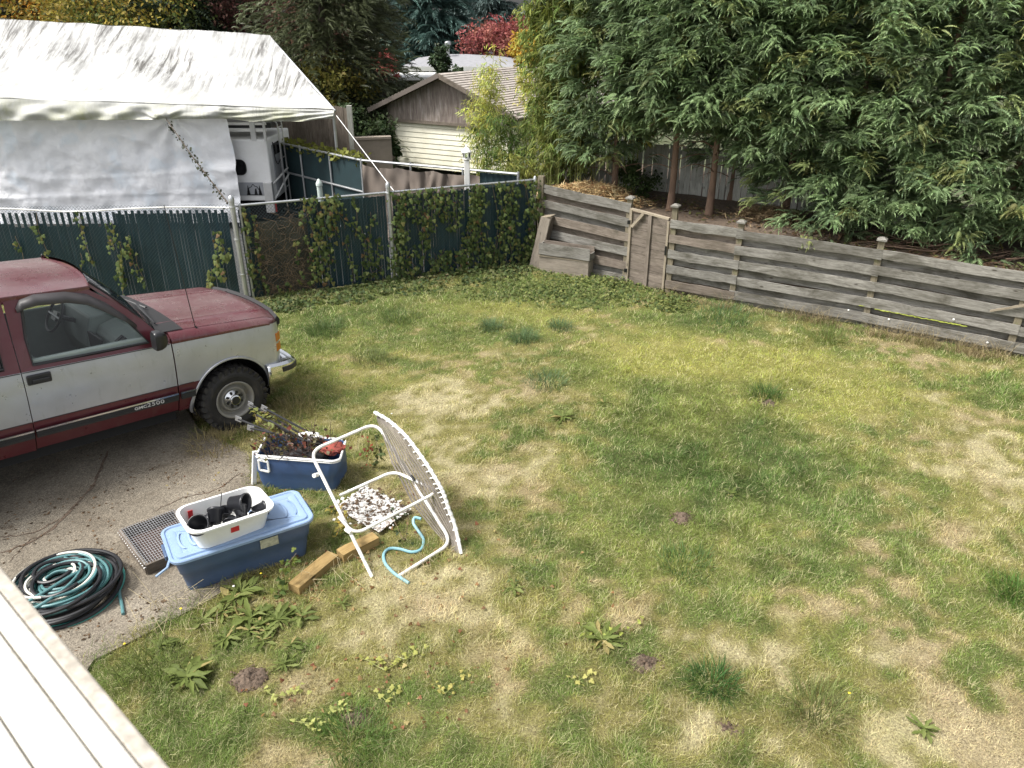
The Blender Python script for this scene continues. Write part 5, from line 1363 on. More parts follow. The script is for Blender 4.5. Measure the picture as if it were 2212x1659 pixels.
fr4 = [Vector((fx_ - .05, yy - .0, .36)), Vector((fx_ + .05, yy - .0, .34)), Vector((fx_ + .05, yy + .005, .22)), Vector((fx_ - .05, yy + .005, .24))]
mb = MB()
for i in range(4): mb.beam(fr4[i], fr4[(i + 1) % 4], .02, .022, up=(0, 1, 0))
mb.build('latch_frame', M_white_s, t2, local=True, bevel=.004)
MB().beam((-.46, -.16, .40), (-.50, -.2, .02), .03, .05).build('broken_corner', M_white_s, t2, local=True, bevel=.006)
c5 = lambda x, y, z: at((250 + x * .5425) * .72, (1180 + y * .5425) * .72, z)
brk = MB().box((0, 0, 0), (.075, .008, .06)).lathe([(.006, -.006), (.014, -.0055), (.014, .0055), (.006, .006)], 10, Matrix.Rotation(math.pi / 2, 4, 'X')).mesh('bracket', M_galv)
for i, (a, b, z0_, z1_) in enumerate((((925, 62), (1270, 262), .66, .42), ((1000, 82), (1345, 268), .70, .42), ((858, 142), (1180, 275), .62, .44), ((925, 192), (1330, 285), .60, .44), ((960, 120), (1250, 285), .60, .40), ((1030, 150), (1300, 300), .60, .42))):
    p, q = c5(*a, z0_), c5(*b, z1_)
    lb = ('black rod with a steel bracket at its upper end, topmost in the open blue tote', 'black rod with a bracket tip leaning farthest right in the open blue tote', 'black rod whose bracket tip reaches closest to the truck wheel', 'black rod with a bracket end lowest over the tote rim', 'short plain black rod among the vine leaves in the tote', 'plain black rod under the others in the open blue tote')[i]
    t = thing('metal_rod', lb, 'rod', p, group='black rods in the open blue tote')
    e = p + (q - p) * 1.12; MB().tube([p, e], .0115, 8).build('shaft', M_black, t, smooth=True)
    if i < 4:
        link('bracket', brk, t, Matrix.Translation(p) @ (q - p).to_track_quat('X', 'Z').to_matrix().to_4x4())
bst = thing('dry_stems', 'bundle of dark dry stems overflowing the open blue tote', 'stems', (-2.3, 7.05, .3))
mb = MB()
for i in range(90):
    p = Vector((-2.24 + R.uniform(-.34, .34), 7.05 + R.uniform(-.17, .17), .26 + R.uniform(0, .1))); d_ = Vector((R.gauss(-.35, .5), R.gauss(.1, .35), R.uniform(.25, .9))).normalized() * R.uniform(.18, .42)
    mb.tube([p, p + d_ * .5 + Vector((0, 0, .02)), p + d_], [.006, .004, .002], 4)
tag(mb.build('stem', mk('dark_stem', (.055, .032, .024), .8, var=.5), bst), kind='stuff')
n_ = 260; Pq = np.stack([-2.28 + rng.normal(0, .22, n_), 7.05 + rng.normal(0, .11, n_), .40 + np.abs(rng.normal(0, .10, n_))], 1)
M_lq = mk_leaf('withered_leaf')
V, F = scatter(np.array([(0, 0, 0), (.5, -.4, .06), (.5, .4, .06), (1, 0, -.08)]), np.array([(0, 1, 3), (0, 3, 2)]), Pq, runit(n_), runit(n_) + (0, 0, 1), rng.uniform(.025, .06, n_)); Mi = np.array(WM[bst.name].inverted())
tag(link('withered_leaves', npmesh('withered_leaves', V @ Mi[:3, :3].T + Mi[:3, 3], F, M_lq, np.repeat(np.array([(.16, .05, .03), (.10, .09, .03), (.14, .12, .05), (.07, .045, .03)])[rng.integers(0, 4, n_)], 4, 0)), bst), kind='stuff')
M_rag = mk('red_cloth', (.24, .05, .035), .8, var=.35, vs=12, bump=.4, bs=40)
def lump(name, c, r, mat, label, cat, sc=(1, 1, .6), seed=0):
    mb = MB(); n = 14; P = []
    for i in range(n + 1):
        th = math.pi * i / n; row = []
        for j in range(20):
            ph = 2 * math.pi * j / 20; d = Vector((math.sin(th) * math.cos(ph), math.sin(th) * math.sin(ph), math.cos(th)))
            rr = r * (1 + .35 * mnoise.noise(d * 2.2 + Vector((seed, 0, 0))) + .15 * mnoise.noise(d * 6 + Vector((seed, 3, 0))))
            row.append(Vector(c) + Vector((d.x * rr * sc[0], d.y * rr * sc[1], d.z * rr * sc[2])))
        P.append(row + row[:1])
    return tag(mb.grid(P, skip=0).build(name, mat, smooth=True), label, cat)
lump('red_bag', c5(1375, 305, .40), .11, M_rag, 'crumpled red bag poking out of the open blue tote', 'bag', (1.2, 1, .6), 3)
lump('black_bag', (-2.25, 7.02, .33), .17, M_matte, 'crumpled black bag under the rods in the open blue tote', 'bag', (1.7, .95, .55), 8)
lump('white_bag', c5(1250, 240, .46), .08, M_white_s, 'small crumpled white bag between the rods in the open tote', 'bag', (1.6, .8, .6), 5)

# wire topped tray
A, B_, C_ = at(316, 1228, .10), at(260, 1152, .10), at(378, 1108, .10)
ex, ey = (B_ - A), (C_ - B_); D_ = A + ey
tray = thing('seed_tray', 'wooden tray with a wire mesh top full of dead leaves beside the blue tote', 'tray', (A.x, A.y, 0.035))
for a, b in ((A, B_), (B_, C_), (C_, D_), (D_, A)): piece('frame_board', a - up * .02, b - up * .02, .12, .03, M_wood2, tray, warp=.003)
MB().poly([p - up * .06 for p in (A, B_, C_, D_)]).build('leaf_litter', mk('leaf_litter', (.065, .036, .025), .95, var=.6, vs=40, bump=1, bs=60), tray)
mb = MB()
for i in range(19): mb.tube([A + ex * (i / 18) + up * .04, A + ex * (i / 18) + ey + up * .04], .0022, 3)
for i in range(23): mb.tube([A + ey * (i / 22) + up * .042, A + ey * (i / 22) + ex + up * .042], .0022, 3)
tag(mb.build('wire_mesh', M_galv, tray), kind='stuff')
for i in range(17):
    q = A + ex * (i / 16); MB().beam(q - ey.normalized() * .02 + up * .012, q + ey.normalized() * .02 + up * .024, .012, .004).build('wire_end', M_white_s, tray)
# timbers
A, B_ = at(640, 1270, .045), at(722, 1202, .045)
tm = piece('timber', A + (A - B_) * .06, B_ - (B_ - A) * .02, .10, .13, M_timber, None, warp=.003); tag(tm, 'thick yellow timber lying on the grass right of the blue tote', 'timber')
A, B_ = at(735, 1203, .05), at(812, 1165, .05); tm = piece('timber', A, B_, .11, .12, M_timber, None, warp=.003); tag(tm, 'short timber under the white chair frame', 'timber')

# coiled hoses
hc_ = at(146, 1290)
M_teal = mk('teal_hose', (.085, .20, .205), .4, var=.12); M_teal2 = mk('bright_teal_hose', (.04, .26, .22), .4, var=.1); M_dgreen = mk('dark_green_hose', (.01, .05, .045), .35, var=.2); M_hblk = mk('black_hose', (.014, .014, .016), .45, var=.25); M_hwht = mk('white_hose', (.68, .66, .58), .45, var=.08); M_lblue = mk('light_blue_hose', (.20, .40, .46), .4, var=.1, dirt=.3, dcol=(.3, .3, .26), ds=9)
def coil(turns, r0, r1, z0, z1, rad_, seed, ecc=1.0, tail=None, off=(0, 0)):
    rr = random.Random(seed); pts = []; n = int(turns * 22); ph0 = rr.random() * 6.28
    ro = [(rr.uniform(-.05, .05), rr.uniform(-.05, .05), rr.uniform(-.04, .04)) for _ in range(int(turns) + 2)]
    for i in range(n):
        t = i / (n - 1); a = ph0 + 2 * math.pi * turns * t; q = turns * t; k0 = int(q); f_ = q - k0; f_ = f_ * f_ * (3 - 2 * f_)
        ox, oy, dr = (lerp(ro[k0][c], ro[k0 + 1][c], f_) for c in range(3))
        r_ = lerp(r0, r1, .5 + .5 * math.sin(t * 9 + seed)) + dr
        z = lerp(z0, z1, t) + .012 * math.sin(a * 2 + seed) + rad_
        pts.append(Vector((hc_.x + off[0] + ox + r_ * math.cos(a) * ecc, hc_.y + off[1] + oy + r_ * math.sin(a) / ecc, z + .035)))
    if tail: pts += [Vector(p) for p in tail]
    return curve(pts, 3)
def hose(pts, r, mat, label):
    h = MB().tube(pts, r, 8).build('garden_hose', mat, smooth=True); tag(h, label, 'hose', 'coiled garden hoses'); return h
hose(coil(8, .30, .44, .0, .10, .018, 1), .018, M_hblk, 'thick black hose coiled at the bottom and right of the hose pile')
hose(coil(4, .12, .26, .09, .16, .018, 2, off=(-.10, .10)), .017, M_hblk, 'black hose looped at the upper left of the hose pile')
hose(coil(8, .12, .38, .08, .16, .013, 4), .0125, M_teal, 'dull teal hose wound many times across the middle of the pile')
hose(coil(5, .08, .30, .09, .16, .013, 6, off=(-.06, .04)), .0115, M_hwht, 'off white hose looped through the pile of garden hoses')
hose(coil(6, .14, .41, .06, .15, .010, 9), .010, M_dgreen, 'thin dark green hose between the teal and black loops')
hose(coil(4, .20, .40, .08, .17, .018, 15, off=(.03, -.03)), .016, M_hblk, 'black hose lying over the teal loops in the pile')
hose(coil(2, .42, .46, .0, .02, .012, 12, off=(.02, -.02)), .0115, M_teal2, 'bright teal hose lying flat round the foot of the pile')
ta = [at(235, 1222, .12), at(252, 1215, .11), at(260, 1240, .07), at(258, 1280, .05), at(263, 1305, .05), at(266, 1326, .05)]
hose(curve([at(60, 1300, .2), at(110, 1270, .22), at(160, 1240, .22), at(205, 1218, .17)] + ta, 6), .014, M_teal, 'teal hose crossing the top of the pile with its end hanging off the right')
hose(curve([at(35, 1332, .16), at(90, 1305, .2), at(150, 1262, .22), at(176, 1222, .2), at(140, 1205, .17)], 6), .0135, M_teal, 'teal hose laid diagonally over the pile towards the rail')
tag(MB().tube(curve([at((900 + x * .3496) * .72, (1200 + y * .3496) * .72, z) for x, y, z in ((1040, 1020, .12), (985, 1010, .12), (975, 1060, .09), (1020, 1130, .05), (1060, 1200, .03), (1040, 1280, .03), (960, 1305, .03), (860, 1280, .03), (770, 1275, .03), (720, 1320, .03), (730, 1400, .03), (800, 1480, .03), (870, 1530, .03), (935, 1572, .03))], 5), .0145, 8).build('garden_hose', M_lblue, smooth=True), 'light blue piece of hose lying in an S under the white chair frame', 'hose')

# ------------------------------------------------------------------ broken patio chair on its side
c7 = lambda x, y, z: at(648 + x * .2517, 864 + y * .2517, z)
ch_ = thing('patio_chair', 'white tubular patio chair lying on its side, grey brown strap seat facing right', 'chair', c7(900, 1300, 0))
M_tubew = mk('chipped_white_tube', (.76, .75, .70), .4, var=.05, dirt=.6, dcol=(.28, .22, .17), ds=11)
TLp, TRp, BRp = c7(85, 440, .72), c7(655, 195, .85), c7(1305, 1225, .06)
MB().tube(rounded([c7(620, 1520, .02), TLp, TRp, BRp, c7(850, 1510, .03)], .13, 8), .0165, 10).build('frame', M_tubew, ch_, smooth=True)
MB().tube(rounded([c7(340, 820, .35), c7(805, 610, .50), c7(1190, 785, .45), c7(470, 1155, .26), c7(330, 1000, .38)], .10, 8), .0155, 10).build('leg_frame', M_tubew, ch_, smooth=True)
MB().tube([c7(120, 650, .6), c7(150, 640, .58)], .022, 8).build('bracket', M_tubew, ch_); MB().tube([c7(395, 1110, .27), c7(440, 1140, .27)], .022, 8).build('bracket', M_tubew, ch_); MB().tube([c7(955, 650, .52), c7(980, 690, .5)], .014, 6).build('bolt', M_black, ch_)
rimp = [c7(x, y, z) for x, y, z in ((640, 105, .93), (760, 175, .915), (900, 300, .875), (1010, 440, .79), (1110, 585, .69), (1190, 720, .585), (1235, 810, .50), (1275, 930, .38), (1330, 1080, .22), (1385, 1320, .02))]
inn = [c7(x, y, z) for x, y, z in ((655, 150, .86), (690, 260, .80), (730, 380, .70), (780, 545, .55), (830, 640, .46), (890, 760, .34), (950, 880, .23), (1050, 1010, .14), (1170, 1150, .05), (1330, 1330, .005))]
rc, ic = curve(rimp, 8), curve(inn, 8); n = len(rc)
M_strap = mk('grey_brown_strap', (.20, .175, .15), .6, var=.35, dirt=.3, dcol=(.08, .07, .06), ds=14, rnd=True)
ns_ = 12
# straps run parallel from rim to rim: across the panel, along its length
for i in range(ns_):
    t0, t1 = i / ns_, (i + .62) / ns_
    rows = []
    for j in range(13):
        s = j / 12; id_ = s * (n - 1); k0 = min(int(id_), n - 2); f_ = id_ - k0
        a, b = rc[k0].lerp(rc[k0 + 1], f_), ic[k0].lerp(ic[k0 + 1], f_)
        sag = Vector((.02, .0, -.01)) * math.sin(math.pi * (i + .5) / ns_)
        rows.append([a.lerp(b, t0) + sag, a.lerp(b, t1) + sag])
    MB().grid(rows, skip=0).build('strap', M_strap, ch_, solid=.004)
MB().tube(rc, .017, 8).build('rim', M_tubew, ch_, smooth=True)
for i in range(22):
    t = (i + .5) / 22 * (n - 1) * .97; k0 = min(int(t), n - 2); p = rc[k0].lerp(rc[k0 + 1], t - k0); d_ = (rc[k0 + 1] - rc[k0]).normalized()
    MB().tube([p - d_ * .013, p + d_ * .013], .0205, 8).build('strap_wrap', M_white_s, ch_)
    ip = p.lerp(ic[k0], .10); MB().tube([p, ip + Vector((-.012, -.01, 0))], .006, 5).build('strap_end', M_white_s, ch_)
# white flaking board under the chair
A, B_, C_, D_ = c7(300, 950, .03), c7(560, 760, .03), c7(960, 960, .03), c7(680, 1160, .03)
wb_ = MB(); P = []
for i in range(26):
    row = []
    for j in range(26):
        p = A.lerp(B_, i / 25).lerp(D_.lerp(C_, i / 25), j / 25); row.append(p + Vector((0, 0, .02 + .03 * float(fbm(np.array([p.x]), np.array([p.y]), 9, 3)[0]))))
    P.append(row)
m, nt, b, out = newmat('flaking_paint'); k = NT(nt); v = k.coords('Object')
vo = k.n('ShaderNodeTexVoronoi'); vo.inputs['Scale'].default_value = 26; k.l(v, vo.inputs['Vector'])
c = k.mix(k.ramp(k.noise(v, 16, 6, .7, .6), [(.47, 0.0), (.56, 1.0)]), (.74, .73, .70), (.16, .12, .09)); k.l(c, b.inputs['Base Color']); b.inputs['Roughness'].default_value = .7
k.bump(vo.outputs['Distance'], .8, .02, b)
tag(wb_.grid(P).build('flaking_board', m, smooth=True), 'flaking white painted board on the ground under the chair frame', 'board')
n = 420; s_, t_ = rng.random(n), rng.random(n)
Pp = np.array([tuple(A.lerp(B_, s).lerp(D_.lerp(C_, s), t) + Vector((rng.normal(0, .05), rng.normal(0, .05), .045))) for s, t in zip(s_, t_)])
T_ = np.array([(0, -.5, 0), (1, -.35, .1), (.9, .5, .05), (-.1, .4, .1)]); V, FF = scatter(T_, np.array([(0, 1, 2), (0, 2, 3)]), Pp, runit(n) * (1, 1, .2), np.tile((0., 0, 1), (n, 1)) + rng.normal(0, .28, (n, 3)), rng.uniform(.012, .038, n))
cc = np.where(rng.random((n, 1)) < .5, np.array([[.68, .67, .64]]), np.array([[.12, .08, .05]])).repeat(4, 0); cc[rng.random(len(cc)) < 0] = 0
tag(link('paint_flakes', npmesh('paint_flakes', V, FF, M_leaf, cc)), 'white paint flakes and dead leaves scattered on the flaking board', kind='stuff')
# ------------------------------------------------------------------ foliage
def tpl_frond():
    """flat cedar spray: drooping axis with forward pointing leaflets"""
    V, F = [], []
    def tri(a, b, c): o = len(V); V.extend((a, b, c)); F.append((o, o + 1, o + 2))
    dz = lambda x: -.28 * x * x
    for i in range(6):
        x = .08 + i * .145; L = .36 * (1 - .55 * abs(i / 5 - .38) - .25 * i / 5)
        for s in (-1, 1):
            tri((x, 0, dz(x)), (x + .10, s * .02, dz(x)), (x + L * .62, s * L, dz(x + L * .5) - .05))
            tri((x + .05, s * L * .25, dz(x) - .01), (x + .13, s * L * .3, dz(x)), (x + L * 1.0, s * L * .62, dz(x + L * .7) - .02))
    tri((.75, -.05, dz(.75)), (.75, .05, dz(.75)), (1.08, 0, dz(1.05)))
    return np.array(V), np.array(F)
T_fr, F_fr = tpl_frond()
def tpl_spray():
    V, F = [], []
    dz = lambda x: -.32 * x * x
    for i, (x, L) in enumerate(((.05, .30), (.22, .34), (.40, .30), (.58, .24))):
        for s in (-1, 1):
            o = len(V); V += [(x, 0, dz(x)), (x + .12, s * .03, dz(x)), (x + L * .85, s * L * .78, dz(x + L * .7) - .03)]; F.append((o, o + 1, o + 2))
    o = len(V); V += [(0, -.035, 0), (0, .035, 0), (.55, 0, dz(.55)), (.6, -.06, dz(.6)), (.6, .06, dz(.6)), (1.05, 0, dz(1.05))]; F += [(o, o + 2, o + 1), (o + 3, o + 5, o + 4)]
    return np.array(V), np.array(F)
T_sp, F_sp = tpl_spray()
def tpl_plume():
    """feathery flat spray: forward pointing leaflets set close along an arching axis"""
    V, F = [], []; dz = lambda x: .12 * math.sin(x * 2.4) - .36 * x * x
    for i in range(7):
        x = .04 + .125 * i; L = .30 * (.62 + .38 * math.sin(math.pi * min(1, (i + .6) / 5.0))) * (1 - .07 * i)
        for s in (-1, 1):
            o = len(V); V += [(x - .05, 0, dz(x)), (x + .11, s * .01, dz(x) + .012), (x + L * .72, s * L * .82, dz(x + L * .7) - .03)]; F.append((o, o + 1, o + 2) if s < 0 else (o, o + 2, o + 1))
    o = len(V); V += [(.86, -.035, dz(.86)), (.86, .035, dz(.86)), (1.12, 0, dz(1.1))]; F.append((o, o + 2, o + 1))
    return np.array(V), np.array(F)
T_pl, F_pl = tpl_plume()
T_lf = np.array([(0, 0, 0), (.5, -.5, .06), (.5, .5, .06), (1, 0, -.08)]); F_lf = np.array([(0, 1, 3), (0, 3, 2)])
T_bl = np.array([(0, -.25, 0), (0, .25, 0), (.42, -.5, .02), (.42, .5, .02), (1, 0, -.16)]); F_bl = np.array([(0, 2, 3), (0, 3, 1), (2, 4, 3)])
def trunk(name, parent, pts, r0, r1, mat, n=10):
    P = curve(pts, 5); rs = [lerp(r0, r1, i / (len(P) - 1)) * R.uniform(.93, 1.07) for i in range(len(P))]
    return MB().tube(P, rs, n).build(name, mat, parent, smooth=True)
def localise(V, parent):
    M = np.array(WM[parent.name].inverted()); return V @ M[:3, :3].T + M[:3, 3]
def leafmesh(name, parent, V, F, C, mat=None):
    return link(name, npmesh(name, localise(V, parent), F, mat or M_leaf, C), parent)

def cedar(x, y, z0, h, r, base, label, seed, dens=1.0, lean=(0, 0), tone=1.0, cat='tree', group='conifers along the top of the bank'):
    g = np.random.default_rng(seed)
    th = thing('cedar_tree', label, cat, (x, y, z0), group=group)
    trunk('trunk', th, [(x, y, z0 - .1), (x + .02, y, z0 + .8), (x + lean[0] * .5, y + lean[1] * .5, z0 + h * .5), (x + lean[0], y + lean[1], z0 + h * .95)], .085 if base > .5 else .07, .015, M_bark)
    vis = min(1, (5.3 - z0 - base) / (h - base))
    def prof_(t): return r * np.clip(1.06 - t ** 1.5, .12, 1) * (1 if base < .4 else (1 - .6 * np.exp(-t / .05)))
    parts = []
    for n_t, s_lo, s_hi, n_s, sz, tn_ in ((int(380 * dens), .72, 1.08, 24, .175, 1.0), (int(170 * dens), .25, .72, 14, .23, .75)):  # inner sprays get a darker tone: crown shade put into the leaf colour
        tt = np.where(g.random(n_t) < .86, g.random(n_t) * vis, vis + (1 - vis) * g.random(n_t) * .97); ang = g.random(n_t) * 2 * math.pi
        d = np.stack([np.cos(ang), np.sin(ang), g.uniform(-.15, .4, n_t)], 1); lat = np.stack([-np.sin(ang), np.cos(ang), 0 * ang], 1)
        rr = prof_(tt) * g.uniform(s_lo, s_hi, n_t) * g.uniform(.85, 1.12, n_t)
        c0 = np.stack([x + lean[0] * tt, y + lean[1] * tt, z0 + base + tt * (h - base)], 1) + d * rr[:, None]
        q = g.uniform(-1, 1, (n_t, n_s)); w = g.uniform(-.5, .3, (n_t, n_s))
        X = d[:, None, :] * g.uniform(.5, 1.0, (n_t, n_s))[..., None] + lat[:, None, :] * q[..., None] * .85 + np.array([0, 0, 1.0]) * w[..., None]
        ts = g.uniform(.75, 1.35, (n_t, 1))
        P_ = c0[:, None, :] + X * (.10 * ts)[..., None] * g.uniform(-.5, 1.3, (n_t, n_s))[..., None] + g.normal(0, 1, (n_t, n_s, 3)) * (np.array([.06, .06, .045]) * ts[..., None])
        N = np.array([0, 0, 1.0]) + d[:, None, :] * .55 + g.normal(0, .22, (n_t, n_s, 3))
        S = sz * ts * g.uniform(.65, 1.2, (n_t, n_s))
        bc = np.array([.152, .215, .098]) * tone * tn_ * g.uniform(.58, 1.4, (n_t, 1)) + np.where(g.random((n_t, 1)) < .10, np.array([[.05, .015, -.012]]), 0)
        fc = np.clip(bc[:, None, :] * g.uniform(.75, 1.3, (n_t, n_s, 1)) + g.normal(0, .006, (n_t, n_s, 3)), .008, 1)
        V, F = scatter(T_pl, F_pl, P_.reshape(-1, 3), X.reshape(-1, 3), N.reshape(-1, 3), S.ravel())
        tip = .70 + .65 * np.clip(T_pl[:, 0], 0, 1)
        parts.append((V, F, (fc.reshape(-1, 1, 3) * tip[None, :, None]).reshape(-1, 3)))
    V, F, C = join(parts)
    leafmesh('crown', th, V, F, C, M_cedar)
    # bare lower limbs
    if base > .6:
        mb = MB()
        for i in range(9):
            z = z0 + base * (.5 + .6 * R.random()); a = R.random() * 6.28; L = R.uniform(.4, 1.0)
            mb.tube(curve([(x, y, z), (x + math.cos(a) * L * .5, y + math.sin(a) * L * .5, z + .12), (x + math.cos(a) * L, y + math.sin(a) * L, z + .02)], 3), [.012, .011, .01, .009, .007, .005, .003], 5)
        mb.build('bare_limbs', M_bark, th, smooth=True)
    return th
cd = [(3.02, 14.72, 7.5, 1.35, 1.55, 'cedar on the left one of the two bare reddish trunks by the plank fence', 1.0),
      (3.68, 14.36, 7.8, 1.30, 1.6, 'cedar on the right one of the two bare reddish trunks by the plank fence', 1.0),
      (2.05, 15.7, 7.6, 1.25, .9, 'cedar standing between the bamboo and the bare trunked cedar', .9),
      (4.95, 13.95, 8.0, 1.35, .75, 'cedar clothed to the ground, first to the right of the two bare trunks', 1.0),
      (5.8, 13.45, 7.4, 1.4, .05, 'cedar clothed to the ground above the square capped post right of the gate', 1.0),
      (6.88, 12.95, 8.2, 1.42, .0, 'cedar bulging over the bank above the middle of the board fence', 1.0),
      (7.9, 12.3, 7.6, 1.42, .0, 'cedar clothed to the ground near the right edge, brushing the bank', 1.0),
      (8.9, 11.55, 8.0, 1.45, .0, 'cedar at the right edge of the picture', .9),
      (4.4, 15.6, 9.0, 1.6, .9, 'tall cedar of the second row, behind the right bare trunk', .6),
      (6.3, 14.9, 9.2, 1.7, .6, 'tall cedar of the second row, filling the top right middle', .6),
      (8.3, 13.7, 9.4, 1.8, .5, 'tall cedar of the second row at the top right', .6)]
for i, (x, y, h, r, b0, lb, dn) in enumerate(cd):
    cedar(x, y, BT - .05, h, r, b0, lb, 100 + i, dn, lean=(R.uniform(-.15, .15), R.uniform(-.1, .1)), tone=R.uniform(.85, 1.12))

def bamboo(name, c, n_culm, h, spread, label, seed, col, leaf=.15, nl=60, low=.25, lean=.5, droop=.5, zb=0.0, cr=.016):
    g = np.random.default_rng(seed); th = thing(name, label, 'bamboo', (c[0], c[1], zb), group='bamboo clumps')
    P, X, N, S, C = [], [], [], [], []
    for i in range(n_culm):
        a, r_ = g.random() * 6.28, spread * math.sqrt(g.random()); bx, by = c[0] + r_ * math.cos(a) * .6, c[1] + r_ * math.sin(a) * .6
        hh = h * g.uniform(.72, 1.05); la = a + g.normal(0, .6); ln = lean * g.uniform(.4, 1.2)
        pts = [Vector((bx + math.cos(la) * ln * t ** 2, by + math.sin(la) * ln * t ** 2, zb + hh * t - .25 * ln * t ** 3)) for t in np.linspace(0, 1, 9)]
        MB().tube(pts, [lerp(cr, .004, t / 8) for t in range(9)], 6).build('cane', M_cane, th, smooth=True)
        for q in range(nl):
            t = low + (1 - low) * g.random() ** .8; k0 = min(int(t * 8), 7); p = np.array(pts[k0].lerp(pts[k0 + 1], t * 8 - k0))
            ba = g.random() * 6.28; L = g.uniform(.15, .6) * (1.15 - .6 * t); bd = np.array([math.cos(ba), math.sin(ba), .35])
            bp = p + bd * L; bp[2] -= droop * L * L
            nn = g.integers(5, 10); cc = np.array(col) * g.uniform(.65, 1.4) * np.array([g.uniform(.85, 1.2), 1, g.uniform(.7, 1.1)])
            for w in range(nn):
                P.append(p + (bp - p) * g.uniform(.4, 1.05) + g.normal(0, .03, 3)); X.append(bd * .6 + g.normal(0, .5, 3) + np.array([0, 0, -.75]))
                N.append(np.array([0, 0, 1]) + g.normal(0, .5, 3)); l_ = leaf * g.uniform(.6, 1.25); S.append((l_, l_ * .17, l_)); C.append(cc * g.uniform(.75, 1.3))
    V, F = scatter(T_bl, F_bl, np.array(P), np.array(X), np.array(N), np.array(S))
    leafmesh('foliage', th, V, F, np.repeat(np.array(C), len(T_bl), 0)); return th
dk_, md_, yl_ = (.13, .165, .045), (.19, .225, .06), (.42, .41, .10)
bamboo('bamboo_clump', (1.35, 16.6), 14, 5.6, 1.0, 'tall dark green bamboo clump between the garage and the conifers', 1, dk_, .19, 120, .10, .7, .8, BT)
bamboo('bamboo_clump', (1.05, 17.2), 11, 5.4, .6, 'tall bamboo at the left edge of the dark clump, drooping over the fence corner', 2, md_, .17, 115, .14, .5, .8, .6)
bamboo('bamboo_clump', (2.35, 16.3), 7, 4.5, .6, 'yellowish drooping bamboo leaning against the first conifer', 3, (.26, .27, .07), .19, 100, .25, .55, 1.0, BT)
q = at(1030, 372, .9); bamboo('bamboo_clump', (-.75, 18.6), 9, 3.35, .42, 'pale yellow green bamboo in front of the garage door', 4, (.40, .42, .12), .11, 85, .18, .22, .5, .4, .013)
bamboo('bamboo_clump', (.05, 17.9), 8, 2.2, .75, 'low dark bamboo thicket at the right corner of the garage', 5, (.10, .15, .04), .14, 70, .15, .5, .9, .5, .01)
bamboo('bamboo_clump', (.95, 23.5), 9, 3.7, .9, 'golden bamboo behind the dark clump, against the garage roof', 6, yl_, .15, 75, .3, .4, .5, .3)
bamboo('bamboo_clump', (.25, 16.4), 7, 1.5, .5, 'short young bamboo sprouting beside the fence corner post', 7, (.17, .19, .05), .13, 45, .1, .3, .8, .6, .008)

def broadleaf(name, c, h, r, label, seed, col, z0=0.0, ncl=45, per=75, leaf=.22, trunk_r=.14, base=.35, var=.35, squash=.8, cat='tree', low=0.0, group=None, mix2=None):
    g = np.random.default_rng(seed); th = thing(name, label, cat, (c[0], c[1], z0), group=group)
    if trunk_r:
        trunk('trunk', th, [(c[0], c[1], z0 - .2), (c[0] + .1, c[1], z0 + h * .35), (c[0] - .05, c[1] + .1, z0 + h * .8)], trunk_r, trunk_r * .3, M_bark2)
        mb = MB()
        for i in range(8):
            a = i * .785 + g.random(); z = z0 + h * g.uniform(.3, .6); L = r * g.uniform(.5, .85)
            mb.tube(curve([(c[0], c[1], z), (c[0] + math.cos(a) * L * .5, c[1] + math.sin(a) * L * .5, z + h * .1), (c[0] + math.cos(a) * L, c[1] + math.sin(a) * L, z + h * .18)], 3), [trunk_r * q for q in (.45, .4, .36, .3, .24, .18, .1)], 6)
        mb.build('limbs', M_bark2, th, smooth=True)
    u = runit(ncl, g) * (g.random((ncl, 1)) ** .4); hc = z0 + h * (base + (1 - base) / 2)
    cc = np.array([c[0], c[1], hc]) + u * np.array([r, r, h * (1 - base) / 2 * squash / .8])
    cr = r * g.uniform(.22, .42, ncl)
    off = runit(ncl * per, g) * (g.random((ncl * per, 1)) ** .45); P = np.repeat(cc, per, 0) + off * np.repeat(cr, per)[:, None] * np.array([1, 1, .75])
    X = off + g.normal(0, .6, off.shape) + np.array([0, 0, -.3]); N = np.array([0, 0, .8]) + off * .6 + g.normal(0, .45, off.shape)
    l_ = leaf * g.uniform(.6, 1.3, ncl * per); V, F = scatter(T_lf, F_lf, P, X, N, np.stack([l_, l_ * .62, l_], 1))
    colr = np.tile(np.array(col), (ncl, 1))
    if mix2 is not None: colr = np.where(g.random((ncl, 1)) < .4, np.array([mix2]), colr)
    C = np.repeat(colr * g.uniform(1 - var, 1 + var, (ncl, 1)), per, 0) * g.uniform(.7, 1.35, (ncl * per, 1)) * g.uniform(.9, 1.1, (ncl * per, 3))
    leafmesh('crown', th, V, F, np.repeat(np.clip(C, .004, 1), 4, 0)); return th
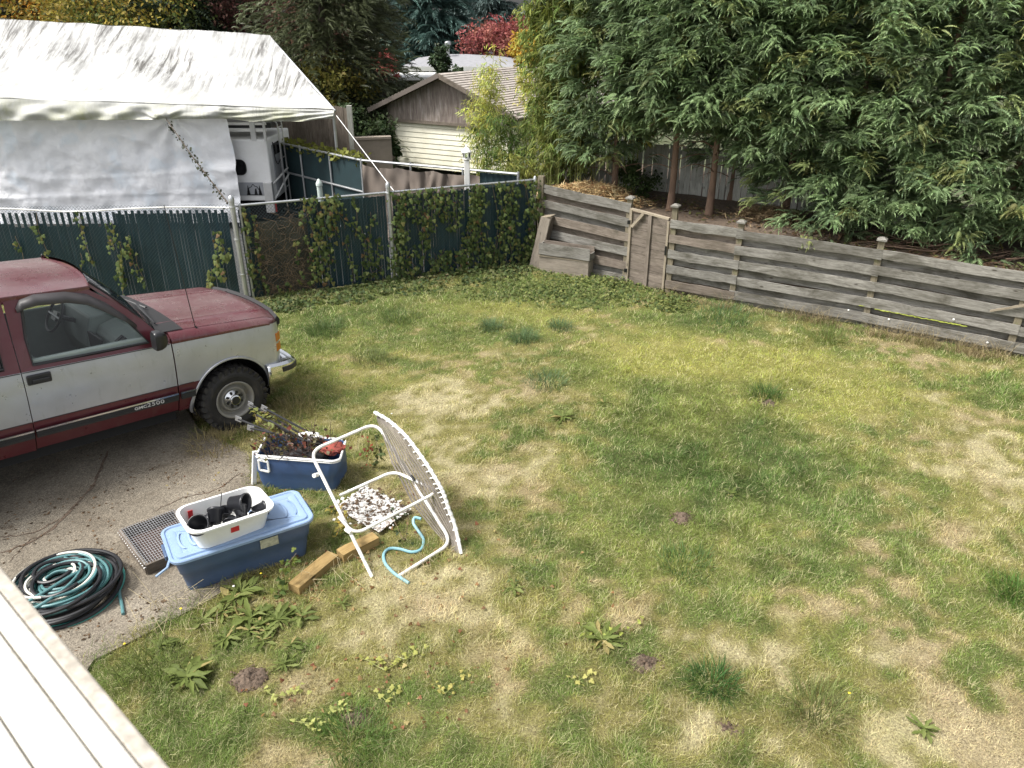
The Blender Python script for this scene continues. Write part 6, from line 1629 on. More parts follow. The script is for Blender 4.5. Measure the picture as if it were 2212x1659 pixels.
def conifer_crown(g, c, h, r, col, z0, base, nb, nf, fs, droop):
    tt = g.random(nb) ** 1.15; ang = g.random(nb) * 6.283; L = r * (1.04 - tt) * g.uniform(.6, 1.12, nb) + .15; zb = z0 + h * (base + (1 - base) * tt)
    d = np.stack([np.cos(ang), np.sin(ang), g.uniform(-.1, .2, nb)], 1); s = np.clip(g.random((nb, nf)) ** .75 * 1.05, .12, 1.05)
    p = np.stack([0 * tt + c[0], 0 * tt + c[1], zb], 1)[:, None, :] + d[:, None, :] * (L[:, None] * s)[..., None]
    p[..., 2] -= droop * L[:, None] * s ** 2 * .6; p = p + g.normal(0, .09 * fs, p.shape)
    lat = np.stack([-np.sin(ang), np.cos(ang), 0 * ang], 1)
    X = d[:, None, :] + lat[:, None, :] * g.uniform(-1.1, 1.1, (nb, nf))[..., None] + np.array([0, 0, -1.0]) * g.normal(.12, .32, (nb, nf))[..., None]
    N = np.array([0, 0, 1.0]) + g.normal(0, .4, (nb, nf, 3)); S = fs * g.uniform(.55, 1.15, (nb, nf))
    V, F = scatter(T_pl, F_pl, p.reshape(-1, 3), X.reshape(-1, 3), N.reshape(-1, 3), S.ravel())
    C = np.array(col) * g.uniform(.6, 1.4, (nb, 1, 1)) * g.uniform(.7, 1.3, (nb, nf, 1)) * np.ones(3)
    return V, F, np.repeat(C.reshape(-1, 3), len(T_pl), 0)
def conifer(c, h, r, label, seed, col, z0=0.0, base=.06, nb=190, nf=16, fs=.9, group=None, droop=.35, trunk_r=.25, vis=1.0):
    g = np.random.default_rng(seed); th = thing('conifer_tree', label, 'tree', (c[0], c[1], z0), group=group)
    trunk('trunk', th, [(c[0], c[1], z0 - .3), (c[0], c[1], z0 + h * .5), (c[0], c[1], z0 + h)], trunk_r, .03, M_bark2)
    V, F, C = conifer_crown(g, c, h, r, col, z0, base, nb, nf, fs, droop); leafmesh('crown', th, V, F, C, M_cedar)
    mb = MB()
    for i in range(int(h * 3)):
        z = z0 + h * g.uniform(base, .8); a = g.random() * 6.28; L = r * (1.0 - (z - z0) / h) * .8; mb.tube([(c[0], c[1], z), (c[0] + math.cos(a) * L * .5, c[1] + math.sin(a) * L * .5, z + .05 * L), (c[0] + math.cos(a) * L, c[1] + math.sin(a) * L, z - droop * L * .5)], [.05, .035, .012], 5)
    tag(mb.build('branches', M_bark2, th), kind='stuff')
    return th
# the big old cedar behind the canopy and its neighbours
q = aty(712, 160, 27); conifer((q.x, 27), 15, 3.0, 'huge dark ivy clad conifer behind the right end of the canopy', 21, (.085, .10, .048), base=.08, nb=900, nf=26, fs=.36, trunk_r=.32, droop=.5)
q = aty(778, 120, 33); conifer((q.x, 33), 13, 1.8, 'dark conifer right of the huge ivy clad one, brown twigs showing', 22, (.085, .095, .05), nb=460, nf=22, fs=.42, droop=.5)
q = aty(400, 30, 31); conifer((q.x, 31), 14, 3.2, 'very dark conifer above the canopy ridge left of the maroon tree', 23, (.035, .055, .03), nb=360, nf=16, fs=.8)
q = aty(470, 30, 38); conifer((q.x, 38), 13, 3.4, 'grey green conifer between the dark conifer and the maroon tree', 24, (.085, .12, .06), nb=330, nf=16, fs=.8)
q = aty(10, 10, 36); conifer((q.x, 36), 15, 4.0, 'dark green conifer at the top left corner', 25, (.05, .075, .035), nb=360, nf=16, fs=.8)
q = aty(140, 10, 44); conifer((q.x, 44), 15, 4.0, 'dark conifer behind the yellow maple at the top left', 26, (.045, .065, .035), nb=320, nf=16, fs=.9)
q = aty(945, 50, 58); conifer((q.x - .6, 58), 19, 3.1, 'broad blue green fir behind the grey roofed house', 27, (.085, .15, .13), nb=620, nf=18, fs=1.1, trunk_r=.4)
q = aty(1062, 50, 75); conifer((q.x, 75), 22, 1.9, 'slim fir with a pale trunk left of the sky gap', 28, (.13, .18, .17), nb=420, nf=18, fs=1.2, trunk_r=.35)  # from here firs turn paler with distance: haze put into the crown colour
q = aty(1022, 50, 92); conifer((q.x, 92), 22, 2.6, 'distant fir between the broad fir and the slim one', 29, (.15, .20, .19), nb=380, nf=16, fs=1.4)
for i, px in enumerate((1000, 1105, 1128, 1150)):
    q = aty(px, 40, 118 + 9 * i); conifer((q.x, 118 + 9 * i), (9, 3.9, 3.5, 4.0)[i], 2.2, ('distant fir with haze painted into its colour, behind the broad fir', 'short distant fir in the sky gap', 'distant fir in the middle of the sky gap', 'tall distant fir beside the golden bamboo')[i], 30 + i, (.20, .24, .235), nb=260, nf=14, fs=1.8)  # palest crowns of all, distance haze painted into the foliage
wood = []
for i in range(26):   # the wood that closes the view all round the far side
    px = -500 + i * 135; Y_ = 52 + (i * 37) % 23
    if 690 < px < 1340: continue
    q = aty(px, 40, Y_); wood.append(conifer_crown(np.random.default_rng(60 + i), (q.x, Y_), 16 + (i * 5) % 6, 5.2, (.05, .075, .045), 0, .06, 190, 16, 1.3, .35))
V, F, C = join(wood); tag(link('woodland', npmesh('woodland', V, F, M_cedar, C)), 'dark wood of conifers beyond the gardens', kind='stuff')
q = aty(225, 20, 29); broadleaf('maple_tree', (q.x, 29), 6.4, 2.9, 'yellow green maple above the canopy ridge at the top left', 41, (.11, .14, .04), ncl=120, per=110, leaf=.14, mix2=(.30, .24, .05))
q = aty(95, -10, 34); broadleaf('maple_tree', (q.x, 34), 7.2, 2.2, 'orange leaved maple at the top left corner', 42, (.42, .22, .03), ncl=50, per=90, leaf=.16, mix2=(.25, .2, .06))
q = aty(560, 50, 33); broadleaf('plum_tree', (q.x, 33), 7.0, 3.0, 'brown maroon leaved tree above the right half of the canopy', 43, (.19, .085, .075), ncl=130, per=110, leaf=.13, var=.4, mix2=(.22, .12, .095))
q = aty(650, 70, 30); broadleaf('plum_tree', (q.x, 30.5), 5.6, 1.6, 'russet leaved tree against the huge conifer', 44, (.20, .11, .08), ncl=60, per=70, leaf=.18)
q = aty(690, 70, 25.5); broadleaf('birch_tree', (q.x + .2, 25.5), 3.3, 1.1, 'olive yellow shrub at the foot of the huge conifer', 45, (.14, .13, .03), ncl=40, per=70, leaf=.12, trunk_r=.05)
q = aty(1085, 115, 54); broadleaf('red_maple', (q.x, 54), 4.0, 2.3, 'red japanese maple above the grey roof', 46, (.27, .085, .08), ncl=80, per=90, leaf=.22, base=.3, mix2=(.36, .14, .11))
q = aty(1155, 90, 40); broadleaf('maple_tree', (q.x, 40), 4.1, 1.2, 'orange yellow small tree behind the golden bamboo', 47, (.45, .28, .04), ncl=50, per=80, leaf=.18, base=.3)
q = aty(828, 160, 31.5); broadleaf('rose_bush', (q.x, 31.5), 3.2, .55, 'pink red flowering bush left of the garage roof', 48, (.42, .12, .10), ncl=16, per=50, leaf=.16, trunk_r=.04, base=.6, cat='bush')
q = aty(790, 185, 33); broadleaf('yellow_bush', (q.x, 33), 2.4, .9, 'yellow leaved bush by the shed left of the garage', 49, (.36, .30, .05), ncl=20, per=50, leaf=.15, trunk_r=.04, base=.4, cat='bush')
for i, (px, py, Y_, h, r_, cl) in enumerate(((775, 250, 23.2, 2.1, 1.0, (.035, .055, .02)), (818, 265, 23.5, 1.7, .5, (.04, .065, .022)), (735, 215, 26, 2.6, 1.2, (.05, .065, .03)), (870, 222, 36, 1.6, 1.0, (.04, .06, .025)), (700, 300, 29, 3.2, 1.6, (.045, .06, .028)), (640, 240, 27, 3.4, 1.6, (.05, .06, .03)))):
    q = aty(px, py, Y_); broadleaf('shrub', (q.x, Y_), h, r_, ('dark evergreen shrub behind the low beige wall', 'evergreen shrub against the left garage wall', 'loose shrub under the huge conifer', 'shrub beside the shed beyond the garage', 'tall shrub behind the neighbour plank fence', 'shrub behind the canopy corner')[i], 70 + i, cl, ncl=45, per=80, leaf=.14, trunk_r=.05, base=.05, cat='shrub')
q = aty(952, 130, 43); broadleaf('small_tree', (q.x, 43), 3.1, .5, 'small dark green tree in front of the grey roofed house', 80, (.055, .085, .04), ncl=40, per=70, leaf=.16, trunk_r=.06, base=.1)
q = aty(985, 150, 42); broadleaf('small_tree', (q.x, 42), 2.0, .45, 'round green bush beside the small tree at the grey house', 81, (.06, .095, .04), ncl=30, per=70, leaf=.15, trunk_r=.05, base=.1, cat='bush')
# moss strip on the screen fence and shrubs on the bank
mb_n = 900; t = rng.random(mb_n); base_ = np.array([tuple(Bm.lerp(B1, v_ * .999)) for v_ in t]) + np.stack([rng.normal(0, .05, mb_n), .18 + rng.normal(0, .09, mb_n), 1.60 + rng.random(mb_n) * .20], 1)
th = thing('clipped_hedge', 'mossy yellow green clipped hedge top behind the screen fence', 'hedge', (B1.x, B1.y, 0))
V, F = scatter(T_lf, F_lf, base_, runit(mb_n), runit(mb_n) + (0, 0, 1), np.full(mb_n, .11)); leafmesh('foliage', th, V, F, np.repeat(np.array([.19, .20, .045]) * rng.uniform(.6, 1.3, (mb_n, 1)), 4, 0))
MB().beam(Bm + Vector((0, .2, .8)), B1 + Vector((0, .2, .8)), .16, 1.58).build('stem_mass', M_bark2, th)
for i, (px, py, h, r_, cl, lb) in enumerate(((1375, 425, .75, .42, (.06, .09, .03), 'small green shrub on the bank against the plank fence'), (1185, 360, 1.6, .5, (.17, .16, .05), 'weedy yellow green shrub behind the fence corner post'))):
    q = at(px, py, BT); broadleaf('shrub', (q.x, q.y), h, r_, lb, 90 + i, cl, z0=BT, ncl=30, per=60, leaf=.07, trunk_r=.02, base=.05, cat='shrub')

# ------------------------------------------------------------------ straw and cut stems on the bank
def litter(name, pts, n, L, cols, label, h=.08, spread=.3, w=.10):
    P = np.array([pts[i] for i in rng.integers(0, len(pts), n)]) + np.stack([rng.normal(0, spread, n), rng.normal(0, spread * .6, n), rng.random(n) * h], 1)
    for i in range(n): P[i, 2] += bank_z(P[i, 0], P[i, 1])
    X = runit(n) * (1, 1, .25); l_ = L * rng.uniform(.4, 1.3, n); V, F = scatter(np.array([(0, -.5, 0), (0, .5, 0), (.5, .5, .05), (.5, -.5, .05), (1, 0, 0)]), np.array([(0, 3, 2), (0, 2, 1), (3, 4, 2)]), P, X, np.tile((0., 0, 1), (n, 1)) + rng.normal(0, .4, (n, 3)), np.stack([l_, l_ * w, l_], 1))
    C = np.array(cols)[rng.integers(0, len(cols), n)] * rng.uniform(.6, 1.3, (n, 1))
    return tag(link(name, npmesh(name, V, F, M_leaf, np.repeat(C, 5, 0))), label, kind='stuff')
def bp_(*pp): return [tuple(Vector((*at(px, py, BT).xy, 0))) for px, py in pp]
litter('straw_heap', [(1.0, 15.5, 0), (1.3, 15.5, 0), (1.6, 15.35, 0), (1.9, 15.15, 0), (1.5, 15.6, 0), (2.2, 14.9, 0), (1.2, 15.7, 0), (1.75, 15.5, 0)], 5200, .15, [(.60, .46, .25), (.50, .36, .18), (.68, .55, .32), (.36, .21, .11)], 'straw and dry bamboo leaves heaped behind the board fence', .14, .22)
litter('straw_heap', [(4.3, 13.7, 0), (4.6, 13.55, 0), (4.9, 13.35, 0), (4.5, 13.4, 0)], 1600, .16, [(.26, .19, .11), (.34, .26, .15), (.17, .12, .07)], 'dull straw on the bank right of the bare trunks', .12, .18)
litter('bank_litter', bp_((1500, 450), (1450, 440), (1560, 470), (1650, 490), (1750, 505), (1850, 520), (1950, 535), (2050, 550), (2150, 570), (1400, 430), (1300, 420)), 2600, .09, [(.16, .10, .06), (.23, .15, .09), (.10, .07, .05), (.14, .15, .05)], 'dead leaves and needles lying over the planting bank', .03, .35, .3)
bp2 = thing('brush_pile', 'heap of dead reddish twigs on the bank above the right end of the board fence', 'brush pile', tuple(at(2050, 560, BT)))
for i in range(70):
    q = at(R.uniform(1880, 2200), 0, 0); px = R.uniform(1900, 2200); q = at(px, 528 + (px - 1900) * .13 + R.uniform(-8, 14), BT); a = R.uniform(-.5, .7) + (math.pi if R.random() < .5 else 0); L = R.uniform(.3, .8)
    p0 = Vector((q.x, q.y, bank_z(q.x, q.y) + R.uniform(.0, .16))); MB().tube([p0, p0 + Vector((math.cos(a) * L * .5, -math.sin(a) * L * .3, .05)), p0 + Vector((math.cos(a) * L, -math.sin(a) * L * .6, R.uniform(-.05, .12)))], [.006, .004, .002], 4).build('twig', M_bark, bp2)

# ------------------------------------------------------------------ ivy
def tpl_ivy():
    o = [(0, 0), (-.12, .32), (.22, .50), (.42, .26), (.62, .30), (1.0, 0), (.62, -.30), (.42, -.26), (.22, -.50), (-.12, -.32)]
    V = [(x, y, -.10 * abs(y) - .12 * x * x) for x, y in o]; V.append((.38, 0, .05)); n = len(o)
    return np.array(V), np.array([(n, i, (i + 1) % n) for i in range(n)])
T_iv, F_iv = tpl_ivy()
ivme = [npmesh('leaf', T_iv, F_iv, M_leaf, np.tile(np.array(c), (len(T_iv), 1))) for c in ((.06, .09, .028), (.095, .13, .04), (.14, .165, .055), (.042, .065, .024), (.16, .155, .05), (.15, .095, .045))]
def ivy(label, a, b, strands, seed, max_leaf=300, wts=(.3, .28, .16, .18, .06, .02), size=.064, group=None, stem=True, top=FT):
    """strands: (s from a in metres, z top, z bottom, width, leaves per metre)"""
    g = np.random.default_rng(seed); d = (b - a).normalized(); nrm = Vector((d.y, -d.x, 0)); 
    th = thing('ivy_vine', label, 'ivy', a + d * strands[0][0], group=group); items = []; mb = MB()
    for (s, z1, z0, w, dn) in strands:
        n = int((z1 - z0) * dn); ss = s; pts = []
        for q in range(14):
            t = q / 13; pts.append(a + d * (ss + .5 * w * math.sin(t * 5 + s * 9)) + nrm * .035 + Vector((0, 0, lerp(z1, z0, t))))
        if stem: mb.tube(pts, .0035, 4)
        for q in range(n):
            t = g.random(); k0 = min(int(t * 13), 12); p = pts[k0].lerp(pts[k0 + 1], t * 13 - k0) + d * g.normal(0, w * .5) + nrm * abs(g.normal(.045, .06))
            if p.z > top + .08: p.z = top + .08 * g.random()
            X = Vector((0, 0, -1)) + d * g.normal(0, .5) + nrm * g.uniform(.1, .7); N = nrm * 1.0 + Vector((0, 0, g.uniform(.1, .9))) + d * g.normal(0, .35)
            items.append((p, X, N, size * g.uniform(.6, 1.35), g.choice(6, p=wts)))
    if stem: mb.build('stem', M_twig, th, smooth=True)
    g.shuffle(items) if False else None
    idx = g.permutation(len(items)); first, rest = idx[:max_leaf], idx[max_leaf:]
    def frame(X, N):
        x = X.normalized(); y = N.cross(x).normalized(); z = x.cross(y); return Matrix((x, y, z)).transposed().to_4x4()
    for i in first:
        p, X, N, s, c = items[i]; link('leaf', ivme[c], th, Matrix.Translation(p) @ frame(X, N) @ Matrix.Scale(s, 4))
    if len(rest):
        it = [items[i] for i in rest]; V, F = scatter(T_iv, F_iv, np.array([tuple(i[0]) for i in it]), np.array([tuple(i[1]) for i in it]), np.array([tuple(i[2]) for i in it]), np.array([i[3] for i in it]))
        cl = np.array([(.06, .09, .028), (.095, .13, .04), (.14, .165, .055), (.042, .065, .024), (.16, .155, .05), (.15, .095, .045)])[[i[4] for i in it]] * np.random.default_rng(seed + 1).uniform(.8, 1.25, (len(it), 1))
        o = leafmesh('foliage', th, V, F, np.repeat(cl, len(T_iv), 0)); tag(o, kind='stuff')
    return th
gI = np.random.default_rng(5); st = []
for s in np.arange(.06, RGt, .085):
    u = s / RGt; gap = (.10 < u < .16) or (.44 < u < .52) or (.62 < u < .68) or (.86 < u < .92)
    z1 = FT + .03 if not gap else gI.uniform(.5, .9)
    z0 = 0.02
    if .22 < u < .44: st.append((s, z1, gI.uniform(.85, 1.1), .13, 30)); st.append((s, gI.uniform(.35, .55), 0, .16, 38)); continue
    st.append((s, z1, z0, .14, gI.uniform(14, 66) if not gap else 30))
ivy('thick ivy blanket hanging over the right run of the fence', F2, F3, st, 3)
ivy('ivy cascading from a clump at the fence top beside the short green post', F1, F2, [(1.22, 1.72, .3, .12, 50), (1.34, 1.74, .12, .16, 60), (1.5, 1.74, .7, .20, 55), (1.62, 1.74, 1.0, .18, 60), (1.75, 1.72, 1.1, .14, 50), (1.45, .75, .1, .1, 36)], 11, wts=(.22, .22, .2, .14, .14, .08))
ivy('thin ivy strands on the slats left of the middle fence post', F1, F2, [(2.02, 1.66, .9, .06, 26), (2.1, 1.1, .1, .10, 34), (2.25, 1.35, .15, .10, 34), (2.4, .9, .05, .08, 30), (1.85, .95, .05, .07, 26), (2.3, .35, 0, .3, 60)], 12, max_leaf=200)
ivy('ivy climbing the galvanised corner post and the bare wire panel', F1, F2, [(.16, 1.66, .35, .05, 44), (.30, 1.5, .05, .05, 24), (.95, 1.0, .3, .05, 18), (1.12, 1.5, .6, .06, 24), (.5, .35, 0, .35, 60), (.9, .3, 0, .3, 50)], 13, wts=(.2, .22, .24, .12, .12, .1), max_leaf=220)
LF = (F1 - F0).length
def sx(px, py): q = onp(px, py, F0.xy, F1.xy); return (q - F0).dot((F1 - F0).normalized())
ivy('bright ivy strand on the slats just left of the galvanised corner post', F0, F1, [(sx(480, 520), 1.25, .75, .07, 70), (sx(470, 540), .95, .45, .08, 60), (sx(455, 590), .62, .05, .07, 50)], 14, wts=(.08, .3, .4, .06, .14, .02), size=.075)
ivy('ivy strands in the middle of the left fence run behind the truck hood', F0, F1, [(sx(245, 500), 1.45, .95, .07, 40), (sx(260, 540), 1.1, .35, .08, 55), (sx(285, 540), 1.2, .5, .05, 40), (sx(262, 600), .7, .05, .05, 36), (sx(300, 560), .9, .3, .06, 24)], 15, wts=(.2, .3, .26, .1, .1, .04))
ivy('sparse ivy strands at the far left of the slatted fence', F0, F1, [(sx(90, 500), 1.6, .9, .05, 26), (sx(35, 500), 1.2, .7, .04, 18), (sx(185, 510), 1.62, .7, .07, 26), (sx(175, 560), .9, .4, .08, 22)], 16, wts=(.2, .3, .26, .1, .1, .04))
# brown dead vine net over the bare wire panel
dv_ = MB(); d = (F2 - F1).normalized(); nr = Vector((d.y, -d.x, 0))
for i in range(230):
    s = R.uniform(.22, 1.2); z = R.uniform(.0, 1.55) * (R.random() ** .35); p = F1 + d * s + nr * R.uniform(.0, .05) + Vector((0, 0, z)); L = R.uniform(.1, .4); a = R.uniform(0, 6.28)
    dv_.tube([p, p + d * math.cos(a) * L * .5 + Vector((0, 0, math.sin(a) * L * .5)) + nr * R.uniform(-.01, .03), p + d * math.cos(a + .5) * L + Vector((0, 0, max(-p.z, math.sin(a + .5) * L)))], [.0035, .003, .002], 3, caps=False)
tag(dv_.build('dead_vines', M_twig), 'brown dead vines woven through the bare wire panel', 'dead vine')
mb = MB(); q = [F1 + d * .2 - nr * .06, F1 + d * 1.2 - nr * .06]; mb.grid([[q[0] + Vector((0, 0, z)), q[0].lerp(q[1], .5) + Vector((0, 0, z)) + nr * .03, q[1] + Vector((0, 0, z))] for z in np.linspace(.05, 1.35, 8)])
mb.build('brown_cloth', mk('brown_shade_cloth', (.07, .06, .04), .85, var=.5, vs=2.5, bump=.3, bs=60), fM, smooth=True)
# vine on the canopy's guy rope
va, vb = tie, onp(492, 438, F0.xy, F1.xy); vr = thing('vine_rope', 'guy rope overgrown with a withered vine in front of the white tarp wall', 'rope', va)
MB().tube([va, va.lerp(vb, .5) + Vector((0, 0, -.05)), vb], .012, 6).build('rope', M_bark2, vr)
P = np.array([tuple(va.lerp(vb, t) + Vector((R.gauss(0, .03), R.gauss(0, .03), R.gauss(-.03, .04)))) for t in np.sort(rng.random(110))]); V, F = scatter(T_lf, F_lf, P, runit(110) + (0, 0, -1.2), runit(110), rng.uniform(.03, .075, 110))
leafmesh('foliage', vr, V, F, np.repeat(np.array([.05, .055, .03]) * rng.uniform(.5, 1.6, (110, 1)), 4, 0))

# ------------------------------------------------------------------ weeds on the lawn
M_weed = M_leaf
T_ro = np.array([(0, -.06, 0), (0, .06, 0), (.3, -.20, .10), (.3, .20, .10), (.42, -.12, .13), (.42, .12, .13), (.62, -.24, .13), (.62, .24, .13), (.85, -.13, .03), (.85, .13, .03), (1.02, 0, -.07), (.5, 0, .09)])
F_ro = np.array([(0, 2, 11), (0, 11, 1), (1, 11, 3), (2, 4, 11), (3, 11, 5), (4, 6, 11), (5, 11, 7), (6, 8, 11), (7, 11, 9), (8, 10, 11), (9, 11, 10)])
rome = [npmesh('leaf', T_ro, F_ro, M_weed, np.tile(np.array(c), (len(T_ro), 1)), True) for c in ((.105, .135, .034), (.14, .175, .045), (.18, .21, .065), (.30, .25, .10))]
def rosette(px, py, r, n, label, wts=(.4, .35, .2, .05), up_=.35, group='broad leaved weeds in the lawn'):
    c = at(px, py, .012); th = thing('weed', label, 'weed', c, R.random() * 6, group)
    n = int(n * 1.25); r = r * .9; up_ = .24
    for i in range(n):
        a = 2 * math.pi * i / n * 2.4 + R.uniform(-.3, .3); L = r * R.uniform(.4, 1.1); e = R.uniform(-.04, up_) + .35 * (1 - i / n) * up_
        M = Matrix.Translation(c + Vector((0, 0, .01 + .03 * (1 - i / n)))) @ Matrix.Rotation(a, 4, 'Z') @ Matrix.Rotation(-e, 4, 'Y') @ Matrix.Rotation(R.uniform(-.5, .5), 4, 'X') @ Matrix.Diagonal((L, L * R.uniform(.36, .72), L * R.uniform(-.4, 1.3), 1))
        link('leaf', rome[R.choices(range(4), wts)[0]], th, M)
    return th
for px, py, r_, n, lb in ((405, 1468, .24, 30, 'largest leafy weed rosette, on the grass near the rail'), (520, 1285, .22, 24, 'tall leaved weed close against the front of the blue tote'), (600, 1345, .22, 26, 'leafy weed rosette below the yellow timber'), (545, 1340, .20, 20, 'broad weed between the tote and the lower rosettes'),
        (440, 1345, .18, 18, 'weed with long leaves at the driveway edge, a yellow flower above it'), (490, 1385, .17, 16, 'pale weed at the edge of the bare patch'), (350, 1400, .16, 16, 'grassy weed at the driveway corner'), (1215, 905, .20, 22, 'dark weed rosette alone in the middle of the lawn'), (1305, 875, .14, 16, 'small dark weed right of the lone rosette in mid lawn'),
        (1300, 1388, .22, 24, 'leafy green weed clump with yellow tips in the lower middle of the lawn'), (1995, 1580, .15, 14, 'small leafy weed at the bottom right of the lawn'), (615, 1440, .15, 14, 'grey green thistle rosette beside the bare soil'), (1110, 1275, .12, 12, 'sparse weed in the dry grass right of the chair'), (1330, 895, .10, 10, 'tiny weed beside the dark pair in mid lawn'),
        (1580, 1072, .12, 10, 'flat weed in the dark green patch'), (740, 1310, .11, 10, 'small weed in the pale dry patch near the timber'), (690, 1000, .16, 12, 'weed growing behind the white chair frame'), (505, 1300, .2, 16, 'weed pressed to the tote corner')):
    rosette(px, py, r_, n, lb)
for i in range(11):
    px, py = R.uniform(470, 660), R.uniform(1300, 1400); rosette(px, py, R.uniform(.10, .2), R.randrange(8, 16), 'leafy weed in the patch between the blue tote and the bare soil mound', (.3, .3, .2, .2), .35)
def creeper(px, py, w, h, n, label, col, size=.036, zt=.06):
    c = at(px, py); th = thing('creeping_weed', label, 'weed', c, group='yellow green creeping weeds'); pts = []
    for i in range(n):
        t = i / n; q = at(px + w * (t - .5) * 2 + R.uniform(-14, 14), py + h * math.sin(t * 5) * .5 + R.uniform(-10, 10)); pts.append(q)
    MB().tube([p + Vector((0, 0, .03 + .02 * math.sin(i))) for i, p in enumerate(pts[::3])], .003, 4).build('stem', M_cane, th)
    me = npmesh('leaf', T_iv, F_iv, M_leaf, np.tile(np.array(col), (len(T_iv), 1)))
    for p in pts:
        M = Matrix.Translation(p + Vector((0, 0, R.uniform(.03, zt)))) @ Matrix.Rotation(R.random() * 6.28, 4, 'Z') @ Matrix.Rotation(R.uniform(-.5, .5), 4, 'X') @ Matrix.Rotation(R.uniform(-.3, .6), 4, 'Y') @ Matrix.Scale(size * R.uniform(.6, 1.3), 4)
        link('leaf', me, th, M)
for px, py, w, h, n, lb, c in ((850, 1430, 70, 30, 34, 'creeping weed with yellow green leaves, upper one in the lower left lawn', (.33, .34, .09)), (700, 1555, 50, 50, 30, 'creeping weed with pale leaves low in the lower left lawn', (.38, .40, .13)), (620, 1500, 45, 20, 20, 'creeping weed below the bare soil mound', (.36, .38, .12)), (975, 1485, 40, 40, 18, 'creeping weed with yellow leaves in the lower middle', (.38, .34, .10)), (1260, 1475, 30, 20, 12, 'small patch of yellow leaves below the leafy clump', (.40, .38, .12)), (1320, 1365, 60, 25, 24, 'yellow green leaves over the lower middle weed clump', (.32, .36, .08)),
        (850, 1500, 30, 30, 14, 'small creeping weed between the two larger creepers', (.34, .34, .10)), (1130, 1250, 40, 50, 18, 'creeper with dark leaves in the dry grass beside the chair', (.10, .13, .05))):
    creeper(px, py, w, h, n, lb, c)
# leafy stem growing up the front of the tote and vines round the rods and chair
def sprig(pts, n, label, col, size=.045, name='climbing_weed'):
    P = curve(pts, 6); th = thing(name, label, 'weed', pts[0]); MB().tube(P, .003, 4).build('stem', M_twig, th)
    me = npmesh('leaf', T_iv, F_iv, M_leaf, np.tile(np.array(col), (len(T_iv), 1))); me2 = npmesh('leaf', T_iv, F_iv, M_leaf, np.tile(np.array(col) * (1.5, 1.2, .9), (len(T_iv), 1)))
    for i in range(n):
        p = P[R.randrange(len(P))]; M = Matrix.Translation(p + Vector((R.gauss(0, .03), R.gauss(0, .03), R.gauss(0, .02)))) @ Matrix.Rotation(R.random() * 6.28, 4, 'Z') @ Matrix.Rotation(R.uniform(0, 1.2), 4, 'Y') @ Matrix.Scale(size * R.uniform(.6, 1.3), 4)
        link('leaf', R.choice((me, me2)), th, M)
sprig([at(600, 1290), at(605, 1262, .12), at(610, 1235, .25), at(640, 1195, .34)], 46, 'leafy green climber growing up between the tote and the timber', (.085, .13, .035))
sprig([c5(980, 300, .30), c5(1010, 215, .52), c5(1060, 130, .60), c5(950, 100, .62), c5(1000, 180, .55), c5(1120, 170, .52)], 90, 'yellowing vine tangled round the rod ends in the open tote', (.17, .19, .06), .05)
sprig([c5(1330, 640, .05), c5(1420, 620, .15), c5(1430, 700, .12), c5(1400, 780, .08), c5(1460, 660, .2)], 44, 'yellow and orange leaved vine at the left foot of the chair', (.28, .24, .06), .045)
sprig([c7(760, 900, .03), c7(780, 980, .15), c7(840, 1100, .1), c7(900, 1200, .05), c7(930, 1000, .25)], 26, 'thin dark leaved weed inside the chair frame', (.05, .07, .03), .035)
sprig([c7(570, 560, .05), c7(590, 430, .3), c7(580, 330, .48)], 20, 'red leaved weed stem behind the chair frame', (.19, .06, .04), .036)
sprig([c7(650, 560, .05), c7(660, 430, .3), c7(640, 300, .45), c7(690, 480, .3)], 50, 'green leaved weed behind the chair seat', (.10, .13, .05), .05)
mb = MB()
for i in range(60):   # dry stalks
    p = at(R.uniform(300, 480), R.uniform(1285, 1390)) if i < 36 else at(R.uniform(640, 980), R.uniform(1225, 1320))
    mb.tube([p, p + Vector((R.uniform(-.05, .05), R.uniform(-.05, .05), .12)), p + Vector((R.uniform(-.16, .16), R.uniform(-.1, .1), R.uniform(.12, .30)))], [.0025, .002, .001], 4)
tag(mb.build('dry_stalks', mk('straw_stalk', (.48, .40, .24), .8)), 'dry straw coloured stalks in front of the blue tote', kind='stuff')
M_yf = mk('yellow_petals', (.75, .58, .03), .6); M_wf = mk('white_fluff', (.72, .72, .66), .9)
for px, py, h, m_, lb in ((507, 1282, .12, M_wf, 'white dandelion clock in front of the blue tote'), (395, 1335, .14, M_yf, 'yellow dandelion flower at the driveway edge'), (565, 1250, .10, M_yf, 'yellow dandelion flower beside the timber end'), (845, 895, .06, M_wf, 'white dandelion clock on the lawn behind the chair'), (1708, 838, .03, M_wf, 'white speck of a flower on the far lawn'), (1825, 1515, .12, M_yf, 'yellow flower bud standing in the dry grass at the lower right'), (270, 1395, .06, M_yf, 'yellow flower by the hose pile')):
    p = at(px, py + 8); th = thing('dandelion', lb, 'flower', p); MB().tube([p, p + Vector((.01, 0, h))], .003, 5).build('stem', M_cane, th)
    MB().lathe([(.001, -.005), (.009, 0), (.011, .004), (.007, .008), (.001, .009)], 10, Matrix.Translation(p + Vector((.01, 0, h)))).build('flower_head', m_, th, smooth=True)
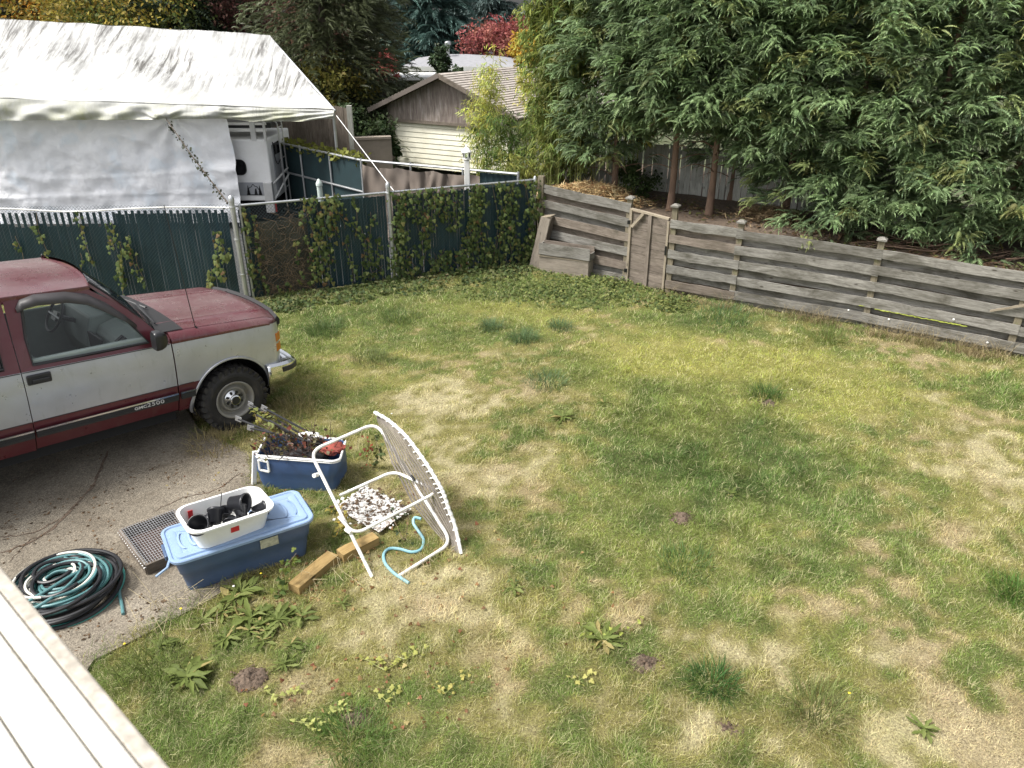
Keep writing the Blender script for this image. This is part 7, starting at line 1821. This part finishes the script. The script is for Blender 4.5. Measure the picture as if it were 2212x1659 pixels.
def mound(px, py, rx, label, h=.05):
    c = at(px, py); KEEP.append((c.x, c.y, rx * .62)); P = []
    for i in range(17):
        row = []
        for a in np.linspace(0, 2 * math.pi, 41):
            v = Vector((math.cos(a), math.sin(a), 0)); r_ = rx * i / 16 * (1 + .38 * mnoise.noise(v * 1.6 + Vector((px, 0, 0))))
            x, y = c.x + r_ * v.x, c.y + r_ * v.y * .85; q = Vector((x, y, px))
            row.append(Vector((x, y, .008 + h * .75 * (1 - (i / 16) ** 1.7) * (1 + .8 * mnoise.noise(q * 16)) + .018 * mnoise.noise(q * 45) * (1 - i / 17) - .012 * (i == 16))))
        P.append(row)
    th = thing('soil_mound', label, 'soil mound', c, group='bare soil mounds'); MB().grid(P, skip=0).build('heap', M_soil, th, smooth=True)
    n = 90; g = np.random.default_rng(px); a = g.random(n) * 6.28; rr = rx * g.random(n) ** .6 * 1.25
    V, F = scatter(np.array([(0, -.5, 0), (1, -.3, .2), (.8, .5, .1), (0, .4, .3), (.4, 0, .7)]), np.array([(0, 1, 4), (1, 2, 4), (2, 3, 4), (3, 0, 4)]), np.stack([c.x + rr * np.cos(a), c.y + rr * np.sin(a) * .85, .02 + h * .6 * np.clip(1 - rr / rx, 0, 1)], 1), runit(n, g) * (1, 1, .2), np.tile((0., 0, 1), (n, 1)), g.uniform(.006, .02, n))
    o = leafmesh('crumbs', th, V, F, np.repeat(np.array([.12, .085, .06]) * g.uniform(.5, 1.6, (n, 1)), 5, 0)); tag(o, kind='stuff')
mound(540, 1468, .13, 'bare soil mound beside the large weed rosette'); mound(770, 1555, .10, 'dark soil mound in the lower left lawn'); mound(1392, 1435, .13, 'grey brown soil mound in the lower middle lawn', .04); mound(1475, 1122, .12, 'soil mound at the edge of the dark green patch'); mound(1660, 874, .13, 'soil mound below the round tussock on the far lawn'); mound(1570, 1580, .09, 'low soil mound near the bottom right of the lawn', .03)
def tussock(px, py, r, h, n, label, col):
    c = at(px, py); th_ = 'grass_tussock'; g = np.random.default_rng(px); a = g.random(n) * 6.28; rr = r * g.random(n) ** .6
    P = np.stack([c.x + rr * np.cos(a), c.y + rr * np.sin(a), np.full(n, .0)], 1); X = np.stack([np.cos(a), np.sin(a), 0 * a], 1) + g.normal(0, .6, (n, 3)); T, F = blade_tpl(.35, .5)
    l_ = h * g.uniform(.6, 1.3, n); V, FF = scatter(T, F, P, X, np.tile((0., 0, 1), (n, 1)) + g.normal(0, .25, (n, 3)), np.stack([l_, np.full(n, .0065), l_], 1))
    C = np.array(col) * g.uniform(.6, 1.5, (n, 1)); return tag(link(th_, npmesh(th_, V, FF, M_grass, np.repeat(C, 5, 0))), label, 'grass tussock', 'grass tussocks in the lawn')
bl_ = (.11, .17, .075); gn_ = (.07, .13, .03)
for px, py, r_, h, lb, c in ((1130, 735, .22, .17, 'grey green tussock left of centre on the far lawn', bl_), (1060, 710, .2, .15, 'tussock left of the grey green one', bl_), (1210, 712, .2, .16, 'tussock right of the grey green one', bl_), (1180, 830, .3, .15, 'wide tussock in the middle of the lawn', bl_), (1655, 858, .2, .15, 'round dark tussock over a soil mound on the far lawn', gn_), (1540, 1480, .16, .14, 'dark green tussock alone in the lower right dry grass', (.05, .12, .03)), (1560, 690, .5, .22, 'long bluish grass in front of the gate side post', (.09, .16, .06)), (1790, 735, .3, .2, 'arching tussock under the board fence', (.14, .18, .05)), (1480, 1225, .25, .13, 'long bladed tussock in the lower middle', (.10, .17, .05)), (2195, 1290, .22, .14, 'bright green tussock at the right edge', (.08, .16, .03)), (700, 715, .3, .16, 'rough tussock near the truck hood corner', (.10, .15, .05)), (860, 690, .35, .15, 'rough tussock before the ivy fence', (.10, .15, .05)), (800, 780, .3, .15, 'rough tussock in the left far lawn', (.14, .17, .06)), (640, 890, .3, .18, 'straw coloured tussock beside the front wheel', (.30, .26, .12)), (470, 965, .35, .16, 'dry grass growing along the slab below the wheel', (.34, .28, .13)), (1760, 1545, .2, .2, 'tall thin tussock in the lower right', (.16, .19, .06)), (330, 1450, .25, .13, 'olive tussock at the driveway corner by the rail', (.12, .15, .04)), (760, 1600, .25, .13, 'green tussock at the bottom edge', (.10, .17, .04))):
    tussock(px, py, r_, h, 320, lb, c)
def dry_grass_edge():
    n = 2600; t = rng.random(n); seg = [(WP[2], WP[3]), (WP[3], WP[4]), (WP[4], WP[5])]; P = []
    for v_ in t:
        a, b = seg[min(int(v_ * 3), 2)]; q = a.lerp(b, (v_ * 3) % 1); P.append((q.x - .16 + rng.normal(0, .07), q.y - .22 + rng.normal(0, .07), 0))
    P = np.array(P); T, F = blade_tpl(.4, .5); l_ = rng.uniform(.08, .3, n) * (.4 + .9 * (fbm(P[:, 0], P[:, 1], 2.2, 2) > .55)); V, FF = scatter(T, F, P, runit(n) * (1, 1, .1), np.tile((0., 0, 1), (n, 1)) + rng.normal(0, .35, (n, 3)), np.stack([l_, np.full(n, .005), l_], 1))
    return tag(link('dry_fringe', npmesh('dry_fringe', V, FF, M_grass, np.repeat(np.array([.30, .24, .13]) * rng.uniform(.5, 1.4, (n, 1)), 5, 0))), 'dry grass along the foot of the board fence', kind='stuff')
dry_grass_edge()
# broad leaved ground cover below the gate and along the ivy fence
def cover(name, polys, n, label, cols, size=.055, h=.13):
    P = []
    while len(P) < n:
        px, py, rx, ry = polys[rng.integers(0, len(polys))]; a = rng.random() * 6.28; r_ = math.sqrt(rng.random()); q = at(px + rx * r_ * math.cos(a), py + ry * r_ * math.sin(a))
        if inside(LAWN, np.array([q.x]), np.array([q.y]))[0]: P.append((q.x, q.y, .02 + h * rng.random() * (1 - .6 * r_)))
    X = runit(n) * (1, 1, .4); V, F = scatter(T_iv, F_iv, np.array(P), X, np.tile((0., -.35, 1), (n, 1)) + rng.normal(0, .45, (n, 3)), size * rng.uniform(.6, 1.4, n))
    C = np.array(cols)[rng.integers(0, len(cols), n)] * rng.uniform(.7, 1.3, (n, 1)); return tag(link(name, npmesh(name, V, F, M_leaf, np.repeat(C, len(T_iv), 0))), label, kind='stuff')
cover('ground_cover', [(1180, 605, 110, 22), (1290, 625, 130, 25), (1390, 645, 110, 22), (1230, 650, 160, 22), (1340, 610, 60, 14), (1450, 660, 60, 18), (1100, 635, 120, 20)], 3000, 'green broad leaved ground cover below the planter box and gate', [(.10, .135, .04), (.14, .165, .05), (.19, .205, .065), (.075, .105, .035)], .045, .10)
cover('ground_cover', [(700, 645, 110, 16), (850, 625, 120, 18), (1000, 600, 130, 18), (1100, 585, 60, 14), (620, 665, 60, 14)], 2000, 'ivy leaves spreading on the ground along the chain link fence', [(.07, .10, .03), (.10, .13, .045), (.14, .15, .06), (.05, .075, .028)])
cover('fallen_leaves', [(1000, 1300, 420, 160), (500, 1050, 160, 90), (640, 1250, 200, 60), (900, 1150, 150, 120), (800, 1500, 300, 100)], 520, 'small fallen leaves scattered over the lower left lawn and slab', [(.22, .12, .05), (.30, .20, .09), (.15, .08, .04), (.34, .28, .12), (.22, .09, .05)], .03, .03)
# twigs and dead leaves on the slab
n = 900; px = rng.uniform(0, 560, n); py = rng.uniform(960, 1420, n); P = np.array([tuple(at(a, b, .040)) for a, b in zip(px, py)]); dn = fbm(P[:, 0], P[:, 1], 1.6, 3) > .47; ok = inside(DRV, P[:, 0], P[:, 1]) & dn; P = P[ok]; n = len(P)
V, F = scatter(T_lf, F_lf, P, runit(n) * (1, 1, .1), np.tile((0., 0, 1), (n, 1)) + rng.normal(0, .2, (n, 3)), np.stack([rng.uniform(.015, .05, n), rng.uniform(.006, .03, n), np.full(n, .02)], 1))
tag(link('slab_litter', npmesh('slab_litter', V, F, M_leaf, np.repeat(np.array([.13, .085, .05]) * rng.uniform(.4, 1.7, (n, 1)), 4, 0))), 'dead leaf litter on the concrete slab', kind='stuff')
grass()
